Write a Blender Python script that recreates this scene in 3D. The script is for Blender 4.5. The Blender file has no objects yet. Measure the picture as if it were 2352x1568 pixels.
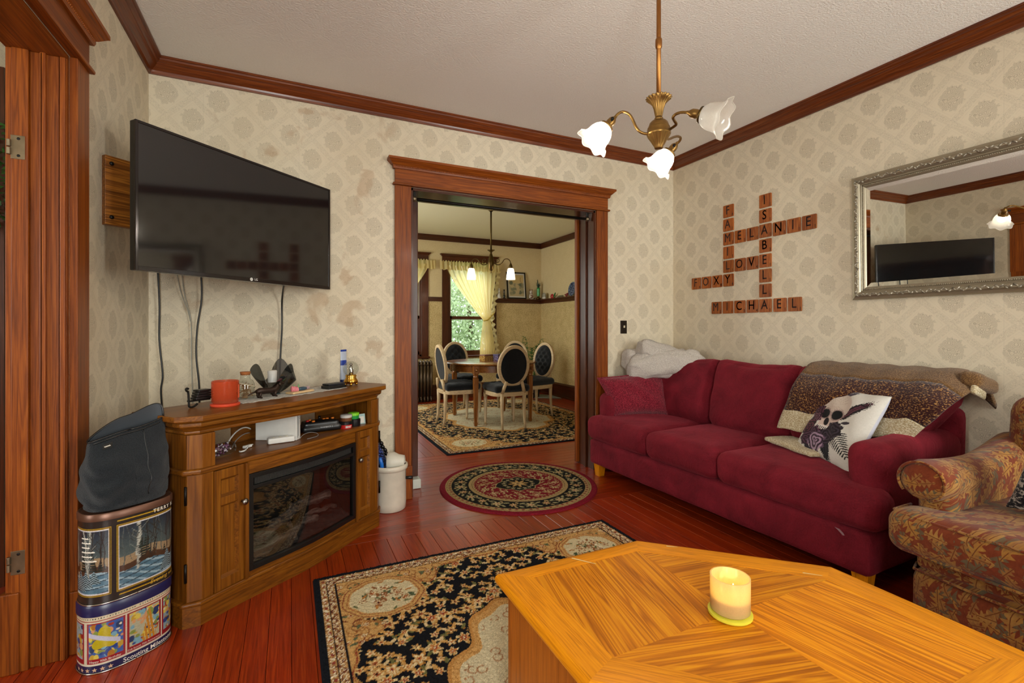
import bpy, bmesh, math, random
import numpy as np
from mathutils import Vector, Matrix, noise as mnoise

random.seed(7)
SC = bpy.context.scene
COL = SC.collection
R = math.radians
PI = math.pi

# ------------------------------------------------------------------ camera
cam_d = bpy.data.cameras.new('camera')
cam = bpy.data.objects.new('camera', cam_d)
COL.objects.link(cam)
cam.location = (0.0, 0.0, 1.22)
cam.rotation_euler = (R(90), 0, R(-25.12))
cam_d.sensor_width = 36.0
cam_d.lens = 36.0 * 1088.4 / 2352
cam_d.shift_y = -30.74 / 2352
cam_d.clip_start = 0.05
SC.camera = cam

# ------------------------------------------------------------------ colour management
SC.view_settings.view_transform = 'Standard'
SC.view_settings.look = 'None'
SC.view_settings.gamma = 1.0
SC.view_settings.use_curve_mapping = False
SC.view_settings.exposure = 0.0
SC.cycles.max_bounces = 8
SC.cycles.diffuse_bounces = 4
SC.cycles.glossy_bounces = 4
SC.cycles.transmission_bounces = 6
SC.cycles.transparent_max_bounces = 10
SC.cycles.adaptive_threshold = 0.03
SC.cycles.caustics_reflective = False
SC.cycles.caustics_refractive = False
SC.cycles.sample_clamp_indirect = 6.0

# ------------------------------------------------------------------ world: bright overcast sky
world = bpy.data.worlds.new('overcast_sky')
SC.world = world
world.use_nodes = True
bg = world.node_tree.nodes['Background']
bg.inputs['Color'].default_value = (0.86, 0.93, 1.0, 1)
bg.inputs['Strength'].default_value = 5.0

def light(name, kind, loc, power, color, size=0.1, rot=(0, 0, 0), size_y=None):
    d = bpy.data.lights.new(name, kind)
    d.energy = power
    d.color = color
    if kind == 'AREA':
        d.shape = 'RECTANGLE'
        d.size = size
        d.size_y = size_y or size
    else:
        d.shadow_soft_size = size
    o = bpy.data.objects.new(name, d)
    COL.objects.link(o)
    o.location = loc
    o.rotation_euler = rot
    return o

# soft light outside each window; all but the far dining window is added fill
DAY = (1.0, 0.97, 0.93)
light('added_fill_rear', 'AREA', (-0.20, -1.60, 1.50), 105, DAY, 0.85, (R(90), 0, 0), 1.75)
light('added_fill_rear_pair', 'AREA', (2.68, -1.60, 1.50), 105, DAY, 0.9, (R(90), 0, 0), 1.75)
light('added_fill_hall', 'AREA', (-3.30, 0.45, 1.55), 60, DAY, 1.3, (0, R(-90), 0), 1.5)
light('daylight_dining_window', 'AREA', (2.6, 9.6, 3.9), 160, (0.97, 1.0, 0.92), 2.6, (R(-52), 0, 0), 1.2)
light('added_fill_dining_side', 'AREA', (-0.18, 6.0, 1.6), 60, (1.0, 0.97, 0.86), 1.5, (0, R(-90), 0), 1.4)

# ------------------------------------------------------------------ materials
def lin(h):
    h = h.lstrip('#')
    v = [int(h[i:i + 2], 16) / 255 for i in (0, 2, 4)]
    return tuple(c / 12.92 if c <= 0.04045 else ((c + 0.055) / 1.055) ** 2.4 for c in v)

MATS = {}

class NT:
    def __init__(self, name):
        self.m = bpy.data.materials.new(name)
        self.m.use_nodes = True
        self.t = self.m.node_tree
        self.b = self.t.nodes['Principled BSDF']
        self.out = self.t.nodes['Material Output']
        MATS[name] = self.m
    def n(self, kind, **kw):
        nd = self.t.nodes.new(kind)
        for k, v in kw.items():
            if k.startswith('i_'):
                key = k[2:]
                key = int(key) if key.isdigit() else key.replace('_', ' ')
                self.put(nd.inputs[key], v)
            else:
                setattr(nd, k, v)
        return nd
    def put(self, sock, v):
        if isinstance(v, bpy.types.NodeSocket):
            self.t.links.new(v, sock)
        elif isinstance(v, tuple) and len(v) == 3 and sock.type == 'RGBA':
            sock.default_value = (*v, 1)
        else:
            sock.default_value = v
    def math(self, op, a, b=0.0, c=None):
        nd = self.n('ShaderNodeMath', operation=op)
        self.put(nd.inputs[0], a)
        self.put(nd.inputs[1], b)
        if c is not None:
            self.put(nd.inputs[2], c)
        return nd.outputs[0]
    def mix(self, fac, a, b, mode='MIX'):
        nd = self.n('ShaderNodeMix', data_type='RGBA', blend_type=mode)
        self.put(nd.inputs[0], fac)
        self.put(nd.inputs[6], a)
        self.put(nd.inputs[7], b)
        return nd.outputs[2]
    def ramp(self, fac, stops, interp='LINEAR'):
        nd = self.n('ShaderNodeValToRGB')
        nd.color_ramp.interpolation = interp
        e = nd.color_ramp.elements
        while len(e) > 1:
            e.remove(e[-1])
        e[0].position = stops[0][0]
        e[0].color = (*stops[0][1], 1)
        for p, c in stops[1:]:
            x = e.new(p)
            x.color = (*c, 1)
        self.put(nd.inputs[0], fac)
        return nd.outputs[0]
    def smooth(self, v, lo, hi):
        nd = self.n('ShaderNodeMapRange', interpolation_type='SMOOTHSTEP')
        self.put(nd.inputs[0], v)
        nd.inputs[1].default_value = lo
        nd.inputs[2].default_value = hi
        return nd.outputs[0]
    def noise(self, vec, scale, detail=3.0, rough=0.5, dist=0.0):
        return self.n('ShaderNodeTexNoise', i_Vector=vec, i_Scale=scale, i_Detail=detail, i_Roughness=rough, i_Distortion=dist)
    def coord(self, out='Object'):
        return self.n('ShaderNodeTexCoord').outputs[out]
    def scale(self, vec, s, loc=(0, 0, 0), rot=(0, 0, 0)):
        return self.n('ShaderNodeMapping', i_Vector=vec, i_Scale=s, i_Location=loc, i_Rotation=rot).outputs[0]
    def bump(self, h, strength=0.3, dist=0.01):
        nd = self.n('ShaderNodeBump', i_Height=h, i_Strength=strength, i_Distance=dist)
        self.put(self.b.inputs['Normal'], nd.outputs[0])
        return nd
    def set(self, **kw):
        for k, v in kw.items():
            self.put(self.b.inputs[k.replace('_', ' ')], v)
        return self

def plain(name, color, rough=0.5, metal=0.0, spec=0.5, vary=0.06, **kw):
    """simple surface: one colour with a faint procedural mottling"""
    if name in MATS:
        return MATS[name]
    t = NT(name)
    nz = t.noise(t.coord(), 22.0, 3.0).outputs[0]
    c2 = tuple(c * (1 - 2.2 * vary) for c in color)
    c1 = tuple(min(1, c * (1 + vary)) for c in color)
    t.set(Base_Color=t.mix(nz, c2, c1), Roughness=rough, Metallic=metal, Specular_IOR_Level=spec, **kw)
    return t.m

def wood(name, c_dark, c_mid, c_light, axis='x', scale=1.0, rough=0.35, coat=0.3, rings=1.0, rnd=True, spec=0.28, amp=0.075):
    """stained timber with long grain running along the given object axis"""
    if name in MATS:
        return MATS[name]
    t = NT(name)
    v = t.coord()
    if rnd:
        oi = t.n('ShaderNodeObjectInfo')
        off = t.n('ShaderNodeCombineXYZ', i_0=t.math('MULTIPLY', oi.outputs['Random'], 37.0), i_1=t.math('MULTIPLY', oi.outputs['Random'], 91.0), i_2=t.math('MULTIPLY', oi.outputs['Random'], 53.0)).outputs[0]
        v = t.n('ShaderNodeVectorMath', operation='ADD', i_0=v, i_1=off).outputs[0]
    s = {'x': (1.0, 30, 30), 'y': (30, 1.0, 30), 'z': (30, 30, 1.0)}[axis]
    sv = t.scale(v, tuple(q * scale for q in s))
    big = t.noise(sv, 1.3 * rings, 2.0, 0.5, 0.6).outputs[0]
    ring = t.math('SINE', t.math('MULTIPLY', big, 42.0))
    fine = t.noise(t.scale(v, tuple(q * scale * 3 for q in s)), 2.0, 4.0, 0.65).outputs[0]
    f = t.math('ADD', t.math('MULTIPLY', ring, amp), t.math('ADD', t.math('MULTIPLY', fine, 0.62), t.math('MULTIPLY', big, 0.30)))
    col = t.ramp(f, [(0.12, c_dark), (0.47, c_mid), (0.80, c_light)])
    if rnd:
        k = t.math('ADD', t.math('MULTIPLY', oi.outputs['Random'], 0.36), 0.82)
        kk = t.n('ShaderNodeCombineXYZ', i_0=k, i_1=k, i_2=k).outputs[0]
        col = t.mix(1.0, col, kk, 'MULTIPLY')
    t.set(Base_Color=col, Roughness=t.math('ADD', t.math('MULTIPLY', fine, 0.16), rough - 0.06), Specular_IOR_Level=spec, Coat_Weight=coat, Coat_Roughness=0.16)
    t.bump(fine, 0.09, 0.004)
    return t.m

def attr_mat(name, rough=0.9, sheen=0.0, spec=0.2, fuzz=0.0, coat=0.0, metal=0.0):
    """print, weave or dye laid down point by point in the mesh colour layer"""
    if name in MATS:
        return MATS[name]
    t = NT(name)
    a = t.n('ShaderNodeAttribute', attribute_name='Col')
    col = a.outputs['Color']
    if fuzz:
        nz = t.noise(t.coord(), 420.0, 2.0).outputs[0]
        col = t.mix(fuzz, col, t.mix(1.0, col, t.ramp(nz, [(0.3, (0.25, 0.25, 0.25)), (0.7, (1.6, 1.6, 1.6))]), 'MULTIPLY'))
        t.bump(nz, 0.35, 0.006)
    t.set(Base_Color=col, Roughness=rough, Specular_IOR_Level=spec, Sheen_Weight=sheen, Coat_Weight=coat, Metallic=metal)
    return t.m

# ------------------------------------------------------------------ mesh builder
class MB:
    def __init__(self):
        self.v = []
        self.f = []
        self.c = None
        self.uv = None
    def add(self, vs, fs, xf=None):
        o = len(self.v)
        if xf is not None:
            vs = [xf @ Vector(p) for p in vs]
        self.v += [tuple(p) for p in vs]
        self.f += [tuple(i + o for i in f) for f in fs]
        return self
    def box(self, x0, x1, y0, y1, z0, z1, xf=None):
        vs = [(x0, y0, z0), (x1, y0, z0), (x1, y1, z0), (x0, y1, z0), (x0, y0, z1), (x1, y0, z1), (x1, y1, z1), (x0, y1, z1)]
        fs = [(0, 3, 2, 1), (4, 5, 6, 7), (0, 1, 5, 4), (1, 2, 6, 5), (2, 3, 7, 6), (3, 0, 4, 7)]
        return self.add(vs, fs, xf)
    def cbox(self, x0, x1, y0, y1, z0, z1, c, xf=None):
        """box with chamfered top edges"""
        vs = [(x0, y0, z0), (x1, y0, z0), (x1, y1, z0), (x0, y1, z0),
              (x0, y0, z1 - c), (x1, y0, z1 - c), (x1, y1, z1 - c), (x0, y1, z1 - c),
              (x0 + c, y0 + c, z1), (x1 - c, y0 + c, z1), (x1 - c, y1 - c, z1), (x0 + c, y1 - c, z1)]
        fs = [(0, 3, 2, 1), (8, 9, 10, 11)]
        for a in (0, 4):
            for i in range(4):
                j = (i + 1) % 4
                fs.append((a + i, a + j, a + 4 + j, a + 4 + i))
        return self.add(vs, fs, xf)
    def prism(self, poly, z0, z1, xf=None, cap=True):
        n = len(poly)
        vs = [(x, y, z0) for x, y in poly] + [(x, y, z1) for x, y in poly]
        fs = [(i, (i + 1) % n, n + (i + 1) % n, n + i) for i in range(n)]
        if cap:
            fs += [tuple(range(n - 1, -1, -1)), tuple(range(n, 2 * n))]
        return self.add(vs, fs, xf)
    def loops(self, rings, close_u=True, cap=True, xf=None):
        """skin a list of equal-length point rings"""
        n = len(rings[0])
        vs = [p for r in rings for p in r]
        fs = []
        for k in range(len(rings) - 1):
            for i in range(n if close_u else n - 1):
                j = (i + 1) % n
                fs.append((k * n + i, k * n + j, (k + 1) * n + j, (k + 1) * n + i))
        if cap and close_u:
            fs.append(tuple(range(n - 1, -1, -1)))
            fs.append(tuple(range((len(rings) - 1) * n, len(rings) * n)))
        return self.add(vs, fs, xf)
    def lathe(self, prof, seg=24, xf=None, ex=1.0, ey=1.0, wave=None, cap=True):
        rings = []
        for k, (r, z) in enumerate(prof):
            ring = []
            for i in range(seg):
                a = 2 * PI * i / seg
                rr = r * (wave(a, k) if wave else 1.0)
                ring.append((rr * math.cos(a) * ex, rr * math.sin(a) * ey, z))
            rings.append(ring)
        return self.loops(rings, True, cap, xf)
    def tube(self, pts, r, seg=8, xf=None, cap=True, flat=1.0):
        pts = [Vector(p) for p in pts]
        rs = r if isinstance(r, (list, tuple)) else [r] * len(pts)
        rings = []
        up = Vector((0, 0, 1))
        prev = None
        for i, p in enumerate(pts):
            d = (pts[min(i + 1, len(pts) - 1)] - pts[max(i - 1, 0)]).normalized()
            if prev is None:
                a = d.cross(up)
                if a.length < 1e-3:
                    a = d.cross(Vector((1, 0, 0)))
            else:
                a = prev - d * prev.dot(d)
            a.normalize()
            prev = a
            b = d.cross(a)
            rings.append([p + (a * math.cos(2 * PI * k / seg) + b * math.sin(2 * PI * k / seg) * flat) * rs[i] for k in range(seg)])
        return self.loops(rings, True, cap, xf)
    def grid(self, fn, nu, nv, xf=None, close_u=False):
        vs = [fn(i / nu, j / nv) for j in range(nv + 1) for i in range(nu + 1)]
        w = nu + 1
        fs = [(j * w + i, j * w + i + 1, (j + 1) * w + i + 1, (j + 1) * w + i) for j in range(nv) for i in range(nu)]
        return self.add(vs, fs, xf)
    def ball(self, c, rx, ry=None, rz=None, seg=16, rings=10, xf=None):
        ry = ry or rx
        rz = rz or rx
        rr = []
        for k in range(rings + 1):
            t = PI * (k + 0.001) / (rings + 0.002)
            rr.append([(c[0] + rx * math.sin(t) * math.cos(2 * PI * i / seg), c[1] + ry * math.sin(t) * math.sin(2 * PI * i / seg), c[2] - rz * math.cos(t)) for i in range(seg)])
        return self.loops(rr, True, True, xf)
    def cushion(self, hx, hy, hz, r, puff=(0, 0, 0), N=12, xf=None, wob=0.0, wsc=6.0, seed=0.0, warp=None):
        """rounded, stuffed block centred on the origin"""
        lin_ = [math.sin(PI / 2 * (2 * i / N - 1)) for i in range(N + 1)]
        half = Vector((hx, hy, hz))
        vs = []
        fs = []
        for ax in range(3):
            for sg in (-1, 1):
                base = len(vs)
                for b in lin_:
                    for a in lin_:
                        s = [0, 0, 0]
                        s[ax] = sg
                        s[(ax + 1) % 3] = a
                        s[(ax + 2) % 3] = b
                        P = Vector((s[0] * hx, s[1] * hy, s[2] * hz))
                        Q = Vector([max(-(half[i] - r), min(half[i] - r, P[i])) for i in range(3)])
                        D = (P - Q)
                        P = Q + D.normalized() * r if D.length > 1e-9 else P
                        pu = [puff[0] * (1 - s[1] ** 2) * (1 - s[2] ** 2), puff[1] * (1 - s[0] ** 2) * (1 - s[2] ** 2), puff[2] * (1 - s[0] ** 2) * (1 - s[1] ** 2)]
                        P = P + Vector((s[0] * pu[0], s[1] * pu[1], s[2] * pu[2]))
                        if wob:
                            nv = mnoise.noise_vector(P * wsc + Vector((seed, seed * 2.3, -seed)))
                            P = P + nv * wob
                        if warp:
                            P = Vector(warp(P, s))
                        vs.append(P)
                w = N + 1
                for j in range(N):
                    for i in range(N):
                        q = (base + j * w + i, base + j * w + i + 1, base + (j + 1) * w + i + 1, base + (j + 1) * w + i)
                        fs.append(q if sg > 0 else q[::-1])
        return self.add(vs, fs, xf)
    def build(self, name, mat, parent=None, smooth=False, bevel=0.0, seg=2, weld=False, flip=False, autosm=None, subsurf=0):
        me = bpy.data.meshes.new(name)
        me.from_pydata(self.v, [], self.f)
        if self.c is not None:
            ca = me.color_attributes.new('Col', 'FLOAT_COLOR', 'POINT')
            arr = np.ones((len(self.v), 4), dtype=np.float32)
            arr[:, :3] = self.c
            ca.data.foreach_set('color', arr.ravel())
        if self.uv is not None:
            ul = me.uv_layers.new(name='UVMap')
            for lp in me.loops:
                ul.data[lp.index].uv = self.uv[lp.vertex_index]
        if weld or flip is None:
            bm = bmesh.new()
            bm.from_mesh(me)
            if weld:
                bmesh.ops.remove_doubles(bm, verts=bm.verts, dist=1e-5)
            bmesh.ops.recalc_face_normals(bm, faces=bm.faces)
            bm.to_mesh(me)
            bm.free()
        if smooth:
            me.shade_smooth()
            if autosm:
                me.set_sharp_from_angle(angle=R(autosm))
        me.materials.append(MATS[mat] if isinstance(mat, str) else mat)
        o = bpy.data.objects.new(name, me)
        COL.objects.link(o)
        if parent is not None:
            o.parent = parent
        if bevel:
            md = o.modifiers.new('edge', 'BEVEL')
            md.width = bevel
            md.segments = seg
            md.limit_method = 'ANGLE'
            md.angle_limit = R(40)
        if subsurf:
            md = o.modifiers.new('round', 'SUBSURF')
            md.levels = md.render_levels = subsurf
        return o

def tag(o, label=None, cat=None, group=None, kind=None):
    if label:
        o['label'] = label
    if cat:
        o['category'] = cat
    if group:
        o['group'] = group
    if kind:
        o['kind'] = kind
    return o

def thing(name, label, cat, loc=(0, 0, 0), rz=0.0, group=None, kind=None, rot=None):
    o = bpy.data.objects.new(name, None)
    COL.objects.link(o)
    o.location = loc
    o.rotation_euler = rot or (0, 0, rz)
    o.empty_display_size = 0.05
    return tag(o, label, cat, group, kind)

def copy_tree(o, parent=None):
    c = o.copy()
    COL.objects.link(c)
    c.parent = parent
    for ch in list(o.children):
        copy_tree(ch, c)
    return c

def share(o, parent, loc=(0, 0, 0), rot=(0, 0, 0), scl=(1, 1, 1)):
    """another piece with the same mesh"""
    c = o.copy()
    COL.objects.link(c)
    c.parent = parent
    c.location = loc
    c.rotation_euler = rot
    c.scale = scl
    return c

def text_mesh(s, size, extrude=0.0005, align='CENTER', space=1.0, bold=0.0):
    """outline of lettering as plain vertices and faces (built-in font)"""
    cu = bpy.data.curves.new('lettering', 'FONT')
    cu.body = s
    cu.size = size
    cu.extrude = extrude
    cu.align_x = align
    cu.align_y = 'CENTER'
    cu.resolution_u = 3
    cu.space_character = space
    cu.offset = bold
    ob = bpy.data.objects.new('lettering', cu)
    COL.objects.link(ob)
    dg = bpy.context.evaluated_depsgraph_get()
    me = ob.evaluated_get(dg).to_mesh()
    vs = [tuple(v.co) for v in me.vertices]
    fs = [tuple(p.vertices) for p in me.polygons]
    ob.evaluated_get(dg).to_mesh_clear()
    bpy.data.objects.remove(ob)
    bpy.data.curves.remove(cu)
    return vs, fs

def M_loc(x, y, z):
    return Matrix.Translation((x, y, z))

def M_rot(deg, axis):
    return Matrix.Rotation(R(deg), 4, axis)

def arc(cx, cy, r, a0, a1, n):
    return [(cx + r * math.cos(R(a0 + (a1 - a0) * i / n)), cy + r * math.sin(R(a0 + (a1 - a0) * i / n))) for i in range(n + 1)]

def bez(p0, p1, p2, p3, n=10):
    out = []
    for i in range(n + 1):
        t = i / n
        a = (1 - t) ** 3
        b = 3 * t * (1 - t) ** 2
        c = 3 * t * t * (1 - t)
        d = t ** 3
        out.append(tuple(a * p0[k] + b * p1[k] + c * p2[k] + d * p3[k] for k in range(len(p0))))
    return out
# ================================================================== shared materials
def wallpaper(name, axis, base, line, stains=False):
    """cream damask: staggered flower medallions inside a diagonal trellis"""
    t = NT(name)
    sx = t.n('ShaderNodeSeparateXYZ', i_0=t.coord())
    u = sx.outputs[axis]
    v = sx.outputs[2]
    W, V = 0.265, 0.275
    wob = t.noise(t.coord(), 30.0, 1.0).outputs[0]
    up = t.math('DIVIDE', u, W)
    vp = t.math('DIVIDE', v, V)
    def cell(w):
        return t.math('SUBTRACT', t.math('FRACT', t.math('ADD', w, 0.5)), 0.5)
    a = cell(t.math('ADD', up, vp))
    b = cell(t.math('SUBTRACT', up, vp))
    du = t.math('MULTIPLY', t.math('ADD', a, b), 0.5)
    dv = t.math('MULTIPLY', t.math('SUBTRACT', a, b), 0.5)
    loc = t.n('ShaderNodeCombineXYZ', i_0=du, i_1=dv).outputs[0]
    # medallion: ragged disc filled with blossoms
    r = t.math('SQRT', t.math('ADD', t.math('MULTIPLY', du, du), t.math('MULTIPLY', t.math('MULTIPLY', dv, dv), 0.78)))
    ang = t.math('ARCTAN2', dv, du)
    rag = t.noise(t.scale(loc, (1, 1, 1)), 11.0, 2.0, 0.6).outputs[0]
    lob = t.math('ADD', t.math('MULTIPLY', t.math('SINE', t.math('MULTIPLY', ang, 8.0)), 0.010), t.math('MULTIPLY', t.math('SUBTRACT', rag, 0.5), 0.20))
    med = t.math('SUBTRACT', 1.0, t.smooth(t.math('ADD', r, lob), 0.195, 0.23))
    vor2 = t.n('ShaderNodeTexVoronoi', feature='F1', i_Vector=loc, i_Scale=10.5).outputs[0]
    swirl = t.math('SINE', t.math('ADD', t.math('MULTIPLY', vor2, 40.0), t.math('MULTIPLY', rag, 6.0)))
    petal = t.smooth(swirl, -0.5, 0.8)
    med = t.math('MULTIPLY', med, t.math('ADD', 0.20, t.math('MULTIPLY', petal, 0.72)))
    # trellis bands between the medallions
    ea = t.math('ABSOLUTE', a)
    eb = t.math('ABSOLUTE', b)
    e = t.math('MAXIMUM', ea, eb)
    leaf = t.n('ShaderNodeTexVoronoi', feature='F1', i_Vector=loc, i_Scale=19.0).outputs[0]
    band = t.math('MULTIPLY', t.smooth(e, 0.395, 0.425), t.smooth(t.math('SINE', t.math('MULTIPLY', leaf, 26.0)), -0.3, 0.7))
    edge = t.math('MULTIPLY', t.smooth(e, 0.34, 0.36), t.math('SUBTRACT', 1.0, t.smooth(e, 0.36, 0.385)))
    brk = t.noise(t.scale(loc, (1, 1, 1)), 26.0, 2.0, 0.6).outputs[0]
    band = t.math('MULTIPLY', t.math('ADD', t.math('MULTIPLY', band, 0.72), t.math('MULTIPLY', edge, 0.16)), t.smooth(brk, 0.28, 0.62))
    fine = t.noise(t.coord(), 260.0, 2.0).outputs[0]
    mask = t.math('MULTIPLY', t.math('MAXIMUM', med, band), t.math('ADD', 0.62, t.math('MULTIPLY', fine, 0.7)))
    col = t.mix(t.math('MINIMUM', t.math('MULTIPLY', mask, 0.78), 1.0), base, line)
    age = t.noise(t.coord(), 1.4, 4.0, 0.6).outputs[0]
    col = t.mix(t.math('MULTIPLY', t.smooth(age, 0.42, 0.72), 0.35), col, tuple(c * k for c, k in zip(base, (0.86, 0.80, 0.70))))
    # paper joints
    joint = t.math('SUBTRACT', 1.0, t.smooth(t.math('ABSOLUTE', t.math('SUBTRACT', t.math('FRACT', t.math('DIVIDE', t.math('ADD', u, 0.21), 0.53)), 0.5)), 0.0, 0.0035))
    col = t.mix(t.math('MULTIPLY', joint, 0.3), col, tuple(c * 0.6 for c in base))
    if stains:
        st = t.noise(t.coord(), 4.6, 3.0, 0.55, 0.4).outputs[0]
        zone = t.math('SUBTRACT', 1.0, t.smooth(t.math('ABSOLUTE', t.math('SUBTRACT', u, 0.02)), 0.35, 0.95))
        col = t.mix(t.math('MULTIPLY', t.math('MULTIPLY', t.smooth(st, 0.585, 0.66), zone), 0.42), col, lin('#a98562'))
    t.set(Base_Color=col, Roughness=0.72, Specular_IOR_Level=0.25)
    t.bump(t.math('ADD', t.math('MULTIPLY', mask, -0.5), t.math('MULTIPLY', fine, 0.35)), 0.12, 0.003)
    return t.m

PAPER = lin('#dbcfb7')
PLINE = lin('#aba08b')
wallpaper('wallpaper_along_x', 0, PAPER, PLINE, True)
wallpaper('wallpaper_along_y', 1, PAPER, PLINE)

def speckle_paper(name, base, dot, amt):
    t = NT(name)
    n1 = t.noise(t.coord(), 70.0, 3.0, 0.6).outputs[0]
    n2 = t.noise(t.coord(), 9.0, 3.0).outputs[0]
    f = t.math('MULTIPLY', t.smooth(t.math('ADD', t.math('MULTIPLY', n1, 0.8), t.math('MULTIPLY', n2, 0.2)), 0.42, 0.6), amt)
    t.set(Base_Color=t.mix(f, base, dot), Roughness=0.8, Specular_IOR_Level=0.2)
    return t.m
speckle_paper('dining_paper_upper', lin('#d8c49a'), lin('#c2ab7c'), 0.4)
speckle_paper('dining_paper_lower', lin('#d8c08c'), lin('#a58a55'), 0.75)

t = NT('ceiling_stipple')
_n = t.noise(t.coord(), 95.0, 2.0, 0.6).outputs[0]
t.set(Base_Color=t.mix(_n, lin('#e6e1da'), lin('#efeae4')), Roughness=0.85, Specular_IOR_Level=0.2)
t.bump(t.smooth(_n, 0.35, 0.65), 0.28, 0.005)
t = NT('ceiling_dining_plaster')
_n = t.noise(t.coord(), 60.0, 2.0).outputs[0]
t.set(Base_Color=t.mix(_n, lin('#e2dab8'), lin('#e8e0c0')), Roughness=0.9)

TD, TM, TL = lin('#351204'), lin('#7e3d0d'), lin('#a65c16')
for ax in 'xyz':
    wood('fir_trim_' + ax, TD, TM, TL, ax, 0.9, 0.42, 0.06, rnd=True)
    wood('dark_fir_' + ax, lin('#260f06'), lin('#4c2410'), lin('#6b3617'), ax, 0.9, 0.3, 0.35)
    wood('crown_fir_' + ax, lin('#2c1106'), lin('#662e0f'), lin('#86481b'), ax, 0.9, 0.32, 0.25)
    wood('cabinet_wood_' + ax, lin('#2e1605'), lin('#74420d'), lin('#955f16'), ax, 0.6, 0.38, 0.08, rnd=False)
    wood('oak_' + ax, lin('#8f4c04'), lin('#d6840a'), lin('#ea9e14'), ax, 1.5, 0.40, 0.06, rings=1.1, spec=0.25)
    wood('oak_inlay_' + ax, lin('#944c02'), lin('#d17c08'), lin('#ea9f16'), ax, 0.62, 0.38, 0.08, rings=1.25, spec=0.25, amp=0.17)
    wood('limed_wood_' + ax, lin('#8d7350'), lin('#bda27b'), lin('#d3bc97'), ax, 1.0, 0.5, 0.1, rnd=False)
    wood('table_wood_' + ax, lin('#3f1f08'), lin('#7c481a'), lin('#a06526'), ax, 0.7, 0.25, 0.5, rnd=False)
wood('floor_fir_y', lin('#4a1003'), lin('#8e2a08'), lin('#ad4510'), 'y', 0.9, 0.30, 0.30, spec=0.40)
wood('floor_fir_x', lin('#4a1003'), lin('#8e2a08'), lin('#ad4510'), 'x', 0.9, 0.30, 0.30, spec=0.40)
wood('tile_wood', lin('#5a240b'), lin('#9a5222'), lin('#c07a3a'), 'y', 1.6, 0.5, 0.05, amp=0.14)
plain('floor_gap', lin('#1c0703'), 0.8)
plain('brass', lin('#8c6a38'), 0.38, 0.9, vary=0.2)
plain('brass_dark', lin('#5d4a2a'), 0.4, 1.0, vary=0.15)
plain('copper_rod', lin('#a06c3a'), 0.35, 1.0)
plain('gold', lin('#d6a445'), 0.18, 1.0)
plain('black_iron', lin('#17130f'), 0.45, 0.6)
plain('steel_knob', lin('#8b8781'), 0.3, 1.0)
plain('steel_bright', lin('#b9b5ae'), 0.25, 1.0)
plain('hinge_metal', lin('#8a7a62'), 0.42, 0.9, vary=0.25)
plain('black_plastic', lin('#121212'), 0.35)
plain('black_gloss', lin('#0a0a0b'), 0.12)
plain('white_plastic', lin('#dcdad4'), 0.35)
plain('grey_plastic', lin('#8d8d8d'), 0.4)
plain('white_vinyl', lin('#cfd3c8'), 0.45)
plain('cream', lin('#d9ceb0'), 0.6)
plain('paper_white', lin('#cfcac0'), 0.85)
plain('dark_cavity', lin('#0d0b09'), 0.9)

t = NT('window_glass')
_g = t.n('ShaderNodeBsdfGlossy', i_Roughness=0.02)
_tr = t.n('ShaderNodeBsdfTransparent', i_0=(0.97, 0.985, 0.97, 1))
_lw = t.n('ShaderNodeLayerWeight', i_Blend=0.5)
_fr = t.n('ShaderNodeMath', operation='MULTIPLY_ADD', i_0=t.math('POWER', _lw.outputs['Facing'], 4.0), i_1=0.6, i_2=0.04)
_mx = t.n('ShaderNodeMixShader', i_0=_fr.outputs[0], i_1=_tr.outputs[0], i_2=_g.outputs[0])
t.t.links.new(_mx.outputs[0], t.out.inputs[0])

def thin_glass(name, tint, ior=1.35, rough=0.04):
    t = NT(name)
    g = t.n('ShaderNodeBsdfGlossy', i_Roughness=rough)
    tr = t.n('ShaderNodeBsdfTransparent', i_0=(*tint, 1))
    lw = t.n('ShaderNodeLayerWeight', i_Blend=0.5)
    fr = t.n('ShaderNodeMath', operation='MULTIPLY_ADD', i_0=t.math('POWER', lw.outputs['Facing'], 3.5), i_1=0.6, i_2=(ior - 1) * 0.16)
    mx = t.n('ShaderNodeMixShader', i_0=fr.outputs[0], i_1=tr.outputs[0], i_2=g.outputs[0])
    t.t.links.new(mx.outputs[0], t.out.inputs[0])
    return t.m
thin_glass('clear_glass', (0.9, 0.92, 0.9))
thin_glass('smoked_glass', (0.13, 0.14, 0.145), 1.6)
thin_glass('firebox_glass', (0.52, 0.52, 0.52), 1.85, 0.015)
thin_glass('orange_glass', (0.86, 0.16, 0.04), 1.4)

def frosted(name, tint, clear, light=0.75):
    """milky pressed glass that lets lamp light through"""
    t = NT(name)
    tl = t.n('ShaderNodeBsdfTranslucent', i_Color=(*tint, 1))
    df = t.n('ShaderNodeBsdfDiffuse', i_Color=(*tint, 1))
    gl = t.n('ShaderNodeBsdfGlossy', i_Roughness=0.12)
    tr = t.n('ShaderNodeBsdfTransparent', i_0=(0.96, 0.95, 0.92, 1))
    lw = t.n('ShaderNodeLayerWeight', i_Blend=0.5)
    fr = t.n('ShaderNodeMath', operation='MULTIPLY_ADD', i_0=t.math('POWER', lw.outputs['Facing'], 3.5), i_1=0.45, i_2=0.05)
    a = t.n('ShaderNodeMixShader', i_0=light, i_1=df.outputs[0], i_2=tl.outputs[0])
    nz = t.noise(t.coord(), 260.0, 2.0).outputs[0]
    b = t.n('ShaderNodeMixShader', i_0=t.math('ADD', clear - 0.06, t.math('MULTIPLY', nz, 0.12)), i_1=a.outputs[0], i_2=tr.outputs[0])
    c = t.n('ShaderNodeMixShader', i_0=fr.outputs[0], i_1=b.outputs[0], i_2=gl.outputs[0])
    t.t.links.new(c.outputs[0], t.out.inputs[0])
    return t.m
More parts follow.
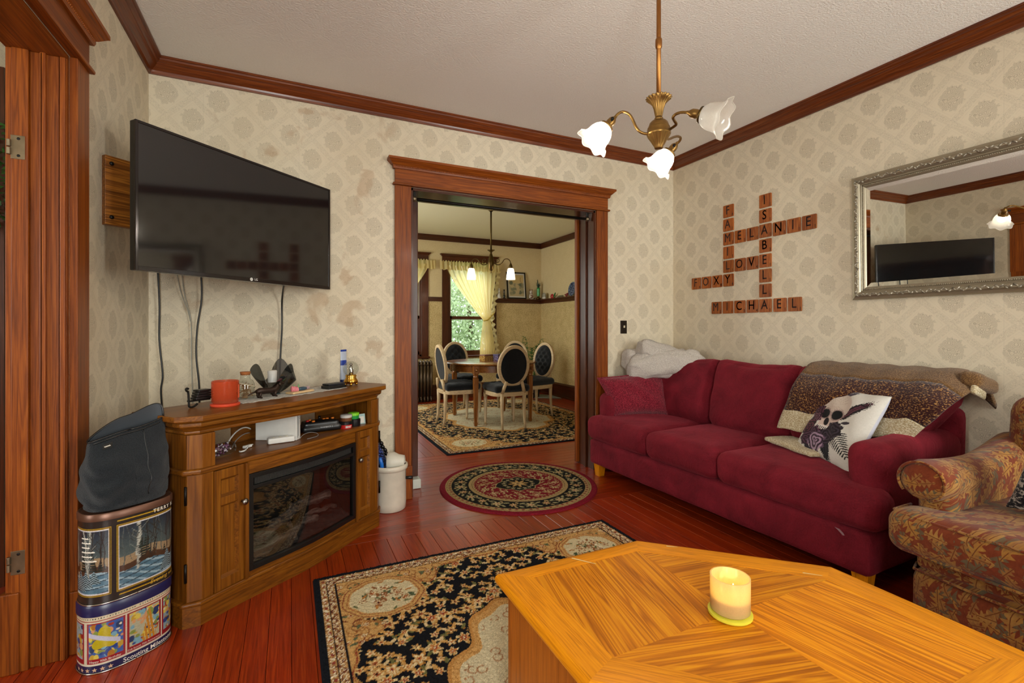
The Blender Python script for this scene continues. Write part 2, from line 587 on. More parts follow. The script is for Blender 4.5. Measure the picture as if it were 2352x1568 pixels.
frosted('shade_glass', (0.95, 0.92, 0.86), 0.30)
frosted('milk_glass', (0.97, 0.95, 0.90), 0.06)
frosted('curtain_sheer', (0.92, 0.76, 0.36), 0.14, 0.48)

t = NT('lamp_filament')
t.set(Base_Color=(1, 1, 1), Emission_Color=(1.0, 0.9, 0.72), Emission_Strength=14.0)
t = NT('tube_flame')
t.set(Base_Color=(1, 0.8, 0.4), Emission_Color=(1.0, 0.72, 0.25), Emission_Strength=9.0)

def velvet(name, c_dark, c_light, sheen_c):
    t = NT(name)
    n1 = t.noise(t.coord(), 5.5, 4.0, 0.6, 0.5).outputs[0]
    n2 = t.noise(t.coord(), 160.0, 2.0).outputs[0]
    crs = t.math('SINE', t.math('MULTIPLY', t.noise(t.scale(t.coord(), (1, 1, 0.6)), 4.0, 2.0, 0.5, 1.5).outputs[0], 55.0))
    f = t.math('ADD', t.math('MULTIPLY', n1, 0.75), t.math('MULTIPLY', n2, 0.3))
    t.set(Base_Color=t.ramp(f, [(0.22, c_dark), (0.80, c_light)]), Roughness=0.85, Specular_IOR_Level=0.15, Sheen_Weight=0.38, Sheen_Roughness=0.45, Sheen_Tint=sheen_c)
    t.bump(t.math('ADD', t.math('MULTIPLY', t.smooth(crs, 0.3, 1.0), 0.16), t.math('ADD', t.math('MULTIPLY', n1, 1.2), t.math('MULTIPLY', n2, 0.22))), 0.40, 0.014)
    return t.m
velvet('red_velvet', lin('#440a13'), lin('#86202d'), lin('#b8505c'))

def knit(name, c1, c2, scale=130.0, thr=(0.45, 0.6)):
    t = NT(name)
    n1 = t.noise(t.scale(t.coord(), (1, 1, 1.8)), scale, 2.0, 0.6).outputs[0]
    t.set(Base_Color=t.mix(t.smooth(n1, *thr), c1, c2), Roughness=0.95, Specular_IOR_Level=0.1, Sheen_Weight=0.2)
    t.bump(n1, 0.7, 0.01)
    return t.m
knit('chenille_red', lin('#5f0f1d'), lin('#9c2c3c'), 150.0)
knit('throw_brown', lin('#5d3f22'), lin('#8a683f'), 180.0)
knit('throw_speckle', lin('#331110'), lin('#a87a44'), 110.0, (0.52, 0.66))
knit('throw_cream', lin('#b09c76'), lin('#d8cdb0'), 120.0)
knit('fleece_white', lin('#b9b0a6'), lin('#cfc7bd'), 130.0)
knit('marled_knit', lin('#15141a'), lin('#a59f98'), 55.0, (0.48, 0.6))
knit('tuft_fabric', lin('#0b0c0e'), lin('#1b1c1f'), 160.0)
knit('nylon_black', lin('#14181c'), lin('#22282e'), 420.0)
knit('doily_lace', lin('#a9a69c'), lin('#cac7bd'), 90.0)

def foliage_fabric():
    """woven upholstery: lobed gold and olive oak leaves on rust"""
    t = NT('leaf_tapestry')
    v0 = t.coord()
    sx = t.n('ShaderNodeSeparateXYZ', i_0=v0)
    # unfold onto a plane so that leaves stay whole round the rolls
    pu = t.math('ADD', sx.outputs[1], t.math('MULTIPLY', sx.outputs[0], 0.55))
    pv = t.math('ADD', sx.outputs[2], t.math('MULTIPLY', sx.outputs[0], -0.62))
    vec = t.n('ShaderNodeCombineXYZ', i_0=pu, i_1=pv).outputs[0]
    col = lin('#71301a')
    nz = t.noise(vec, 60.0, 3.0, 0.7).outputs[0]
    col = t.mix(nz, lin('#5a2014'), lin('#8a4424'))
    def layer(col, scale, off, c1, c2, size, lobes, thr):
        vv = t.scale(vec, (1, 1, 1), off)
        vo = t.n('ShaderNodeTexVoronoi', feature='F1', i_Vector=vv, i_Scale=scale, i_Randomness=0.85)
        d = t.n('ShaderNodeVectorMath', operation='SUBTRACT', i_0=t.scale(vv, (1, 1, 1)), i_1=vo.outputs['Position']).outputs[0]
        s = t.n('ShaderNodeSeparateXYZ', i_0=d)
        rc = t.n('ShaderNodeSeparateColor', i_0=vo.outputs['Color'])
        th = t.math('MULTIPLY', rc.outputs[0], 6.28)
        cs, sn = t.math('COSINE', th), t.math('SINE', th)
        lx = t.math('ADD', t.math('MULTIPLY', s.outputs[0], cs), t.math('MULTIPLY', s.outputs[1], sn))
        ly = t.math('SUBTRACT', t.math('MULTIPLY', s.outputs[1], cs), t.math('MULTIPLY', s.outputs[0], sn))
        # oak leaf: half-width pulses along the midrib
        hl = size
        tt = t.math('DIVIDE', t.math('ADD', lx, hl), 2 * hl)
        env = t.math('MULTIPLY', t.math('SINE', t.math('MULTIPLY', t.math('MINIMUM', t.math('MAXIMUM', tt, 0.0), 1.0), PI)), size * 0.62)
        pul = t.math('ADD', 0.66, t.math('MULTIPLY', t.math('SINE', t.math('SUBTRACT', t.math('MULTIPLY', tt, lobes * 6.28), t.math('MULTIPLY', t.math('ABSOLUTE', ly), 130.0))), 0.36))
        w = t.math('MULTIPLY', env, pul)
        m = t.smooth(t.math('SUBTRACT', w, t.math('ABSOLUTE', ly)), 0.0, 0.003)
        rib = t.smooth(t.math('ABSOLUTE', ly), 0.0006, 0.0022)
        pick = t.math('GREATER_THAN', rc.outputs[1], thr)
        lc = t.mix(nz, c1, c2)
        lc = t.mix(rib, lin('#6b3a1c'), lc)
        return t.mix(t.math('MULTIPLY', m, t.math('MULTIPLY', pick, t.math('ADD', 0.55, t.math('MULTIPLY', nz, 0.7)))), col, lc)
    col = layer(col, 13.0, (0.31, 0.12, 0), lin('#544a33'), lin('#6f6248'), 0.044, 4.0, 0.15)
    col = layer(col, 12.0, (0.07, 0.45, 0), lin('#8f5a22'), lin('#b08440'), 0.046, 5.0, 0.1)
    col = layer(col, 12.0, (0.77, 0.25, 0), lin('#86532a'), lin('#b98f4a'), 0.042, 5.0, 0.3)
    col = layer(col, 17.0, (0.5, 0.9, 0), lin('#7a4a2a'), lin('#a5793f'), 0.030, 4.0, 0.3)
    fine = t.noise(t.scale(v0, (1, 1, 1)), 420.0, 2.0).outputs[0]
    t.set(Base_Color=col, Roughness=0.92, Specular_IOR_Level=0.12, Sheen_Weight=0.15)
    t.bump(fine, 0.4, 0.004)
    return t.m
foliage_fabric()

t = NT('tv_screen')
t.set(Base_Color=(0.006, 0.006, 0.007), Roughness=0.06, Specular_IOR_Level=0.9)
t = NT('mirror_silver')
t.set(Base_Color=(0.86, 0.87, 0.85), Metallic=1.0, Roughness=0.0)
t = NT('pewter_carving')
_v = t.n('ShaderNodeTexVoronoi', feature='SMOOTH_F1', i_Vector=t.coord(), i_Scale=70.0)
t.set(Base_Color=t.ramp(_v.outputs[0], [(0.1, lin('#c9bfab')), (0.75, lin('#544c3f'))]), Metallic=0.5, Roughness=0.38)
t.bump(_v.outputs[0], -0.7, 0.01) if False else t.bump(t.math('SUBTRACT', 1.0, _v.outputs[0]), 0.8, 0.012)
plain('pewter', lin('#a0957f'), 0.38, 0.65)
plain('stoneware', lin('#d8cfbd'), 0.3, vary=0.08)
plain('ember_bed', lin('#4d4744'), 0.95, vary=0.5)
t = NT('log_bark')
_n = t.noise(t.scale(t.coord(), (6, 40, 40)), 1.0, 4.0, 0.65).outputs[0]
t.set(Base_Color=t.ramp(_n, [(0.3, lin('#2c2420')), (0.52, lin('#6d6058')), (0.72, lin('#a09488'))]), Roughness=0.95)
t.bump(_n, 0.8, 0.02)
plain('leaf_green', lin('#3f6b2a'), 0.5, vary=0.3)
t = NT('leaf_outdoor')
_o = t.noise(t.coord(), 3.0, 2.0).outputs[0]
_c = t.mix(_o, lin('#8fa678'), lin('#d3dcbc'))
_a = t.n('ShaderNodeBsdfDiffuse', i_Color=_c)
_b = t.n('ShaderNodeBsdfTranslucent', i_Color=_c)
_m = t.n('ShaderNodeMixShader', i_0=0.55, i_1=_a.outputs[0], i_2=_b.outputs[0])
t.t.links.new(_m.outputs[0], t.out.inputs[0])
plain('bark', lin('#4a3a2a'), 0.9)
plain('lawn', lin('#5d7d3c'), 0.95, vary=0.3)
# ================================================================== room shell
XL, XR, YB, YR, ZC = -0.745, 3.274, 3.40, -1.40, 2.79     # living room
YB2 = 3.70                                                # dining side of the thick wall
DX0, DX1, DY1, DZ = 0.0, 4.33, 7.93, 2.82                 # dining room
HX = -3.20                                                # hall / library beyond the left opening
OX0, OX1, OZ = 0.787, 2.389, 2.232                        # doorway in the back wall
LY0, LY1 = 0.55, 2.30                                     # opening in the left wall

def struct(name, mb, mat, parent=None, label=None, **kw):
    o = mb.build(name, mat, parent, **kw)
    if parent is None:
        o['kind'] = 'structure'
        if label:
            o['label'] = label
    return o

def swall(name, label, boxes, mat):
    mb = MB()
    for b in boxes:
        mb.box(*b)
    return struct(name, mb, mat, None, label)

# floor: sub-floor slab with every board laid on it
fl = MB().box(HX - 0.1, DX1 + 0.1, YR - 0.1, DY1 + 0.1, -0.12, -0.021)
floor = struct('floor', fl, 'floor_gap', None, 'red-brown varnished fir board floor')
BW = 0.0835
def board(x0, x1, y0, y1, mat, cache={}):
    key = (round(x1 - x0, 3), round(y1 - y0, 3), mat)
    cx, cy = (x0 + x1) / 2, (y0 + y1) / 2
    if key not in cache:
        hx, hy = (x1 - x0) / 2 - 0.0008, (y1 - y0) / 2 - 0.0008
        o = MB().cbox(-hx, hx, -hy, hy, -0.02, 0.0, 0.0012).build('plank', mat, floor)
        cache[key] = o
        o.location = (cx, cy, 0)
    else:
        share(cache[key], floor, (cx, cy, 0))
# field of the living room runs away from the camera
n = int((XR - XL) / BW)
for i in range(n + 1):
    x0 = XL + i * BW
    x1 = min(XR, x0 + BW)
    board(x0, x1, YR, 2.80, 'floor_fir_y')
# border boards follow the doorway wall and run on through the opening
y = 2.80
while y < 4.399:
    y1 = min(4.40, y + BW)
    board(XL if y < YB - BW else OX0 - 0.1 if y < YB2 - 0.01 else DX0, XR if y < YB - BW else OX1 + 0.1 if y < YB2 - 0.01 else DX1, y, y1, 'floor_fir_x')
    y = y1
# dining room boards
for i in range(int((DX1 - DX0) / BW) + 1):
    x0 = DX0 + i * BW
    board(x0, min(DX1, x0 + BW), 4.40, DY1, 'floor_fir_y')
# hall boards
for i in range(int((XL - HX) / BW) + 1):
    x0 = HX + i * BW
    board(x0, min(XL, x0 + BW), YR, YB, 'floor_fir_y')

swall('ceiling', 'pale grey stippled plaster ceiling', [(XL - 0.2, XR + 0.15, YR - 0.15, YB + 0.02, ZC, ZC + 0.12)], 'ceiling_stipple')
swall('ceiling_dining', 'warm cream dining room ceiling', [(DX0 - 0.15, DX1 + 0.15, YB2 - 0.02, DY1 + 0.15, DZ, DZ + 0.12)], 'ceiling_dining_plaster')
swall('ceiling_hall', 'cream ceiling of the room beyond the left opening', [(HX - 0.15, XL - 0.2, YR - 0.15, YB + 0.15, ZC, ZC + 0.12)], 'ceiling_dining_plaster')

swall('wall_back', 'cream damask wallpapered wall around the doorway', [
    (HX, OX0, YB, YB2, 0, ZC), (OX1, DX1 + 0.15, YB, YB2, 0, ZC + 0.1), (OX0, OX1, YB, YB2, OZ, ZC + 0.1)], 'wallpaper_along_x')
swall('wall_right', 'cream damask wallpapered wall behind the sofa', [(XR, XR + 0.15, YR, YB, 0, ZC)], 'wallpaper_along_y')
swall('wall_left', 'cream damask wallpapered wall with wide cased opening', [
    (XL - 0.165, XL, LY1, YB, 0, ZC), (XL - 0.165, XL, YR, LY0, 0, ZC), (XL - 0.165, XL, LY0, LY1, OZ, ZC)], 'wallpaper_along_y')
RW = [(-0.62, 0.22), (2.24, 3.12)]
swall('wall_rear', 'cream damask wallpapered wall with two added tall windows', [
    (XL - 0.2, RW[0][0], YR - 0.15, YR, 0, ZC), (RW[0][1], RW[1][0], YR - 0.15, YR, 0, ZC), (RW[1][1], XR + 0.15, YR - 0.15, YR, 0, ZC),
    (RW[0][0], RW[0][1], YR - 0.15, YR, 0, 0.62), (RW[0][0], RW[0][1], YR - 0.15, YR, 2.38, ZC),
    (RW[1][0], RW[1][1], YR - 0.15, YR, 0, 0.62), (RW[1][0], RW[1][1], YR - 0.15, YR, 2.38, ZC)], 'wallpaper_along_x')
# dining room walls, each in two papers above and below the plate rail
DW = [(1.20, 2.021), (2.497, 3.28)]          # far windows
WZ0, WZ1 = 0.74, 2.39
def far_wall(z0, z1):
    out = []
    xs = [DX0, DW[0][0], DW[0][1], DW[1][0], DW[1][1], DX1 + 0.15]
    for k in (0, 2, 4):
        out.append((xs[k], xs[k + 1], DY1, DY1 + 0.15, z0, z1))
    for a, b in DW:
        if z0 < WZ0:
            out.append((a, b, DY1, DY1 + 0.15, z0, WZ0))
        if z1 > WZ1:
            out.append((a, b, DY1, DY1 + 0.15, WZ1, z1))
    return out
PR = 1.70
swall('wall_dining_far', 'yellow-beige dining room window wall above the plate rail', far_wall(PR, DZ), 'dining_paper_upper')
swall('wall_dining_far_lower', 'mottled gold lower paper of the dining room window wall', far_wall(0, PR), 'dining_paper_lower')
swall('wall_dining_right', 'yellow-beige dining room side wall above the plate rail', [(DX1, DX1 + 0.15, YB2, DY1, PR, DZ)], 'dining_paper_upper')
swall('wall_dining_right_lower', 'mottled gold lower paper of the dining room side wall', [(DX1, DX1 + 0.15, YB2, DY1, 0, PR)], 'dining_paper_lower')
swall('wall_dining_left', 'dining room side wall with an added window', [
    (DX0 - 0.15, DX0, YB2, 5.2, 0, DZ), (DX0 - 0.15, DX0, 6.8, DY1 + 0.15, 0, DZ), (DX0 - 0.15, DX0, 5.2, 6.8, 0, 0.85), (DX0 - 0.15, DX0, 5.2, 6.8, 2.35, DZ)], 'dining_paper_upper')
swall('wall_hall_left', 'wall of the room beyond the left opening', [
    (HX - 0.15, HX, YR, -0.25, 0, ZC), (HX - 0.15, HX, 1.15, YB, 0, ZC), (HX - 0.15, HX, -0.25, 1.15, 0, 0.8), (HX - 0.15, HX, -0.25, 1.15, 2.3, ZC)], 'dining_paper_upper')
swall('wall_hall_rear', 'plain wall of the room beyond the left opening', [(HX - 0.15, XL - 0.2, YR - 0.15, YR, 0, ZC)], 'dining_paper_upper')

# ------------------------------------------------------------------ crown mouldings
CROWN = [(0.0, -0.088), (0.013, -0.088), (0.015, -0.078), (0.018, -0.068), (0.028, -0.060), (0.040, -0.052), (0.050, -0.040),
         (0.050, -0.034), (0.058, -0.030), (0.066, -0.022), (0.068, -0.012), (0.076, -0.010), (0.076, 0.0), (0.0, 0.0)]
def crown(name, p, q, inward, zc, prof, mat, e0=1, e1=1, label=None):
    """moulding from p to q; e0/e1: +1 mitre for an inside corner, 0 square end"""
    p, q, w = Vector(p), Vector(q), Vector(inward)
    d = (q - p).normalized()
    rings = []
    for pt, sgn in ((p, e0), (q, -e1)):
        rings.append([(pt.x + w.x * a + d.x * a * sgn, pt.y + w.y * a + d.y * a * sgn, zc + z) for a, z in prof])
    o = MB().loops(rings).build(name, mat, None, flip=None)
    o['kind'] = 'structure'
    o['label'] = label or 'dark stained crown moulding under the ceiling'
    return o
crown('trim_1', (XL, YB), (XR, YB), (0, -1), ZC, CROWN, 'crown_fir_x', label='dark stained crown moulding above the doorway wall')
crown('trim_2', (XR, YR), (XR, YB), (-1, 0), ZC, CROWN, 'crown_fir_y', label='dark stained crown moulding above the sofa wall')
crown('trim_3', (XL, YR), (XL, YB), (1, 0), ZC, CROWN, 'crown_fir_y', label='dark stained crown moulding above the left opening wall')
crown('trim_4', (XL, YR), (XR, YR), (0, 1), ZC, CROWN, 'crown_fir_x', label='dark stained crown moulding above the window wall')
FLAT = [(0, -0.10), (0.022, -0.10), (0.022, -0.01), (0.03, 0), (0, 0)]
crown('trim_5', (DX0, DY1), (DX1, DY1), (0, -1), DZ, FLAT, 'dark_fir_x', label='flat dark ceiling trim over the dining windows')
crown('trim_6', (DX1, YB2), (DX1, DY1), (-1, 0), DZ, FLAT, 'dark_fir_y', label='flat dark ceiling trim on the dining side wall')
# plate rail of the dining room
RAIL = [(0, -0.075), (0.02, -0.075), (0.028, -0.02), (0.095, -0.018), (0.095, 0.0), (0, 0.0)]
crown('trim_7', (3.40, DY1), (DX1, DY1), (0, -1), 1.755, RAIL, 'dark_fir_x', 0, 1, 'dark plate rail shelf right of the dining window')
crown('trim_8', (DX1, YB2), (DX1, DY1), (-1, 0), 1.755, RAIL, 'dark_fir_y', label='dark plate rail shelf on the dining side wall')
crown('trim_9', (2.142, DY1), (2.38, DY1), (0, -1), 1.755, RAIL[:2] + [(0.02, 0), (0, 0)], 'dark_fir_x', 0, 0, 'short dark rail between the dining windows')
# baseboards
BASE = [(0, 0), (0.024, 0), (0.024, 0.02), (0.02, 0.025), (0.02, 0.20), (0.027, 0.205), (0.027, 0.225), (0.012, 0.25), (0, 0.25)]
def baseb(name, p, q, w, mat, e0=1, e1=1, label='brown stained tall baseboard'):
    return crown(name, p, q, w, 0.0, BASE, mat, e0, e1, label)
baseb('baseboard_back', (XL, YB), (0.66, YB), (0, -1), 'fir_trim_x', 1, 0, 'brown baseboard behind the fireplace cabinet')
baseb('baseboard_back_right', (2.51, YB), (XR, YB), (0, -1), 'fir_trim_x', 0, 1, 'brown baseboard between doorway and sofa wall')
baseb('baseboard_right', (XR, YR), (XR, YB), (-1, 0), 'fir_trim_y', 1, 1, 'brown baseboard behind the sofa')
baseb('baseboard_left', (XL, 2.43), (XL, YB), (1, 0), 'fir_trim_y', 0, 1, 'brown baseboard beside the left opening')
baseb('baseboard_dining_far', (DX0, DY1), (DX1, DY1), (0, -1), 'dark_fir_x', 1, 1, 'dark tall baseboard under the dining windows')
baseb('baseboard_dining_right', (DX1, YB2), (DX1, DY1), (-1, 0), 'dark_fir_y', 1, 1, 'dark tall baseboard of the dining side wall')

# ------------------------------------------------------------------ cased openings
CAPP = [(0.0, 0.0), (0.012, 0.0), (0.016, 0.012), (0.016, 0.022), (0.022, 0.026), (0.030, 0.034), (0.046, 0.050), (0.052, 0.054), (0.052, 0.070), (0.0, 0.070)]
def cap_ring(prof, hw, face, z0):
    """cap moulding returning round both ends: hw half width of the head board, face = its front"""
    rings = []
    for sx, yb in ((-1, 0.0), (-1, 1.0), (1, 1.0), (1, 0.0)):
        rings.append([(sx * (hw + a), -(face + a) if yb else 0.0, z0 + z) for a, z in prof])
    return rings
def cased(name, label, M, w, h, cw=0.115, hh=0.185, jd=0.30, mats=('fir_trim_z', 'fir_trim_x'), plinth=True, jm='fir_trim_z', near=True):
    """door casing in a local frame: x along the wall, -y into the room, origin mid-opening on the floor"""
    t = thing(name, label, None, kind='structure')
    t.matrix_world = M
    hw = w / 2
    T = 0.025
    for s in ((-1, 1) if near else (1,)):
        a, b = sorted((s * hw, s * (hw + cw)))
        MB().box(a, b, -T, 0, 0.235, h).build('casing', mats[0], t, bevel=0.003)
        if plinth:
            MB().box(min(a, b) - 0.004, max(a, b) + 0.006, -T - 0.008, 0, 0, 0.235).build('plinth_block', mats[0], t, bevel=0.004)
        a, b = sorted((s * hw, s * (hw - 0.018)))
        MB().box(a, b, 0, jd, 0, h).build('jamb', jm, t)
        a, b = sorted((s * (hw - 0.018), s * (hw - 0.034)))
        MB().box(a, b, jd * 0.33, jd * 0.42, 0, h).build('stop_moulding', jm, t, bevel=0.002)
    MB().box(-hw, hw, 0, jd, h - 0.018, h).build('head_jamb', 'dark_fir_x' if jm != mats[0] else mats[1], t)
    HWD = hw + cw
    MB().box(-HWD - 0.016, HWD + 0.016, -T - 0.016, 0, h, h + 0.016).build('fillet', mats[1], t, bevel=0.006)
    MB().box(-HWD, HWD, -T, 0, h + 0.016, h + hh - 0.07 + 0.005).build('head_board', mats[1], t, bevel=0.002)
    MB().loops(cap_ring(CAPP, HWD, T, h + hh - 0.07), True, True).build('cap_moulding', mats[1], t, flip=None)
    # beaded strip under the cap
    bead = MB()
    k = int(2 * HWD / 0.0115)
    for i in range(k):
        x = -HWD + (i + 0.5) * 2 * HWD / k
        bead.ball((x, -T - 0.016, h + hh - 0.054), 0.0048, 0.005, 0.0055, 6, 4)
    b = bead.build('bead_strip', mats[1], t, smooth=True)
    b['kind'] = 'stuff'
    return t
cx = (OX0 + OX1) / 2
doorway = cased('trim_10', 'reddish fir door casing with beaded cap round the dining doorway', M_loc(cx, YB, 0), OX1 - OX0, OZ, jd=0.30, jm='dark_fir_z')  # jambs in darker wood: shade inside the opening put into their colour
cy = (LY0 + LY1) / 2
# the left opening: local +x points along -y world, local -y into the room (+x world)
leftcase = cased('trim_11', 'reddish fir casing with beaded cap round the wide left opening', M_loc(XL, cy, 0) @ M_rot(90, 'Z'), LY1 - LY0, OZ, jd=0.165)
# moulded layers on the far jamb of the left opening, facing the camera
for a, b, pr in ((0.002, 0.018, 0.010), (0.021, 0.062, 0.006), (0.062, 0.072, 0.016), (0.072, 0.100, 0.009), (0.100, 0.146, 0.020), (0.146, 0.164, 0.012)):
    mb = MB().box(LY1 - cy - 0.018 - pr, LY1 - cy - 0.010, a, b, 0.0, OZ - 0.018)
    mb.build('jamb_moulding', 'fir_trim_z', leftcase, bevel=0.003)
MB().box(LY1 - cy - 0.046, LY1 - cy - 0.010, 0.122, 0.176, 0.0, 0.285).build('plinth_block', 'fir_trim_z', leftcase, bevel=0.004)
for z in (0.39, 1.86):
    hb = MB()
    x0 = LY1 - cy - 0.0395
    hb.box(x0, x0 + 0.003, 0.108, 0.146, z - 0.042, z + 0.042)
    for dz in (-0.028, 0.0):
        hb.tube([(x0 - 0.002, 0.150, z + dz), (x0 - 0.002, 0.150, z + dz + 0.024)], 0.0065, 8)
    h_ = hb.build('hinge', 'hinge_metal', leftcase, bevel=0.001)
    for dz in (-0.03, 0.03):
        MB().ball((x0 - 0.0005, 0.125, z + dz), 0.0016, 0.005, 0.005, 8, 5).build('screw', 'black_iron', h_, smooth=True)

# sliding pocket doors showing their edges inside the thick wall
def pocket(name, label, x0, x1, z0):
    t = thing(name, label, None, kind='structure')
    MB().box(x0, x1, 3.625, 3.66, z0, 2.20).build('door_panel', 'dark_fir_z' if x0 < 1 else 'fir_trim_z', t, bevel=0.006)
    return t
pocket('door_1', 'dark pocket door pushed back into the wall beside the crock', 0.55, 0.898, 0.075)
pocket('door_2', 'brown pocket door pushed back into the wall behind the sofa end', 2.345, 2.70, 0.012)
MB().box(0.80, 0.905, 3.56, 3.66, 0.001, 0.072).build('white_block', 'white_vinyl', None, bevel=0.006)  # plain white block under the pocket door edge
tag(bpy.data.objects['white_block'], 'small white block under the pocket door edge', 'door stop')

# ------------------------------------------------------------------ windows
def window(n, label, M, w, z0, z1, depth=0.15, mats=('dark_fir_z', 'dark_fir_x'), case=True, meet=None):
    """double-hung window in a local frame: x along wall, -y into the room"""
    t = thing('window_%d' % n, label, None, kind='structure')
    t.matrix_world = M
    hw = w / 2
    cw = 0.117
    if case:
        for s in (-1, 1):
            a, b = sorted((s * hw, s * (hw + cw)))
            MB().box(a, b, -0.022, 0, z0 - 0.05, z1).build('casing', mats[0], t, bevel=0.003)
        MB().box(-hw - cw, hw + cw, -0.024, 0, z1, z1 + 0.075).build('head_board', mats[1], t)
        MB().loops(cap_ring([(a * 0.75, z * 0.62) for a, z in CAPP], hw + cw, 0.024, z1 + 0.07), True, True).build('cap_moulding', mats[1], t, flip=None)
        MB().box(-hw - cw - 0.02, hw + cw + 0.02, -0.055, 0, z0 - 0.035, z0).build('sill', mats[1], t, bevel=0.005)
    zm = meet or (z0 + z1) / 2
    fr = MB()
    for s in (-1, 1):
        a, b = sorted((s * hw, s * (hw - 0.03)))
        fr.box(a, b, 0.0, depth, z0, z1)
    fr.box(-hw, hw, 0.0, depth, z1 - 0.03, z1).box(-hw, hw, 0.0, depth, z0, z0 + 0.03)
    fr.build('frame', mats[0], t)
    for k, (a, b, y) in enumerate(((zm - 0.03, z1 - 0.03, 0.09), (z0 + 0.03, zm + 0.03, 0.04))):
        sm = 'white_vinyl' if (k == 0 and case) else mats[0]
        s_ = MB()
        for sg in (-1, 1):
            p, q = sorted((sg * (hw - 0.03), sg * (hw - 0.072)))
            s_.box(p, q, y, y + 0.035, a, b)
        s_.box(-hw + 0.03, hw - 0.03, y, y + 0.035, b - 0.05, b).box(-hw + 0.03, hw - 0.03, y, y + 0.035, a, a + 0.055)
        so = s_.build('sash', mats[0] if k else 'white_vinyl', t)
        MB().box(-hw + 0.07, hw - 0.07, y + 0.015, y + 0.019, a + 0.05, b - 0.045).build('pane', 'window_glass', so)
    return t
for i, (a, b) in enumerate(DW):
    window(i + 1, ('dining window beside the radiator with dark casing' if i == 0 else 'dining window behind the tied yellow curtain'), M_loc((a + b) / 2, DY1, 0), b - a, WZ0, WZ1, meet=1.40)
for i, (a, b) in enumerate(RW):
    window(i + 3, 'unseen tall double-hung window added to the rear wall for fill light', M_loc((a + b) / 2, YR, 0) @ M_rot(180, 'Z'), b - a, 0.62, 2.38)  # unseen pair behind the camera, added to let soft fill in
window(5, 'unseen window added beyond the left opening for its light', M_loc(HX, 0.45, 0) @ M_rot(90, 'Z'), 1.4, 0.8, 2.3)  # unseen, added so the hall gets light
window(6, 'unseen side window added to light the dining room', M_loc(DX0, 6.0, 0) @ M_rot(90, 'Z'), 1.6, 0.85, 2.35)  # unseen, added as a second light opening for the dining room

# light switch plate beside the doorway
sw = thing('light_switch', 'dark bronze light switch plate on wallpaper beside the doorway', 'light switch', (2.69, YB, 1.229))
MB().box(-0.035, 0.035, -0.006, 0, -0.058, 0.058).build('plate', plain('bronze_plate', lin('#2b2119'), 0.35, 0.6), sw, bevel=0.003)
MB().box(-0.005, 0.005, -0.018, -0.004, -0.006, 0.014).build('toggle', 'cream', sw, bevel=0.001)
for z in (-0.034, 0.034):
    MB().ball((0, -0.0065, z), 0.004, 0.0015, 0.004, 8, 5).build('screw', 'black_iron', sw, smooth=True)

# curtain rod across the head of the doorway
rod = thing('curtain_rod', 'black curtain rod with ball ends across the doorway head', 'curtain rod', (0, 3.445, 2.165))
MB().tube([(OX0 + 0.02, 0, 0), (OX1 - 0.035, 0, 0)], 0.0115, 12).build('rod', 'black_iron', rod, smooth=True)
for x in (OX0 + 0.038, OX1 - 0.052):
    MB().ball((x, 0, 0), 0.021, None, None, 14, 9).build('finial', 'hinge_metal', rod, smooth=True)
    MB().box(x - 0.008, x + 0.008, -0.008, 0.008, 0.018, 0.05).build('bracket', 'black_iron', rod)

# china cabinet between the rear windows (seen in the television's reflection)
cc = thing('china_cabinet', 'dark wooden china cabinet with glass doors between the tall windows', 'cabinet', (1.23, YR, 0))
MB().box(-0.85, 0.85, 0.03, 0.40, 0.0, 0.85).build('base', 'dark_fir_x', cc, bevel=0.006)
MB().box(-0.82, 0.82, 0.03, 0.06, 0.85, 2.12).build('back', 'dark_fir_x', cc)
for x in (-0.82, 0.79):
    MB().box(x, x + 0.03, 0.06, 0.33, 0.85, 2.12).build('side', 'dark_fir_z', cc)
for z in (1.25, 1.65):
    MB().box(-0.79, 0.79, 0.06, 0.30, z, z + 0.02).build('shelf', 'dark_fir_x', cc)
MB().box(-0.88, 0.88, 0.03, 0.42, 2.12, 2.22).build('cornice', 'dark_fir_x', cc, bevel=0.03, seg=3)
for k in range(4):
    x0 = -0.79 + 0.395 * k
    f_ = MB().box(x0, x0 + 0.04, 0.33, 0.35, 0.85, 2.12).box(x0 + 0.355, x0 + 0.395, 0.33, 0.35, 0.85, 2.12)
    f_.box(x0 + 0.04, x0 + 0.355, 0.33, 0.35, 0.85, 0.90).box(x0 + 0.04, x0 + 0.355, 0.33, 0.35, 2.07, 2.12)
    fo = f_.build('door', 'dark_fir_z', cc)
    MB().box(x0 + 0.04, x0 + 0.355, 0.338, 0.342, 0.90, 2.07).build('pane', 'window_glass', fo)
    MB().ball((x0 + (0.38 if k % 2 == 0 else 0.015), 0.36, 1.45), 0.012).build('knob', 'brass_dark', fo, smooth=True)
# ================================================================== red velvet sofa
SOFA = M_loc(2.318, 1.216, 0) @ M_rot(1.9, 'Z')
sofa = thing('sofa', 'long burgundy velvet three-seat sofa with loose cushions', 'sofa')
sofa.matrix_world = SOFA
VEL = 'red_velvet'
def tcush(P, s, side, y_lip, x_lip=0.13):
    """T-cushion: pull the side in behind the front lip"""
    x, y, z = P
    if side < 0 and x > x_lip:
        k = min(1.0, (x - x_lip) / 0.05)
        y = max(y, y_lip) if k >= 1 else y + (max(y, y_lip) - y) * k
    if side > 0 and x > x_lip:
        k = min(1.0, (x - x_lip) / 0.05)
        y = min(y, y_lip) if k >= 1 else y + (min(y, y_lip) - y) * k
    return (x, y, z)
MB().cushion(0.44, 1.045, 0.1025, 0.03, (0.006, 0, 0), 16, M_loc(0.46, 1.06, 0.1975), 0.004, 4).build('base', VEL, sofa, smooth=True, weld=True)
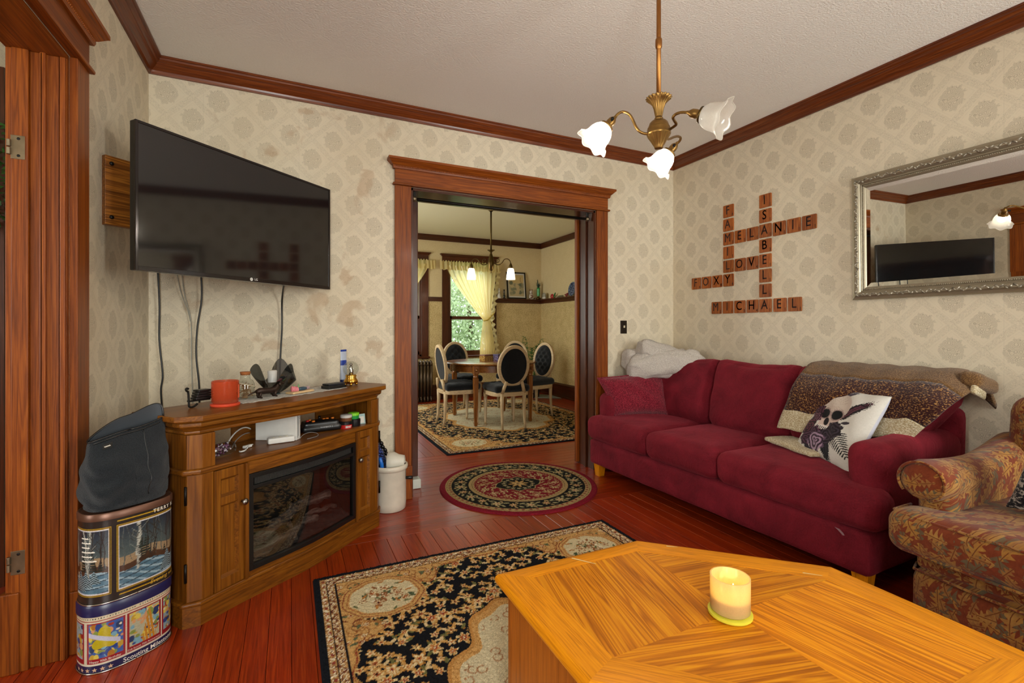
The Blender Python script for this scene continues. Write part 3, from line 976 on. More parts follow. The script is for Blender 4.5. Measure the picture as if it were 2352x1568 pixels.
for x in (0.075, 0.84):
    for y in (0.07, 2.03):
        MB().loops([[(x + a * w, y + b * w, z) for a, b in ((-1, -1), (1, -1), (1, 1), (-1, 1))] for w, z in ((0.026, 0.0), (0.036, 0.105))]).build('leg', 'oak_z', sofa, bevel=0.002)
for y0, y1, side, lip in ((-0.03, 0.835, -1, 0.165), (0.832, 1.435, 0, 0), (1.43, 2.13, 1, 1.965)):
    hy = (y1 - y0) / 2
    cyy = (y0 + y1) / 2
    def seat_warp(P, s, side=side, lip=lip, cyy=cyy):
        return tcush((P[0] + 0.38, P[1] + cyy, P[2] + 0.395), s, side, lip)
    MB().cushion(0.385, hy, 0.094, 0.062, (0.008, 0, 0.022), 22, None, 0.007, 5, y0 * 9, seat_warp).build('seat_cushion', VEL, sofa, smooth=True, weld=True)
def arm_shape(P, s):
    x, y, z = P
    k = max(0.0, min(1.0, (z + 0.1) / 0.35))
    return (x, y * (0.86 + 0.16 * k), z)
for yc in (0.090, 2.030):
    MB().cushion(0.395, 0.090, 0.285, 0.068, (0.008, 0.006, 0.006), 18, M_loc(0.505, yc, 0.395), 0.004, 5, yc, arm_shape).build('armrest', VEL, sofa, smooth=True, weld=True)
MB().cushion(0.062, 1.06, 0.35, 0.05, (0.0, 0.0, 0.01), 16, M_loc(0.885, 1.06, 0.45), 0.004, 4).build('back_frame', VEL, sofa, smooth=True, weld=True)
def wrinkle(P, seed):
    a = math.sin(P[1] * 34 + P[2] * 21 + seed) * math.sin(P[1] * 9 - P[2] * 13 + seed * 2)
    return 0.006 * a
for y0, y1, sd in ((-0.035, 0.76, 1.0), (0.745, 1.392, 2.2), (1.38, 1.97, 3.7)):
    hy = (y1 - y0) / 2
    def warp(P, s, sd=sd, y0=y0):
        x, y, z = P
        # slumped, leaning stuffed back cushion
        edge = abs(s[1]) ** 6
        z2 = z - 0.03 * (1 - s[1] ** 2) * (1 if z > 0 else 0) + 0.012 * edge
        x2 = x + wrinkle((x, y, z), sd) * (1 if x < 0 else 0)
        y2 = y
        if y0 < 0 and y < 0:
            y2 = y + max(0.0, (0.12 - z)) * 0.62 * (-s[1])
        return (x2, y2, z2)
    MB().cushion(0.115, hy, 0.262, 0.09, (0.045, 0.0, 0.012), 22, M_loc(0.712, (y0 + y1) / 2, 0.722) @ M_rot(13, 'Y'), 0.010, 7, sd, warp).build('back_cushion', VEL, sofa, smooth=True, weld=True)
# worn patch on the base front
MB().add([(-0.0085, 0.150, 0.292), (-0.0085, 0.128, 0.290), (-0.0085, 0.112, 0.278), (-0.0085, 0.106, 0.268), (-0.0085, 0.114, 0.266), (-0.0085, 0.134, 0.282)], [(0, 1, 2, 3, 4, 5)]).build('worn_patch', plain('worn_velvet', lin('#8f6d73'), 0.7), sofa)

# ------------------------------------------------------------------ loose cushions, throws
def pillow_grid(corners, thick, n, mat, name, parent, col=None, pinch=0.07, back_mat=None):
    """stuffed square given by its four corners (BL, BR, TR, TL); front and back meshes"""
    BL, BR, TR, TL = [Vector(c) for c in corners]
    nrm = (BR - BL).cross(TL - BL).normalized()
    outs = []
    for side, nm in ((1, 'front'), (-1, 'back')):
        mb = MB()
        def fn(u, v):
            uu, vv = 2 * u - 1, 2 * v - 1
            u2 = 0.5 + 0.5 * uu * (1 - pinch * (1 - vv * vv))
            v2 = 0.5 + 0.5 * vv * (1 - pinch * (1 - uu * uu))
            P = BL * (1 - u2) * (1 - v2) + BR * u2 * (1 - v2) + TR * u2 * v2 + TL * (1 - u2) * v2
            h = ((1 - uu ** 4) * (1 - vv ** 4)) ** 0.55
            w = 0.004 * math.sin(uu * 9 + vv * 7) * (1 - uu * uu)
            return P + nrm * side * (thick * h + w)
        mb.grid(fn, n, n)
        if side < 0:
            mb.f = [f[::-1] for f in mb.f]
        elif col is not None:
            mb.c = col(n)
        outs.append(mb.build(nm + '_cover', mat if side > 0 else (back_mat or mat), parent, smooth=True))
    return outs

# red chenille pillow propped on the far arm
rp = thing('red_pillow', 'red chenille throw pillow with welted edge propped at the sofa end by the doorway', 'pillow')
RPC = [(2.42, 3.16, 0.50), (2.86, 2.99, 0.50), (2.90, 3.12, 0.865), (2.33, 3.285, 0.80)]
pillow_grid(RPC, 0.075, 24, 'chenille_red', 'red', rp)
pp = [Vector(c) for c in RPC]
edge = []
for i in range(4):
    a, b = pp[i], pp[(i + 1) % 4]
    c = (pp[0] + pp[1] + pp[2] + pp[3]) / 4
    for k in range(8):
        q = a.lerp(b, k / 8)
        edge.append(q + (c - q) * 0.065 * (1 - (2 * k / 8 - 1) ** 2))
edge.append(edge[0])
MB().tube(edge, 0.007, 8).build('welt', 'chenille_red', rp, smooth=True)

# skull and roses pillow: print painted point by point
def skull_print(n):
    v, u = np.mgrid[0:n + 1, 0:n + 1] / n
    u, v = (u - 0.44) / 1.22 + 0.41, (v - 0.5) / 1.05 + 0.5
    c = np.empty((n + 1, n + 1, 3))
    c[:] = lin('#cfcac1')
    rng = np.random.default_rng(3)
    nz = rng.random((n + 1, n + 1))
    def blob(cx, cy, rx, ry, col, rot=0, mix=1.0, jag=0.0, petals=0):
        ca, sa = math.cos(rot), math.sin(rot)
        x = (u - cx) * ca + (v - cy) * sa
        y = -(u - cx) * sa + (v - cy) * ca
        r = np.sqrt((x / rx) ** 2 + (y / ry) ** 2)
        if petals:
            r = r * (1 + 0.14 * np.sin(petals * np.arctan2(y, x)))
        m = (r + jag * (nz - 0.5)) < 1
        c[m] = c[m] * (1 - mix) + np.array(lin(col)) * mix
        return x, y, r, m
    def feather(x0, y0, x1, y1, w, col, col2):
        L = math.hypot(x1 - x0, y1 - y0)
        a = math.atan2(y1 - y0, x1 - x0)
        blob((x0 + x1) / 2, (y0 + y1) / 2, L / 2, w, col, a, 1, 0.35)
        blob((x0 + x1) / 2, (y0 + y1) / 2, L / 2.3, w * 0.45, col2, a, 0.7, 0.8)
        blob((x0 + x1) / 2, (y0 + y1) / 2, L / 2, w * 0.08, '#120e10', a)
    def fern(x0, y0, x1, y1, w, k=11):
        for i in range(k):
            t_ = i / (k - 1)
            px, py = x0 + (x1 - x0) * t_, y0 + (y1 - y0) * t_
            a = math.atan2(y1 - y0, x1 - x0)
            ww = w * (1 - 0.75 * t_)
            for sg in (-1, 1):
                b = a + sg * 1.0
                blob(px + math.cos(b) * ww / 2, py + math.sin(b) * ww / 2, ww / 2, 0.007, '#1b1a1c', b)
    def rose(cx, cy, r, dark, light, seed):
        blob(cx, cy, r, r * 0.95, dark, 0, 1, 0.12, 7)
        x, y = u - cx, v - cy
        rr = np.sqrt(x * x + y * y) / r
        th = np.arctan2(y, x)
        sp = np.sin(rr * 15 + 2.2 * np.sin(th * 3 + seed) + th)
        m = (rr < 0.95) & (sp > 0.25 + 0.3 * (nz - 0.5))
        c[m] = np.array(lin(light))
        m = (rr < 0.95) & (sp < -0.72)
        c[m] = np.array(lin('#1d0f16'))
    fern(0.24, 0.93, 0.40, 0.80, 0.13)
    feather(0.36, 0.82, 0.56, 0.95, 0.035, '#2a2632', '#5b4a60')
    feather(0.12, 0.70, 0.22, 0.93, 0.05, '#1c1a1e', '#2c2a2e')
    feather(0.50, 0.50, 0.80, 0.84, 0.055, '#1d1518', '#6e3a48')
    feather(0.44, 0.40, 0.62, 0.02, 0.06, '#17161a', '#2b2a30')
    fern(0.60, 0.36, 0.82, 0.17, 0.15)
    blob(0.66, 0.52, 0.05, 0.02, '#3a333a', 0.3)
    blob(0.60, 0.46, 0.04, 0.02, '#2a252a', 1.2)
    # skull
    blob(0.42, 0.70, 0.20, 0.19, '#c3b2a6', 0, 1, 0.04)
    blob(0.43, 0.56, 0.15, 0.14, '#bfa79c', 0, 1, 0.05)
    blob(0.42, 0.44, 0.10, 0.12, '#c9b3a8', 0, 1, 0.08)
    x, y, r, m = blob(0.40, 0.72, 0.16, 0.14, '#cbbcae', 0, 0.7, 0.2)
    crack = m & (np.abs(np.sin(np.arctan2(y, x) * 9)) < 0.10)
    c[crack] = np.array(lin('#8a7468'))
    for ex, ey in ((0.33, 0.575), (0.51, 0.585)):
        blob(ex, ey, 0.085, 0.08, '#8d7470', 0.2, 0.8, 0.15)
        blob(ex, ey, 0.066, 0.066, '#0f0d0f', 0.2, 1, 0.05)
    blob(0.405, 0.475, 0.035, 0.055, '#151014', 0.3)
    blob(0.40, 0.385, 0.10, 0.03, '#e0d8d0', 0.1, 1, 0.2)
    for k in range(7):
        blob(0.33 + 0.022 * k, 0.38, 0.004, 0.025, '#2b2024')
    # roses
    rose(0.20, 0.76, 0.085, '#4a2638', '#7d5570', 0.3)
    rose(0.20, 0.60, 0.09, '#2b141d', '#5d3343', 1.0)
    rose(0.24, 0.49, 0.075, '#3a1a26', '#77505f', 2.2)
    rose(0.18, 0.35, 0.12, '#2d1018', '#66303f', 2.9)
    rose(0.33, 0.28, 0.10, '#24131d', '#573048', 5.0)
    rose(0.57, 0.39, 0.11, '#1d171d', '#3a303a', 4.2)
    rose(0.50, 0.29, 0.10, '#1e1820', '#40323f', 4.9)
    rose(0.25, 0.19, 0.10, '#2c1621', '#59354a', 1.7)
    rose(0.40, 0.19, 0.125, '#5d475a', '#a68ba0', 3.4)
    feather(0.10, 0.26, 0.03, 0.20, 0.02, '#2a222a', '#2a222a')
    blob(0.30, 0.08, 0.06, 0.03, '#29242c', -0.6, 1, 0.3)
    c *= (0.93 + 0.10 * nz)[..., None]
    return c.reshape(-1, 3)
sk = thing('skull_pillow', 'white throw pillow printed with a skull, dark roses and feathers', 'pillow')
attr_mat('printed_cotton', 0.85, 0.1)
plain('white_satin', lin('#c9cad6'), 0.5)
pillow_grid([(2.735, 1.845, 0.505), (2.53, 1.43, 0.49), (2.80, 1.375, 0.868), (2.905, 1.735, 0.872)], 0.06, 150, 'printed_cotton', 'skull', sk, skull_print, 0.05, 'white_satin')

# knitted striped throw over the near back cushion
th = thing('knit_throw', 'striped knitted throw in brown, speckled maroon and cream over the sofa back', 'throw blanket')
th.matrix_world = SOFA
def drape(u, t):
    """t runs from behind the top edge (0) over and down the front (1)"""
    yl = 0.655 - 0.77 * u + 0.25 * u * max(0.0, t - 0.3)
    slant = 0.05 * (1 - u)
    if t < 0.16:
        k = t / 0.16
        x, z = 0.955 - 0.09 * k, 0.90 + 0.10 * math.sin(k * PI / 2)
    elif t < 0.30:
        k = (t - 0.16) / 0.14
        x, z = 0.865 - 0.165 * k, 1.0 - 0.012 * k * k
    else:
        k = (t - 0.30) / 0.70
        zb = 0.60 + 0.10 * max(0.0, u - 0.55) / 0.45
        z = 0.988 - (0.988 - zb) * k
        x = 0.70 - 0.190 * math.sin(min(1, k * 2.2) * PI / 2) - 0.030 * k + 0.012 * math.sin(u * 9 + k * 4)
    if u > 0.9:
        z -= (u - 0.9) * 0.9 * (1 - t * 0.6)
    return (x - 0.006 * math.sin(u * 23) * t, yl + slant * t * 1.6 - 0.02 * (t - 0.5) * u + 0.012 * math.sin(t * 8), z + 0.004 * math.sin(u * 31 + t * 5))
for nm, a, b, m in (('brown_band', 0.0, 0.40, 'throw_brown'), ('speckled_band', 0.40, 0.79, 'throw_speckle'), ('cream_band', 0.79, 1.0, 'throw_cream')):
    o = MB().grid(lambda u, v: drape(u, a + (b - a) * v), 40, 14).build(nm, m, th, smooth=True)
    md = o.modifiers.new('thick', 'SOLIDIFY')
    md.thickness = 0.014
    md.offset = 0
MB().cushion(0.115, 0.040, 0.042, 0.032, (0, 0.004, 0), 12, M_loc(0.80, -0.088, 0.945) @ M_rot(14, 'Y'), 0.010, 9).build('hanging_fold', 'throw_brown', th, smooth=True, weld=True)
MB().cushion(0.060, 0.012, 0.022, 0.010, (0, 0, 0), 8, M_loc(0.73, -0.108, 0.905) @ M_rot(20, 'Y'), 0.004, 9).build('fold_lining', 'throw_cream', th, smooth=True, weld=True)
o = MB().cushion(0.10, 0.20, 0.014, 0.012, (0, 0, 0.006), 10, M_loc(0.42, 0.57, 0.530) @ M_rot(-22, 'Z'), 0.008, 9).build('seat_fold', 'throw_cream', th, smooth=True, weld=True)

# folded white fleece blanket
fb = thing('fleece_blanket', 'folded off-white fleece blanket heaped on the sofa back corner', 'blanket', (2.825, 3.075, 0.925), R(-42))
def fleece_fold(hx, hy, hz, loc, ang, seed, N=26):
    def warp(P, s):
        x, y, z = P
        c1 = abs(math.sin(x * 9 + z * 13 + seed)) ** 0.5
        c2 = abs(math.sin(x * 5 - z * 17 + seed * 1.7)) ** 0.5
        k = 0.016 * (c1 + c2 - 1.2)
        sag = 0.03 * math.sin(x * 7 + seed)
        return (x, y + (k if y < 0 else -k), z + sag + (k if z > 0 else 0))
    return MB().cushion(hx, hy, hz, min(hy, hz) * 0.85, (0.01, 0.02, 0.012), N, M_loc(*loc) @ M_rot(ang, 'Y'), 0.012, 14, seed, warp)
fleece_fold(0.275, 0.085, 0.105, (0.0, -0.02, -0.035), -4, 1.3).build('fold_front', 'fleece_white', fb, smooth=True, weld=True)
fleece_fold(0.23, 0.10, 0.085, (0.03, 0.045, 0.075), 7, 4.1).build('fold_top', 'fleece_white', fb, smooth=True, weld=True)
fleece_fold(0.10, 0.09, 0.10, (0.215, 0.0, 0.0), 20, 6.3, 18).build('rolled_end', 'fleece_white', fb, smooth=True, weld=True)
fleece_fold(0.16, 0.08, 0.10, (-0.16, 0.075, -0.02), 3, 8.8, 18).build('fold_behind', 'fleece_white', fb, smooth=True, weld=True)

# ================================================================== tapestry armchair
ac = thing('armchair', 'rolled-arm armchair in rust and gold oak-leaf tapestry with piping', 'armchair', (0, 0, 0))
LT = 'leaf_tapestry'
MB().cushion(0.44, 0.475, 0.125, 0.05, (0.035, 0.0, 0), 18, M_loc(2.625, 0.545, 0.175), 0.004, 5).build('base', LT, ac, smooth=True, weld=True)
MB().cushion(0.43, 0.46, 0.035, 0.02, (0.0, 0.0, 0), 12, M_loc(2.635, 0.545, 0.325)).build('deck_rail', LT, ac, smooth=True, weld=True)
def act(P, s):
    x, y, z = P[0] + 2.505, P[1] + 0.545, P[2] + 0.435
    if x > 2.26:
        k = min(1.0, (x - 2.26) / 0.05)
        y += (max(0.18, min(0.91, y)) - y) * k
    return (x, y, z)
MB().cushion(0.385, 0.53, 0.082, 0.055, (0.012, 0, 0.02), 24, None, 0.004, 6, 1.0, act).build('seat_cushion', LT, ac, smooth=True, weld=True)
def welt(z, xf, r=0.0055):
    pts = [(2.30, 0.006 + 0.025, z), (xf + 0.04, 0.03, z), (xf + 0.008, 0.07, z), (xf - 0.006, 0.3, z), (xf - 0.010, 0.545, z), (xf - 0.006, 0.8, z), (xf + 0.008, 1.02, z), (xf + 0.04, 1.06, z), (2.30, 1.062, z)]
    sm = []
    for i in range(len(pts) - 1):
        for k in range(4):
            sm.append(Vector(pts[i]).lerp(Vector(pts[i + 1]), k / 4))
    sm.append(Vector(pts[-1]))
    return MB().tube(sm, r, 7).build('piping', LT, ac, smooth=True)
welt(0.502, 2.135)
welt(0.368, 2.135)
bw = [(2.185, 0.09, 0.292), (2.165, 0.3, 0.292), (2.155, 0.545, 0.292), (2.165, 0.8, 0.292), (2.185, 1.0, 0.292), (2.25, 1.018, 0.292)]
MB().tube(bw, 0.0055, 7).build('piping', LT, ac, smooth=True)
for sgn, yc in ((1, 0.985), (-1, 0.105)):
    # scrolled arm: roll swept from the front to the back, flaring up at the rear
    rings = []
    for i in range(15):
        k = i / 14
        x = 2.235 + 0.80 * k
        zc = 0.622 - 0.03 * math.sin(k * PI) + 0.10 * max(0, k - 0.6) ** 1.2
        r = 0.085 * (0.86 if i == 0 else 1.0)
        ring = []
        for a in range(22):
            th_ = 2 * PI * a / 22
            ring.append((x + (0.006 if i == 0 else 0), yc + sgn * (0.012 + r * 1.05 * math.cos(th_)), zc + r * math.sin(th_)))
        rings.append(ring)
    MB().loops(rings).build('arm_roll', LT, ac, smooth=True, autosm=60)
    MB().cushion(0.40, 0.060, 0.19, 0.045, (0, 0.02, 0), 14, M_loc(2.66, yc - sgn * 0.012, 0.44), 0.004, 6).build('arm_panel', LT, ac, smooth=True, weld=True)
    # front facing with piping round the scroll
    face = []
    for a in range(26):
        th_ = R(-40) + R(285) * a / 25 if sgn > 0 else R(220) - R(285) * a / 25
        face.append((2.229, yc + sgn * 0.012 + 0.076 * math.cos(th_), 0.622 + 0.074 * math.sin(th_)))
    MB().tube(face, 0.0055, 7).build('piping', LT, ac, smooth=True)
    MB().ball((2.236, yc + sgn * 0.012, 0.622), 0.022, 0.070, 0.068, 18, 10).build('scroll_face', LT, ac, smooth=True)
MB().cushion(0.11, 0.46, 0.30, 0.09, (0.02, 0, 0.01), 16, M_loc(3.02, 0.545, 0.62) @ M_rot(8, 'Y'), 0.004, 5).build('backrest', LT, ac, smooth=True, weld=True)
for x in (2.28, 2.98):
    for y in (0.15, 0.95):
        MB().lathe([(0.02, 0.0), (0.028, 0.02), (0.032, 0.055)], 12, M_loc(x, y, 0)).build('foot', 'dark_fir_z', ac, smooth=True)
cp = thing('knit_pillow', 'black and white marled knit pillow on the tapestry armchair', 'pillow')
pillow_grid([(2.45, 0.83, 0.545), (2.42, 0.40, 0.545), (2.62, 0.42, 0.93), (2.66, 0.80, 0.93)], 0.075, 20, 'marled_knit', 'knit', cp)

# ================================================================== oak coffee table
ct = thing('coffee_table', 'honey oak coffee table with six-sided inlaid top', 'coffee table', (0, 0, 0))
OUT = [(0.583, 1.372), (1.150, 1.376), (1.595, 0.955), (1.598, 0.450), (1.030, 0.450), (0.583, 0.862)]
INN = [(0.680, 1.300), (1.090, 1.300), (1.490, 0.905), (1.490, 0.525), (1.095, 0.525), (0.685, 0.905)]
CEN = (1.090, 0.908)
TZ0, TZ1 = 0.412, 0.450
def piece(name, poly, ang, mat, z0, z1, bev):
    """flat board whose grain runs along local x turned by ang"""
    c = Vector((sum(p[0] for p in poly) / len(poly), sum(p[1] for p in poly) / len(poly)))
    ca, sa = math.cos(-ang), math.sin(-ang)
    loc = [((p[0] - c.x) * ca - (p[1] - c.y) * sa, (p[0] - c.x) * sa + (p[1] - c.y) * ca) for p in poly]
    o = MB().prism(loc, z0, z1).build(name, mat, ct, bevel=bev, flip=None)
    o.location = (c.x, c.y, 0)
    o.rotation_euler = (0, 0, ang)
    return o
for i in range(6):
    a, b = OUT[i], OUT[(i + 1) % 6]
    p, q = INN[(i + 1) % 6], INN[i]
    ang = math.atan2(b[1] - a[1], b[0] - a[0])
    # full bullnose on the outer edge, flat on top
    d = Vector((b[0] - a[0], b[1] - a[1])).normalized()
    nrm = Vector((d.y, -d.x)) * -1
    n_ = Vector((-d.y, d.x))
    c = Vector(((a[0] + b[0] + p[0] + q[0]) / 4, (a[1] + b[1] + p[1] + q[1]) / 4))
    ca, sa = math.cos(-ang), math.sin(-ang)
    def L(pt, k=0.0):
        x, y = pt[0] - c.x, pt[1] - c.y
        return (x * ca - y * sa, x * sa + y * ca)
    la, lb, lp, lq = L(a), L(b), L(p), L(q)
    mb = MB()
    rings = []
    for e0, e1 in ((la, lq), (lb, lp)):
        ring = [(e1[0], e1[1], TZ0), (e1[0], e1[1], TZ1)]
        for th_ in range(7):
            w = R(90 - 30 * th_)
            off = 0.019 * (1 - math.cos(w))
            f = off / max(1e-6, math.hypot(e0[0] - e1[0], e0[1] - e1[1])) * 1.2
            ring.append((e0[0] + (e1[0] - e0[0]) * f, e0[1] + (e1[1] - e0[1]) * f, (TZ0 + TZ1) / 2 + 0.019 * math.sin(w)))
        rings.append(ring)
    o = mb.loops(rings).build('edge_board', 'oak_x', ct, flip=None, smooth=True, autosm=35)
    o.location = (c.x, c.y, 0)
    o.rotation_euler = (0, 0, ang)
piece('inlay_panel', [INN[0], INN[5], CEN, INN[1]], R(78), 'oak_inlay_x', TZ1 - 0.02, TZ1 - 0.0006, 0.0006)
piece('inlay_panel', [INN[1], CEN, INN[2]], R(-8), 'oak_inlay_x', TZ1 - 0.02, TZ1 - 0.0006, 0.0006)
piece('inlay_panel', [INN[2], CEN, INN[4], INN[3]], R(100), 'oak_inlay_x', TZ1 - 0.02, TZ1 - 0.0006, 0.0006)
piece('inlay_panel', [INN[5], INN[4], CEN], R(-14), 'oak_inlay_x', TZ1 - 0.02, TZ1 - 0.0006, 0.0006)
def inset(poly, d):
    c = Vector((1.090, 0.912))
    return [tuple(c + (Vector(p) - c) * (1 - d / (Vector(p) - c).length)) for p in poly]
wood('oak_side_z', lin('#5a2806'), lin('#9c5412'), lin('#b5691b'), 'z', 1.3, 0.4, 0.2)
b0 = inset(OUT, 0.045)
for i in range(6):
    a, b = Vector(b0[i]), Vector(b0[(i + 1) % 6])
    d = (b - a).normalized()
    n_ = Vector((-d.y, d.x))
    if n_.dot(Vector((1.09, 0.912)) - a) < 0:
        n_ = -n_
    q = [a, b, b + n_ * 0.018, a + n_ * 0.018]
    MB().prism([tuple(x) for x in q], 0.015, TZ0).build('side_panel', 'oak_side_z', ct, flip=None)
MB().prism(inset(OUT, 0.075), 0.0145, 0.05).build('bottom_board', 'oak_side_z', ct, flip=None)
for pt in ((1.335, 1.328, 20), (0.97, 1.345, 62)):
    pass
scr = plain('bare_scratch', lin('#e2c48c'), 0.7)
for (x0, y0, x1, y1, w) in ((0.855, 1.352, 0.905, 1.285, 0.007), (1.205, 1.285, 1.235, 1.262, 0.006), (1.462, 0.962, 1.50, 0.925, 0.006)):
    d = Vector((x1 - x0, y1 - y0)).normalized()
    n_ = Vector((-d.y, d.x)) * w / 2
    MB().add([(x0 + n_.x, y0 + n_.y, TZ1 + 0.0003), (x0 - n_.x, y0 - n_.y, TZ1 + 0.0003), (x1 - n_.x * 0.4, y1 - n_.y * 0.4, TZ1 + 0.0003), (x1 + n_.x * 0.4, y1 + n_.y * 0.4, TZ1 + 0.0003)], [(0, 1, 2, 3)]).build('scratch', scr, ct)

# yellow three-wick candle in frosted glass on a saucer
yc = thing('yellow_candle', 'lit yellow three-wick candle in frosted glass on a yellow saucer', 'candle', (1.072, 0.905, 0.4505))
plain('yellow_saucer', lin('#d8cf3c'), 0.4)
t = NT('yellow_wax')
t.set(Base_Color=lin('#e8b53a'), Roughness=0.5, Subsurface_Weight=0.5, Subsurface_Radius=(0.03, 0.02, 0.006))
frosted('candle_glass', (0.93, 0.78, 0.42), 0.14, 0.6)
MB().lathe([(0.0, 0.0), (0.052, 0.0), (0.056, 0.004), (0.056, 0.010), (0.051, 0.0115), (0.0, 0.010)], 40, cap=False).build('saucer', 'yellow_saucer', yc, smooth=True, autosm=40)
MB().lathe([(0.0, 0.012), (0.045, 0.012), (0.050, 0.017), (0.0505, 0.10), (0.0505, 0.104), (0.047, 0.104), (0.0465, 0.022), (0.0, 0.020)], 40, cap=False).build('glass', 'candle_glass', yc, smooth=True, autosm=50)
MB().lathe([(0.0, 0.0205), (0.046, 0.0205), (0.046, 0.050), (0.03, 0.049), (0.0, 0.049)], 32, cap=False).build('wax', 'yellow_wax', yc, smooth=True)
for a in (20, 140, 260):
    x, y = 0.022 * math.cos(R(a)), 0.022 * math.sin(R(a))
    MB().tube([(x, y, 0.048), (x, y, 0.056)], 0.0012, 6).build('wick', 'black_iron', yc)
    MB().lathe([(0.0, 0.055), (0.0035, 0.060), (0.003, 0.066), (0.0005, 0.075)], 10, M_loc(x, y, 0)).build('flame', 'tube_flame', yc, smooth=True)
light('candle_glow', 'POINT', (1.072, 0.905, 0.4505 + 0.072), 0.14, (1.0, 0.68, 0.25), 0.02)
# ================================================================== rugs (pile colour laid point by point)
def rug_canvas(w, h, nx, ny):
    v, u = np.mgrid[0:ny + 1, 0:nx + 1]
    X = (u / nx - 0.5) * w
    Y = (v / ny - 0.5) * h
    return X, Y

class Paint:
    """stamps motifs on a colour field given mirrored coordinates"""
    def __init__(self, A, B, base, seed):
        self.A, self.B = A, B
        self.c = np.empty(A.shape + (3,))
        self.c[:] = lin(base)
        self.rng = np.random.default_rng(seed)
        self.nz = self.rng.random(A.shape)
    def fill(self, m, col):
        self.c[m] = lin(col)
    def flower(self, x, y, r, cols, petals=5, rot=0.0, mask=None):
        dx, dy = self.A - x, self.B - y
        near = (np.abs(dx) < 1.5 * r) & (np.abs(dy) < 1.5 * r)
        if mask is not None:
            near &= mask
        if not near.any():
            return
        rr = np.hypot(dx[near], dy[near]) / r
        th = np.arctan2(dy[near], dx[near]) + rot
        pr = 0.72 + 0.28 * np.cos(petals * th)
        q = rr / pr + 0.18 * (self.nz[near] - 0.5)
        sub = self.c[near]
        for lim, col in ((1.0, cols[0]), (0.72, cols[1]), (0.40, cols[2]), (0.18, cols[3])):
            sub[q < lim] = lin(col)
        self.c[near] = sub
    def leaf(self, x, y, L, w, ang, col, mask=None):
        dx, dy = self.A - x, self.B - y
        near = (np.abs(dx) < 1.2 * L) & (np.abs(dy) < 1.2 * L)
        if mask is not None:
            near &= mask
        if not near.any():
            return
        ca, sa = math.cos(ang), math.sin(ang)
        a = (dx[near] * ca + dy[near] * sa) / L
        b = (-dx[near] * sa + dy[near] * ca) / w
        m = (a * a + b * b + 0.25 * (self.nz[near] - 0.5)) < 1
        sub = self.c[near]
        sub[m] = lin(col)
        self.c[near] = sub
    def vine(self, pts, w, col, mask=None):
        for i in range(len(pts) - 1):
            (x0, y0), (x1, y1) = pts[i], pts[i + 1]
            L = math.hypot(x1 - x0, y1 - y0)
            self.leaf((x0 + x1) / 2, (y0 + y1) / 2, L * 0.62, w, math.atan2(y1 - y0, x1 - x0), col, mask)

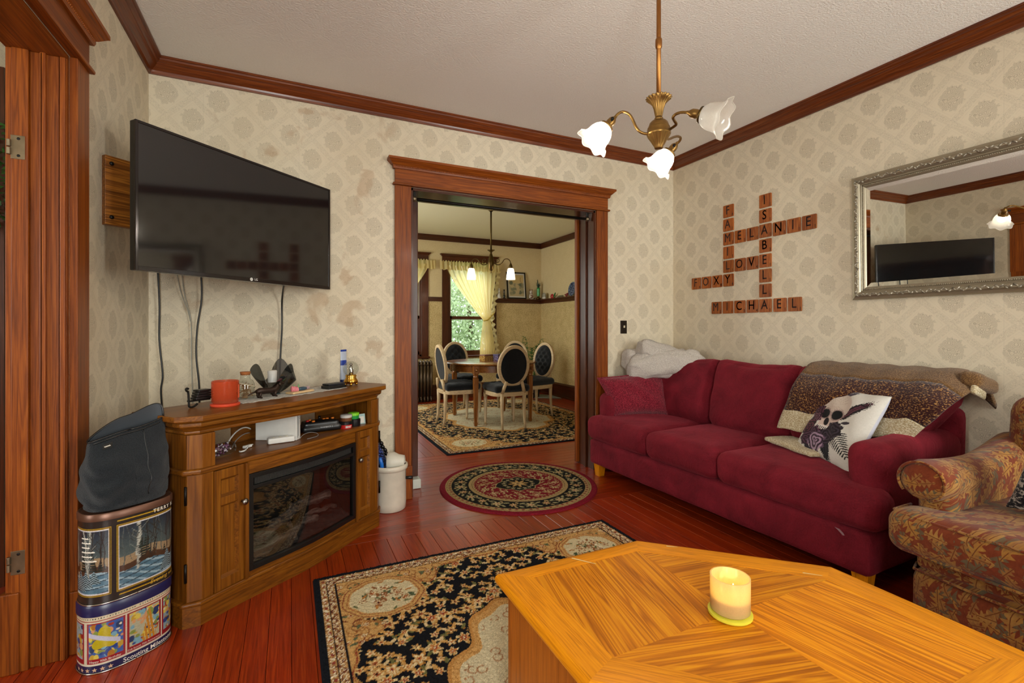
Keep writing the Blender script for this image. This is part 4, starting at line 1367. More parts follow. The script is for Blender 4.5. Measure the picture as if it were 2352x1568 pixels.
def persian(A, B, hw, hh, seed=5, dens=1.0, k_=1.0):
    """quarter-symmetric floral rug: A,B = distance from the centre lines"""
    P = Paint(A, B, '#c69a5e', seed)
    rng = P.rng
    p, q = (hw - A) / k_, (hh - B) / k_          # distance from the nearest side and end
    d = np.minimum(p, q) * k_
    GOLD, CRM, RUST, BLK, TAN = '#cba367', '#d9c7a0', '#7b4326', '#17171b', '#a8783f'
    along = np.where(p < q, B, A)
    th = np.arctan2(B / hh, A / hw)
    lim = lambda s_: 0.118 + 0.012 * np.sin(s_ * 40) + 0.135 * np.exp(-((s_ - 0.50) / 0.085) ** 2)
    cx, cy = hw - 0.285 * k_, hh - 0.285 * k_
    cart = np.hypot((A - cx) / (0.172 * k_), (B - cy) / (0.152 * k_)) + 0.02 * np.sin(np.arctan2(B - cy, A - cx) * 9)
    m1 = np.minimum(np.minimum(p - lim(q), q - lim(p)), (p + q - 0.60))
    field = (m1 > 0) & (cart > 1.09)
    P.fill((m1 > -0.016) & ~field & (cart > 1.0), '#b98a4e')
    P.fill((m1 > -0.012) & (m1 < -0.004) & (cart > 1.06) & (P.nz > 0.3), '#8a3f2a')
    P.fill(field, BLK)
    med = np.hypot(A / (hw * 0.545), B / (hh * 0.53)) + 0.05 * np.cos(th * 8) + 0.03 * np.cos(th * 16)
    fx, fy = hw - 0.12, hh - 0.12
    # flowers in the black field
    fm = field & (med > 1.08)
    n = int(150 * dens)
    spots = []
    tries = 0
    while len(spots) < n and tries < 12000:
        tries += 1
        x, y = rng.uniform(0, fx), rng.uniform(0, fy)
        if math.hypot(x / (hw * 0.5), y / (hh * 0.5)) < 1:
            continue
        if all(math.hypot(x - a, y - b) > 0.052 for a, b in spots):
            spots.append((x, y))
    for k, (x, y) in enumerate(spots):
        a = rng.uniform(0, 6.28)
        pts = [(x, y)]
        for s in range(9):
            a += 0.42 if k % 2 else -0.42
            pts.append((pts[-1][0] + 0.011 * math.cos(a), pts[-1][1] + 0.011 * math.sin(a)))
        P.vine(pts, 0.0045, '#a9742f', fm)
        for s in range(3):
            px, py = pts[3 + 2 * s]
            P.leaf(px, py, 0.017, 0.0075, a + s * 1.7, ['#c89a58', '#d4b98a', '#6d6a3f'][s], fm)
    for k, (x, y) in enumerate(spots):
        big = rng.random() < 0.22
        P.flower(x, y, rng.uniform(0.032, 0.042) if big else rng.uniform(0.018, 0.026),
                 [['#c08a48', '#dcc79b', '#c98a4a', '#7a2622'], ['#d8c08c', '#c27f45', '#8a2f26', '#d9c79f'], ['#b98a4e', '#d9bd85', '#a35a33', '#3a1a14']][k % 3],
                 5 if k % 2 else 6, rng.uniform(0, 6), fm)
    # central cream medallion
    P.fill(med < 1.07, '#b98547')
    P.fill((med < 1.04) & (P.nz > 0.25), '#c99a5c')
    P.fill(med < 0.98, '#cdbf9c')
    mm = med < 0.95
    for k in range(int(60 * dens)):
        x, y = rng.uniform(0, hw * 0.5), rng.uniform(0, hh * 0.5)
        a = rng.uniform(0, 6.28)
        pts = [(x, y)]
        for s in range(12):
            a += 0.45
            pts.append((pts[-1][0] + 0.008 * math.cos(a), pts[-1][1] + 0.008 * math.sin(a)))
        P.vine(pts, 0.003, '#a97b56', mm)
    # corner cartouche with bouquet
    P.fill((cart < 1.09) & (cart > 0.90), '#c79a5c')
    P.fill((cart < 1.05) & (cart > 1.01) & (P.nz > 0.2), '#8a4a30')
    P.fill((cart < 0.93) & (cart > 0.90) & (P.nz > 0.2), '#9a5a36')
    P.fill(cart < 0.86, '#cfbf98')
    cm = cart < 0.86
    for k in range(46):
        a, r_ = rng.uniform(0, 6.28), rng.uniform(0, 0.125) * k_
        P.leaf(cx + r_ * 1.15 * math.cos(a), cy + r_ * math.sin(a), 0.017, 0.0065, rng.uniform(0, 3), ['#4f5a40', '#b0763c', '#e0d4b4', '#6a6e4a', '#8f5a34'][k % 5], cm)
    for k, (ox, oy) in enumerate(((-0.06, 0.0), (0.045, 0.035), (0.03, -0.05), (-0.015, 0.06), (-0.085, -0.05), (0.09, -0.01), (-0.01, -0.005))):
        P.flower(cx + ox, cy + oy, 0.032 - 0.002 * k, ['#8f5a34', '#d8c49a', '#b0683c', '#3a1a18'], 5, k, cm)
    # gold ground between: scrolls
    gm = (~field) & (d > 0.095 * k_) & (cart > 1.09) & (med > 1.1)
    for k in range(int(80 * dens)):
        if k % 2:
            x, y = hw - rng.uniform(0.10, 0.62) * k_, hh - rng.uniform(0.10, 0.26) * k_
        else:
            x, y = hw - rng.uniform(0.10, 0.26) * k_, hh - rng.uniform(0.10, 0.62) * k_
        a = rng.uniform(0, 6.28)
        pts = [(x, y)]
        for q_ in range(11):
            a += 0.4 if k % 3 else -0.4
            pts.append((pts[-1][0] + 0.010 * math.cos(a), pts[-1][1] + 0.010 * math.sin(a)))
        P.vine(pts, 0.003, ['#8e5a30', '#a87440', '#7b3f28'][k % 3], gm)
        if k % 3 == 0:
            P.flower(x, y, 0.020, ['#b0763c', '#d8c49a', '#8a3f2a', '#d9c79f'], 5, k, gm)
            P.leaf(x + 0.03, y, 0.016, 0.007, a, '#5f6446', gm)
    # guard bands
    b1 = (d < 0.092) & (d > 0.030)
    P.fill(b1, '#b58a56')
    wave = np.sin(along * 2 * PI / 0.046 + 1.3 * np.sin(along * 31))
    mid = 0.070
    P.fill(b1 & (np.abs(d - mid - 0.009 * wave) < 0.005), '#6d3a28')
    P.fill(b1 & (np.abs(d - mid + 0.009 * wave) < 0.0035) & (P.nz > 0.25), '#d6c3a0')
    P.fill(b1 & (np.hypot(np.mod(along, 0.046) - 0.023, d - 0.043) < 0.0075), '#8d3b30')
    P.fill(b1 & (np.hypot(np.mod(along + 0.023, 0.046) - 0.023, d - 0.043) < 0.0065), '#e0d2b4')
    P.fill(b1 & (P.nz > 0.86), '#e2d4b6')
    P.fill(b1 & (P.nz < 0.12), '#7a4a30')
    P.fill((d < 0.058) & (d > 0.0545), '#2a2320')
    P.fill((d < 0.096) & (d > 0.0905), '#1d1a1c')
    P.fill(d < 0.030, '#16191f')
    return np.clip(P.c * (0.80 + 0.34 * P.nz)[..., None], 0, 1)

def flat_rug(name, label, x0, x1, y0, y1, nx, ny, dens, seed, k_=1.0, z=0.011):
    w, h = x1 - x0, y1 - y0
    X, Y = rug_canvas(w, h, nx, ny)
    col = persian(np.abs(X), np.abs(Y), w / 2, h / 2, seed, dens, k_)
    rng = np.random.default_rng(seed)
    Z = z + 0.0012 * rng.standard_normal(X.shape)
    e = np.minimum(np.minimum(X + w / 2, w / 2 - X), np.minimum(Y + h / 2, h / 2 - Y))
    Z = np.where(e < 0.004, 0.0015, Z)
    mb = MB()
    mb.v = [tuple(p) for p in np.stack([X.ravel(), Y.ravel(), Z.ravel()], 1)]
    W = nx + 1
    mb.f = [(j * W + i, j * W + i + 1, (j + 1) * W + i + 1, (j + 1) * W + i) for j in range(ny) for i in range(nx)]
    mb.c = col.reshape(-1, 3)
    o = mb.build(name, 'rug_pile', None, smooth=True)
    o.location = ((x0 + x1) / 2, (y0 + y1) / 2, 0)
    return tag(o, label, 'rug')
attr_mat('rug_pile', 0.95, 0.0, 0.1, 0.55)
flat_rug('area_rug', 'black and gold floral rug with navy edge under the oak coffee table', 0.10, 1.79, 0.02, 2.475, 390, 560, 1.0, 5)
flat_rug('dining_rug', 'black and gold floral rug with navy edge under the dining table', 1.36, 3.75, 4.36, 7.45, 260, 330, 1.5, 11, 1.25)

def round_rug():
    r0 = 0.607
    nr, na = 130, 520
    rr = np.linspace(0, r0, nr + 1)
    rng = np.random.default_rng(2)
    A = np.linspace(0, 2 * PI, na, endpoint=False)
    Rg, Th = np.meshgrid(rr, A, indexing='ij')
    X, Y = Rg * np.cos(Th), Rg * np.sin(Th)
    P = Paint(X, Y, '#7b1a26', 2)
    q = Rg / r0
    P.fill(q < 0.93, '#a58a5c')
    P.fill((q < 0.915) & (q > 0.90) & (P.nz > 0.4), '#5c4a2c')
    P.fill((q < 0.885) & (np.sin(Th * 70) > 0.3) & (q > 0.855), '#7b3a30')
    P.fill((q < 0.852) & (q > 0.845), '#1f1c18')
    P.fill((q < 0.845) & (q > 0.645), '#1b1a18')
    band = (q < 0.84) & (q > 0.65)
    for k in range(24):
        a = 2 * PI * k / 24
        P.flower(0.45 * math.cos(a), 0.45 * math.sin(a), 0.046 if k % 2 else 0.034, [['#a8905f', '#c79d6a', '#8a3f34', '#d2c29a'], ['#8f8a63', '#c2a878', '#a0604a', '#c9b58a']][k % 2], 7, a, band)
        for s in (-1, 1):
            P.leaf(0.45 * math.cos(a + 0.13) + 0.028 * s * math.cos(a), 0.45 * math.sin(a + 0.13) + 0.028 * s * math.sin(a), 0.022, 0.010, a + s, '#9a9068', band)
            P.leaf((0.45 + 0.04 * s) * math.cos(a + 0.05), (0.45 + 0.04 * s) * math.sin(a + 0.05), 0.015, 0.007, a + 1, '#b79a6a', band)
    P.fill((q < 0.645) & (q > 0.635), '#1f1c18')
    P.fill((q < 0.635) & (q > 0.555), '#a58a5c')
    P.fill((q < 0.60) & (q > 0.585) & (P.nz > 0.3), '#5a4527')
    P.fill((q < 0.575) & (q > 0.56) & (np.sin(Th * 60) > 0), '#7b2a2a')
    P.fill(q < 0.555, '#761c24')
    red = (q < 0.545) & (q > 0.0)
    for ring, cnt, sz in ((0.285, 16, 0.032), (0.215, 12, 0.026), (0.315, 30, 0.013), (0.25, 28, 0.013), (0.18, 20, 0.012)):
        for k in range(cnt):
            a = 2 * PI * (k + 0.5 * (cnt % 3)) / cnt + ring * 5
            P.flower(ring * math.cos(a), ring * math.sin(a), sz, [['#b79b66', '#7b1e26', '#c9ae78', '#5a3a2a'], ['#a89362', '#c7ad7c', '#5f4a34', '#a03a34'], ['#c4a676', '#a0715a', '#c9b58a', '#7b1e26']][k % 3], 6, a, red)
            P.leaf((ring + 0.02) * math.cos(a + 0.12), (ring + 0.02) * math.sin(a + 0.12), 0.018, 0.006, a + 0.8, '#a99a6a', red)
    md = Rg + 0.012 * np.cos(Th * 8) - 0.05 * np.maximum(0, np.cos(Th * 2)) ** 8
    P.fill(md < 0.155, '#a89362')
    P.fill(md < 0.147, '#211f1a')
    for k in range(16):
        a = 2 * PI * k / 16
        P.flower(0.112 * math.cos(a), 0.112 * math.sin(a), 0.02, ['#8f8a63', '#b7a57a', '#8a6a5a', '#c9b58a'], 5, a, md < 0.15)
    P.flower(0, 0, 0.08, ['#b9925a', '#c8a366', '#a57a42', '#6a4a2a'], 8, 0.2)
    P.flower(0, 0, 0.028, ['#d2b884', '#8a5a34', '#c9ae78', '#5a3a2a'], 8, 0.2)
    P.fill(q > 0.93, '#7b1a28')
    col = np.clip(P.c * (0.78 + 0.36 * P.nz)[..., None], 0, 1)
    Z = 0.0105 + 0.0009 * rng.standard_normal(Rg.shape)
    Z[-1] = 0.001
    Z[-2] = 0.009
    mb = MB()
    mb.v = [tuple(p) for p in np.stack([X.ravel(), Y.ravel(), Z.ravel()], 1)]
    mb.f = [(i * na + j, (i + 1) * na + j, (i + 1) * na + (j + 1) % na, i * na + (j + 1) % na) for i in range(nr) for j in range(na)]
    mb.c = col.reshape(-1, 3)
    o = mb.build('round_rug', 'rug_pile', None, smooth=True)
    o.location = (1.61, 3.32, 0)
    return tag(o, 'round red and black floral rug in the doorway', 'rug')
round_rug()
# ================================================================== electric-fireplace cabinet across the corner
CAB = M_loc(0.0595, 2.681, 0) @ M_rot(40, 'Z')
cab = thing('fireplace_cabinet', 'brown wooden media cabinet with electric fireplace and bowed front across the corner', 'cabinet')
cab.matrix_world = CAB
def bow(x):
    return 0.032 * (0.5 + 0.5 * math.cos(PI * x / 0.44)) if abs(x) < 0.44 else 0.0
def outline(d=0.0, back=0.28, bowed=True, hw=0.592, ch=0.05, cd=0.038):
    """plan outline grown by d; front is -y"""
    pts = [(-hw - d, back), (-hw - d, 0.0 - d * 0.4), (-hw + ch - d * 0.4, -cd - d)]
    for i in range(1, 24):
        x = (-hw + ch) + (2 * (hw - ch)) * i / 24
        pts.append((x, -cd - d - (bow(x) if bowed else 0)))
    pts += [(hw - ch + d * 0.4, -cd - d), (hw + d, 0.0 - d * 0.4), (hw + d, back)]
    return pts
CW = 'cabinet_wood_'
MB().prism(outline(0.0), 0.0, 0.082).build('plinth', CW + 'x', cab, flip=None)
MB().prism(outline(0.006), 0.082, 0.100).build('base_moulding', CW + 'x', cab, flip=None, bevel=0.007, seg=3)
MB().prism(outline(0.002), 0.617, 0.641).build('middle_shelf', CW + 'x', cab, flip=None, bevel=0.008, seg=3)
for d0, z0, z1, nm in ((-0.014, 0.782, 0.798, 'frieze'), (0.012, 0.815, 0.835, 'cornice'), (0.040, 0.843, 0.866, 'top')):
    MB().prism(outline(d0), z0, z1).build(nm, CW + 'x', cab, flip=None, bevel=0.006 if nm != 'top' else 0.003, seg=3)
MB().loops([[(x, y, z) for x, y in outline(d)] for d, z in ((-0.012, 0.798), (-0.004, 0.806), (0.010, 0.815))]).build('cove_moulding', CW + 'x', cab, flip=None)
MB().loops([[(x, y, z) for x, y in outline(d)] for d, z in ((0.012, 0.835), (0.030, 0.839), (0.034, 0.843))]).build('cove_moulding', CW + 'x', cab, flip=None)
for s in (-1, 1):
    a, b = sorted((s * 0.578, s * 0.558))
    MB().box(a, b, -0.002, 0.275, 0.100, 0.617).build('side_panel', CW + 'z', cab)
    MB().box(a, b, -0.002, 0.275, 0.641, 0.782).build('side_panel', CW + 'z', cab)
    # canted corner posts and straight posts beside them
    for z0, z1 in ((0.100, 0.617), (0.641, 0.782)):
        MB().prism([(s * 0.578, -0.004), (s * 0.532, -0.034), (s * 0.524, -0.010), (s * 0.562, 0.012)][::s], z0, z1).build('corner_post', CW + 'z', cab, flip=None, bevel=0.002)
        w = 0.486 if z0 < 0.5 else 0.478
        a, b = sorted((s * 0.532, s * w))
        MB().box(a, b, -0.034, 0.0, z0, z1).build('post', CW + 'z', cab, bevel=0.002)
    # doors with two sunk panels
    a, b = sorted((s * 0.484, s * 0.352))
    door = MB()
    fr = 0.026
    door.box(a, a + fr, -0.040, -0.018, 0.102, 0.615).box(b - fr, b, -0.040, -0.018, 0.102, 0.615)
    for z0, z1 in ((0.102, 0.150), (0.462, 0.497), (0.575, 0.615)):
        door.box(a + fr, b - fr, -0.040, -0.018, z0, z1)
    dr = door.build('door', CW + 'z', cab, bevel=0.002)
    for z0, z1 in ((0.150, 0.462), (0.497, 0.575)):
        MB().box(a + fr, b - fr, -0.026, -0.018, z0, z1).build('sunk_panel', CW + 'z', dr)
        rim = MB()
        xs = (a + fr, b - fr)
        rim.loops([[(x + (0.010 if k else 0) * (1 if x == xs[0] else -1), y, z + (0.010 if k else 0) * (1 if z == z0 else -1)) for x, z in ((xs[0], z0), (xs[1], z0), (xs[1], z1), (xs[0], z1))] for k, y in ((0, -0.0385), (1, -0.0262))], True, False)
        rim.build('panel_moulding', CW + 'x', dr, flip=None)
    kx = s * 0.362
    MB().lathe([(0.0, 0.0), (0.006, 0.0), (0.005, 0.012), (0.012, 0.017), (0.0145, 0.022), (0.012, 0.028), (0.0, 0.031)], 18, M_loc(kx, -0.040, 0.452) @ M_rot(90, 'X'), cap=False).build('knob', 'steel_knob', dr, smooth=True)
    for z in (0.185, 0.50):
        MB().tube([(s * 0.583, -0.006, z), (s * 0.583, -0.006, z + 0.075)], 0.0055, 8).build('hinge', 'black_iron', dr, smooth=True)
    a, b = sorted((s * 0.351, s * 0.336))
    MB().box(a, b, -0.052, -0.01, 0.100, 0.617).build('stile', CW + 'z', cab, bevel=0.002)
def bowed_bar(x0, x1, z0, z1, yb, off, n=20, depth=0.02):
    """bar following the bowed front"""
    rings = []
    for i in range(n + 1):
        x = x0 + (x1 - x0) * i / n
        yf = -0.038 - bow(x) - off
        rings.append([(x, yf, z0), (x, yf, z1), (x, yf + depth, z1), (x, yf + depth, z0)])
    return MB().loops(rings)
bowed_bar(-0.336, 0.336, 0.562, 0.617, 0, -0.004).build('top_rail', CW + 'x', cab, flip=None)
bowed_bar(-0.336, 0.336, 0.100, 0.122, 0, -0.004).build('bottom_rail', CW + 'x', cab, flip=None)
# open shelf: bottom, back with two cable holes
bp = MB()
HOLES = [(-0.29, -0.20), (0.20, 0.33)]
xs = [-0.558, HOLES[0][0], HOLES[0][1], HOLES[1][0], HOLES[1][1], 0.558]
for k in (0, 2, 4):
    bp.box(xs[k], xs[k + 1], 0.262, 0.274, 0.641, 0.782)
for a, b in HOLES:
    bp.box(a, b, 0.262, 0.274, 0.735, 0.782)
    bp.box(a, b, 0.262, 0.274, 0.641, 0.652)
bp.build('back_panel', 'cabinet_wood_x', cab)
MB().box(-0.558, 0.558, 0.262, 0.274, 0.100, 0.617).build('back_panel', 'cabinet_wood_x', cab)
# firebox
fi = bowed_bar(-0.334, -0.312, 0.124, 0.560, 0, 0.004, 4, 0.03)
for x0, x1, z0, z1 in ((0.312, 0.334, 0.124, 0.560), (-0.312, 0.312, 0.540, 0.560), (-0.312, 0.312, 0.124, 0.146), (-0.312, 0.312, 0.490, 0.506)):
    b = bowed_bar(x0, x1, z0, z1, 0, 0.004, 20, 0.03)
    fi.add(b.v, b.f)
fi = fi.build('fireplace_insert', 'black_plastic', cab, flip=None, bevel=0.0015)
gl = MB()
gl.grid(lambda u, v: (-0.312 + 0.624 * u, -0.030 - bow(-0.312 + 0.624 * u), 0.146 + 0.344 * v), 24, 2)
gl.build('glass', 'firebox_glass', fi, smooth=True)
gr = MB()
for k in range(7):
    z = 0.509 + k * 0.0042
    b = bowed_bar(-0.30, 0.30, z, z + 0.0022, 0, -0.006, 16, 0.01)
    gr.add(b.v, b.f)
for k in range(76):
    x = -0.30 + 0.60 * k / 75
    gr.box(x - 0.0011, x + 0.0011, -0.033 - bow(x), -0.029 - bow(x), 0.507, 0.539)
g_ = gr.build('grille', plain('grille_metal', lin('#4a4a48'), 0.45, 0.6), fi, flip=None)
g_['kind'] = 'stuff'
inner = MB()
inner.box(-0.325, 0.325, 0.225, 0.232, 0.126, 0.555).box(-0.33, -0.322, -0.02, 0.23, 0.126, 0.555).box(0.322, 0.33, -0.02, 0.23, 0.126, 0.555)
inner.box(-0.325, 0.325, -0.02, 0.23, 0.548, 0.556).box(-0.325, 0.325, -0.03, 0.23, 0.124, 0.132)
inner.build('firebox', plain('firebox_lining', lin('#3d372f'), 0.8, vary=0.2), fi)
eb = MB().grid(lambda u, v: (-0.318 + 0.636 * u, -0.03 + 0.24 * v, 0.140 + 0.035 * math.sin(v * PI) + 0.012 * mnoise.noise(Vector((u * 30, v * 14, 1)))), 70, 24)
eb.build('ember_bed', 'ember_bed', fi, smooth=True)
def log(p, q, r, seed):
    p, q = Vector(p), Vector(q)
    pts = [p.lerp(q, i / 12) + Vector((0, 0, 0.006 * math.sin(i * 1.1 + seed))) for i in range(13)]
    mb = MB()
    mb.tube(pts, [r * (0.9 + 0.14 * math.sin(i * 2.1 + seed)) for i in range(13)], 14)
    out = []
    for v in mb.v:
        nv = mnoise.noise_vector(Vector(v) * 45)
        out.append((v[0] + nv.x * 0.004, v[1] + nv.y * 0.004, v[2] + nv.z * 0.004))
    mb.v = out
    return mb.build('log', 'log_bark', fi, smooth=True)
log((-0.30, 0.03, 0.195), (0.03, 0.10, 0.255), 0.030, 0.5)
log((-0.29, -0.005, 0.165), (0.02, 0.03, 0.185), 0.024, 1.5)
log((0.0, 0.10, 0.275), (0.22, 0.045, 0.285), 0.028, 2.5)
log((0.01, 0.02, 0.215), (0.09, 0.0, 0.205), 0.022, 3.1)
log((0.06, 0.05, 0.225), (0.25, 0.02, 0.222), 0.014, 4.2)
log((-0.05, -0.012, 0.150), (-0.02, 0.10, 0.24), 0.012, 5.2)

# ------------------------------------------------------------------ things on the cabinet top
def on_cab(name, label, cat, x, y, z=0.8665, rz=0.0, group=None):
    t = thing(name, label, cat, group=group)
    t.matrix_world = CAB @ M_loc(x, y, z) @ M_rot(rz, 'Z')
    return t
TOPZ = 0.8665
# lace runner
rn = MB()
rn.grid(lambda u, v: (-0.29 + 0.66 * u + 0.006 * math.sin(v * 20), 0.055 + 0.20 * v + 0.006 * math.sin(u * 60), TOPZ + 0.0012 + 0.0006 * math.sin(u * 40 + v * 9)), 60, 14)
rn.build('lace_runner', 'doily_lace', None, smooth=True).matrix_world = CAB
tag(bpy.data.objects['lace_runner'], 'grey-white crocheted lace runner on the cabinet top', 'table runner')
md = bpy.data.objects['lace_runner'].modifiers.new('thick', 'SOLIDIFY')
md.thickness = 0.0016
# red-orange candle
c = on_cab('red_candle', 'orange-red glass candle jar standing on its round lid', 'candle', -0.355, 0.085)
plain('coral_lid', lin('#d3492c'), 0.4)
MB().lathe([(0, 0), (0.057, 0), (0.060, 0.004), (0.060, 0.011), (0.054, 0.013), (0, 0.012)], 36, cap=False).build('lid', 'coral_lid', c, smooth=True, autosm=40)
MB().lathe([(0, 0.014), (0.050, 0.014), (0.055, 0.02), (0.0555, 0.112), (0.052, 0.114), (0.051, 0.028), (0, 0.026)], 36, cap=False).build('glass', frosted('coral_glass', (0.72, 0.10, 0.03), 0.42, 0.4), c, smooth=True, autosm=50)
MB().lathe([(0, 0.027), (0.0505, 0.027), (0.0505, 0.040), (0, 0.040)], 28, cap=False).build('wax', plain('dark_wax', lin('#5d1a14'), 0.5), c, smooth=True, autosm=50)
lb = MB()
lb.grid(lambda u, v: (0.0562 * math.cos(R(-62 + 40 * u)), 0.0562 * math.sin(R(-62 + 40 * u)), 0.035 + 0.06 * v), 8, 1)
lb.build('label', plain('coral_label', lin('#e2633c'), 0.5), c)
# scrolled iron stand with dark slats
h = on_cab('iron_stand', 'small black iron stand with curled feet beside the orange candle', 'stand', -0.455, 0.155)
MB().tube(bez((-0.02, 0, 0.085), (-0.034, 0, 0.098), (-0.034, 0, 0.075), (-0.022, 0, 0.075), 8) + [(-0.02, 0, 0.06), (-0.018, 0, 0.014)] + bez((-0.018, 0, 0.010), (-0.014, 0, -0.002), (0.006, 0, 0.003), (0.018, 0, 0.016), 8), 0.0045, 7).build('bracket', 'black_iron', h, smooth=True)
MB().box(-0.02, 0.07, -0.012, 0.012, 0.028, 0.034).build('bar', 'black_iron', h, bevel=0.001)
for k in range(4):
    MB().box(0.0 + 0.004 * k, 0.075 - 0.002 * k, -0.022, 0.022, 0.035 + 0.011 * k, 0.0445 + 0.011 * k).build('slat', 'black_plastic', h, bevel=0.002)
# corked jar of twigs
j = on_cab('corked_jar', 'clear corked jar filled with dried twigs', 'jar', -0.185, 0.185)
MB().lathe([(0, 0), (0.036, 0), (0.041, 0.006), (0.041, 0.075), (0.034, 0.092), (0.022, 0.10), (0.022, 0.125), (0.024, 0.127)], 30, cap=False).build('glass', 'clear_glass', j, smooth=True)
MB().lathe([(0, 0.120), (0.021, 0.120), (0.024, 0.136), (0, 0.136)], 20, cap=False).build('cork', plain('cork', lin('#a5622f'), 0.85, vary=0.2), j, smooth=True, autosm=50)
tw = MB()
for k in range(70):
    a = random.uniform(0, 6.28)
    r_ = random.uniform(0, 0.028)
    z = random.uniform(0.008, 0.075)
    b = random.uniform(0, 6.28)
    dz = random.uniform(-0.012, 0.012)
    p = Vector((r_ * math.cos(a), r_ * math.sin(a), z))
    d = Vector((0.011 * math.cos(b), 0.011 * math.sin(b), dz))
    tw.tube([p - d, p + d], 0.0018, 5)
tw = tw.build('twigs', plain('twig', lin('#a27a52'), 0.8, vary=0.3), j)
tw['kind'] = 'stuff'
MB().tube([(0.0 + 0.045 * math.cos(t_ * 0.5 + 2.2), 0.045 * math.sin(t_ * 0.5 + 2.2), 0.10 - 0.006 * t_) for t_ in range(9)], 0.0015, 5).build('string', 'cream', j)
# dachshund figurine
d = on_cab('dachshund_figurine', 'dark bronze dachshund figurine standing on the lace runner', 'figurine', -0.105, 0.125, TOPZ + 0.0025, -4)
BR = plain('bronze', lin('#3a2a22'), 0.4, 0.6, vary=0.2)
body = MB()
body.tube([(-0.062, 0, 0.033), (-0.045, 0, 0.036), (-0.02, 0, 0.034), (0.01, 0, 0.033), (0.035, 0, 0.036), (0.048, 0, 0.046), (0.056, 0, 0.058), (0.060, 0, 0.066)], [0.010, 0.0155, 0.016, 0.0155, 0.018, 0.015, 0.011, 0.009], 14)
body.tube([(0.054, 0, 0.069), (0.064, 0, 0.071), (0.076, 0, 0.066), (0.090, 0, 0.061)], [0.008, 0.0125, 0.009, 0.005], 12)
for s in (-1, 1):
    body.tube([(0.060, s * 0.010, 0.074), (0.058, s * 0.0155, 0.062), (0.061, s * 0.014, 0.050)], [0.004, 0.007, 0.004], 8, flat=0.5)
    for x in (0.036, -0.045):
        body.tube([(x, s * 0.010, 0.030), (x - 0.003, s * 0.011, 0.014), (x, s * 0.011, 0.004), (x + 0.008, s * 0.011, 0.002)], [0.008, 0.006, 0.0045, 0.004], 8)
body.tube([(-0.060, 0, 0.036), (-0.082, 0, 0.030), (-0.105, 0, 0.020)], [0.005, 0.004, 0.002], 8)
body.build('body', BR, d, smooth=True)
# warped record bowl
rb = on_cab('record_bowl', 'smoky black vinyl record bent into a wavy bowl', 'bowl', -0.005, 0.195, TOPZ + 0.003, 20)
def rec(u, v):
    a = 2 * PI * u
    r_ = 0.02 + 0.115 * v
    lift = 0.155 * v ** 1.3 * (0.72 + 0.34 * math.sin(a * 3 + 0.6) + 0.10 * math.sin(a * 5))
    rr = r_ * (0.62 + 0.38 * (1 - v * 0.25) * (0.6 + 0.4 * math.cos(a * 3 + 0.6)))
    return (rr * math.cos(a), rr * math.sin(a), lift + 0.003)
MB().grid(rec, 72, 16).build('bowl', 'smoked_glass', rb, smooth=True)
MB().lathe([(0, 0.0), (0.024, 0.0), (0.024, 0.003), (0, 0.003)], 24, cap=False).build('centre_label', plain('record_label', lin('#3a4a47'), 0.6), rb)
MB().lathe([(0, 0.06), (0.022, 0.06), (0.024, 0.12), (0.020, 0.124), (0, 0.124)], 20, M_loc(0.02, 0.03, 0), cap=False).build('white_cap', 'white_plastic', rb, smooth=True, autosm=50)
# painted clay ornament
o = on_cab('clay_ornament', 'small clay ornament with pink and green petals and a blue fish', 'ornament', 0.085, 0.115, TOPZ + 0.0025, 5)
MB().cushion(0.075, 0.03, 0.006, 0.0055, (0, 0, 0), 8, M_loc(0, 0, 0.006)).build('base', plain('clay_tan', lin('#d2b183'), 0.7), o, smooth=True, weld=True)
for k in range(4):
    MB().ball((-0.055 + 0.011 * k, 0, 0.026 - 0.002 * k), 0.0065, 0.012, 0.016, 10, 8).build('petal', plain('clay_pink', lin('#d97f86'), 0.5), o, smooth=True)
for k in range(2):
    MB().lathe([(0.004, 0.012), (0.005, 0.03), (0.0005, 0.05)], 8, M_loc(-0.02 + 0.012 * k, 0.012, 0) @ M_rot(14 * (k * 2 - 1), 'Y')).build('leaf', plain('clay_green', lin('#7fae6f'), 0.5), o, smooth=True)
MB().ball((0.012, -0.004, 0.021), 0.033, 0.013, 0.011, 16, 10).build('fish', plain('clay_blue', lin('#3d5566'), 0.35, vary=0.35), o, smooth=True)
MB().ball((0.055, 0.004, 0.02), 0.018, 0.010, 0.010, 12, 8).build('shell', plain('clay_mauve', lin('#a98f93'), 0.5), o, smooth=True)
# dark box
b = on_cab('black_box', 'flat black box at the end of the lace runner', 'box', 0.315, 0.105, TOPZ + 0.0025, -6)
MB().box(-0.06, 0.06, -0.035, 0.035, 0, 0.016).build('tray', 'black_plastic', b, bevel=0.002)
MB().box(-0.045, 0.07, -0.015, 0.045, 0.0165, 0.026).build('lid', plain('dark_card', lin('#1c1b20'), 0.5), b, bevel=0.002)
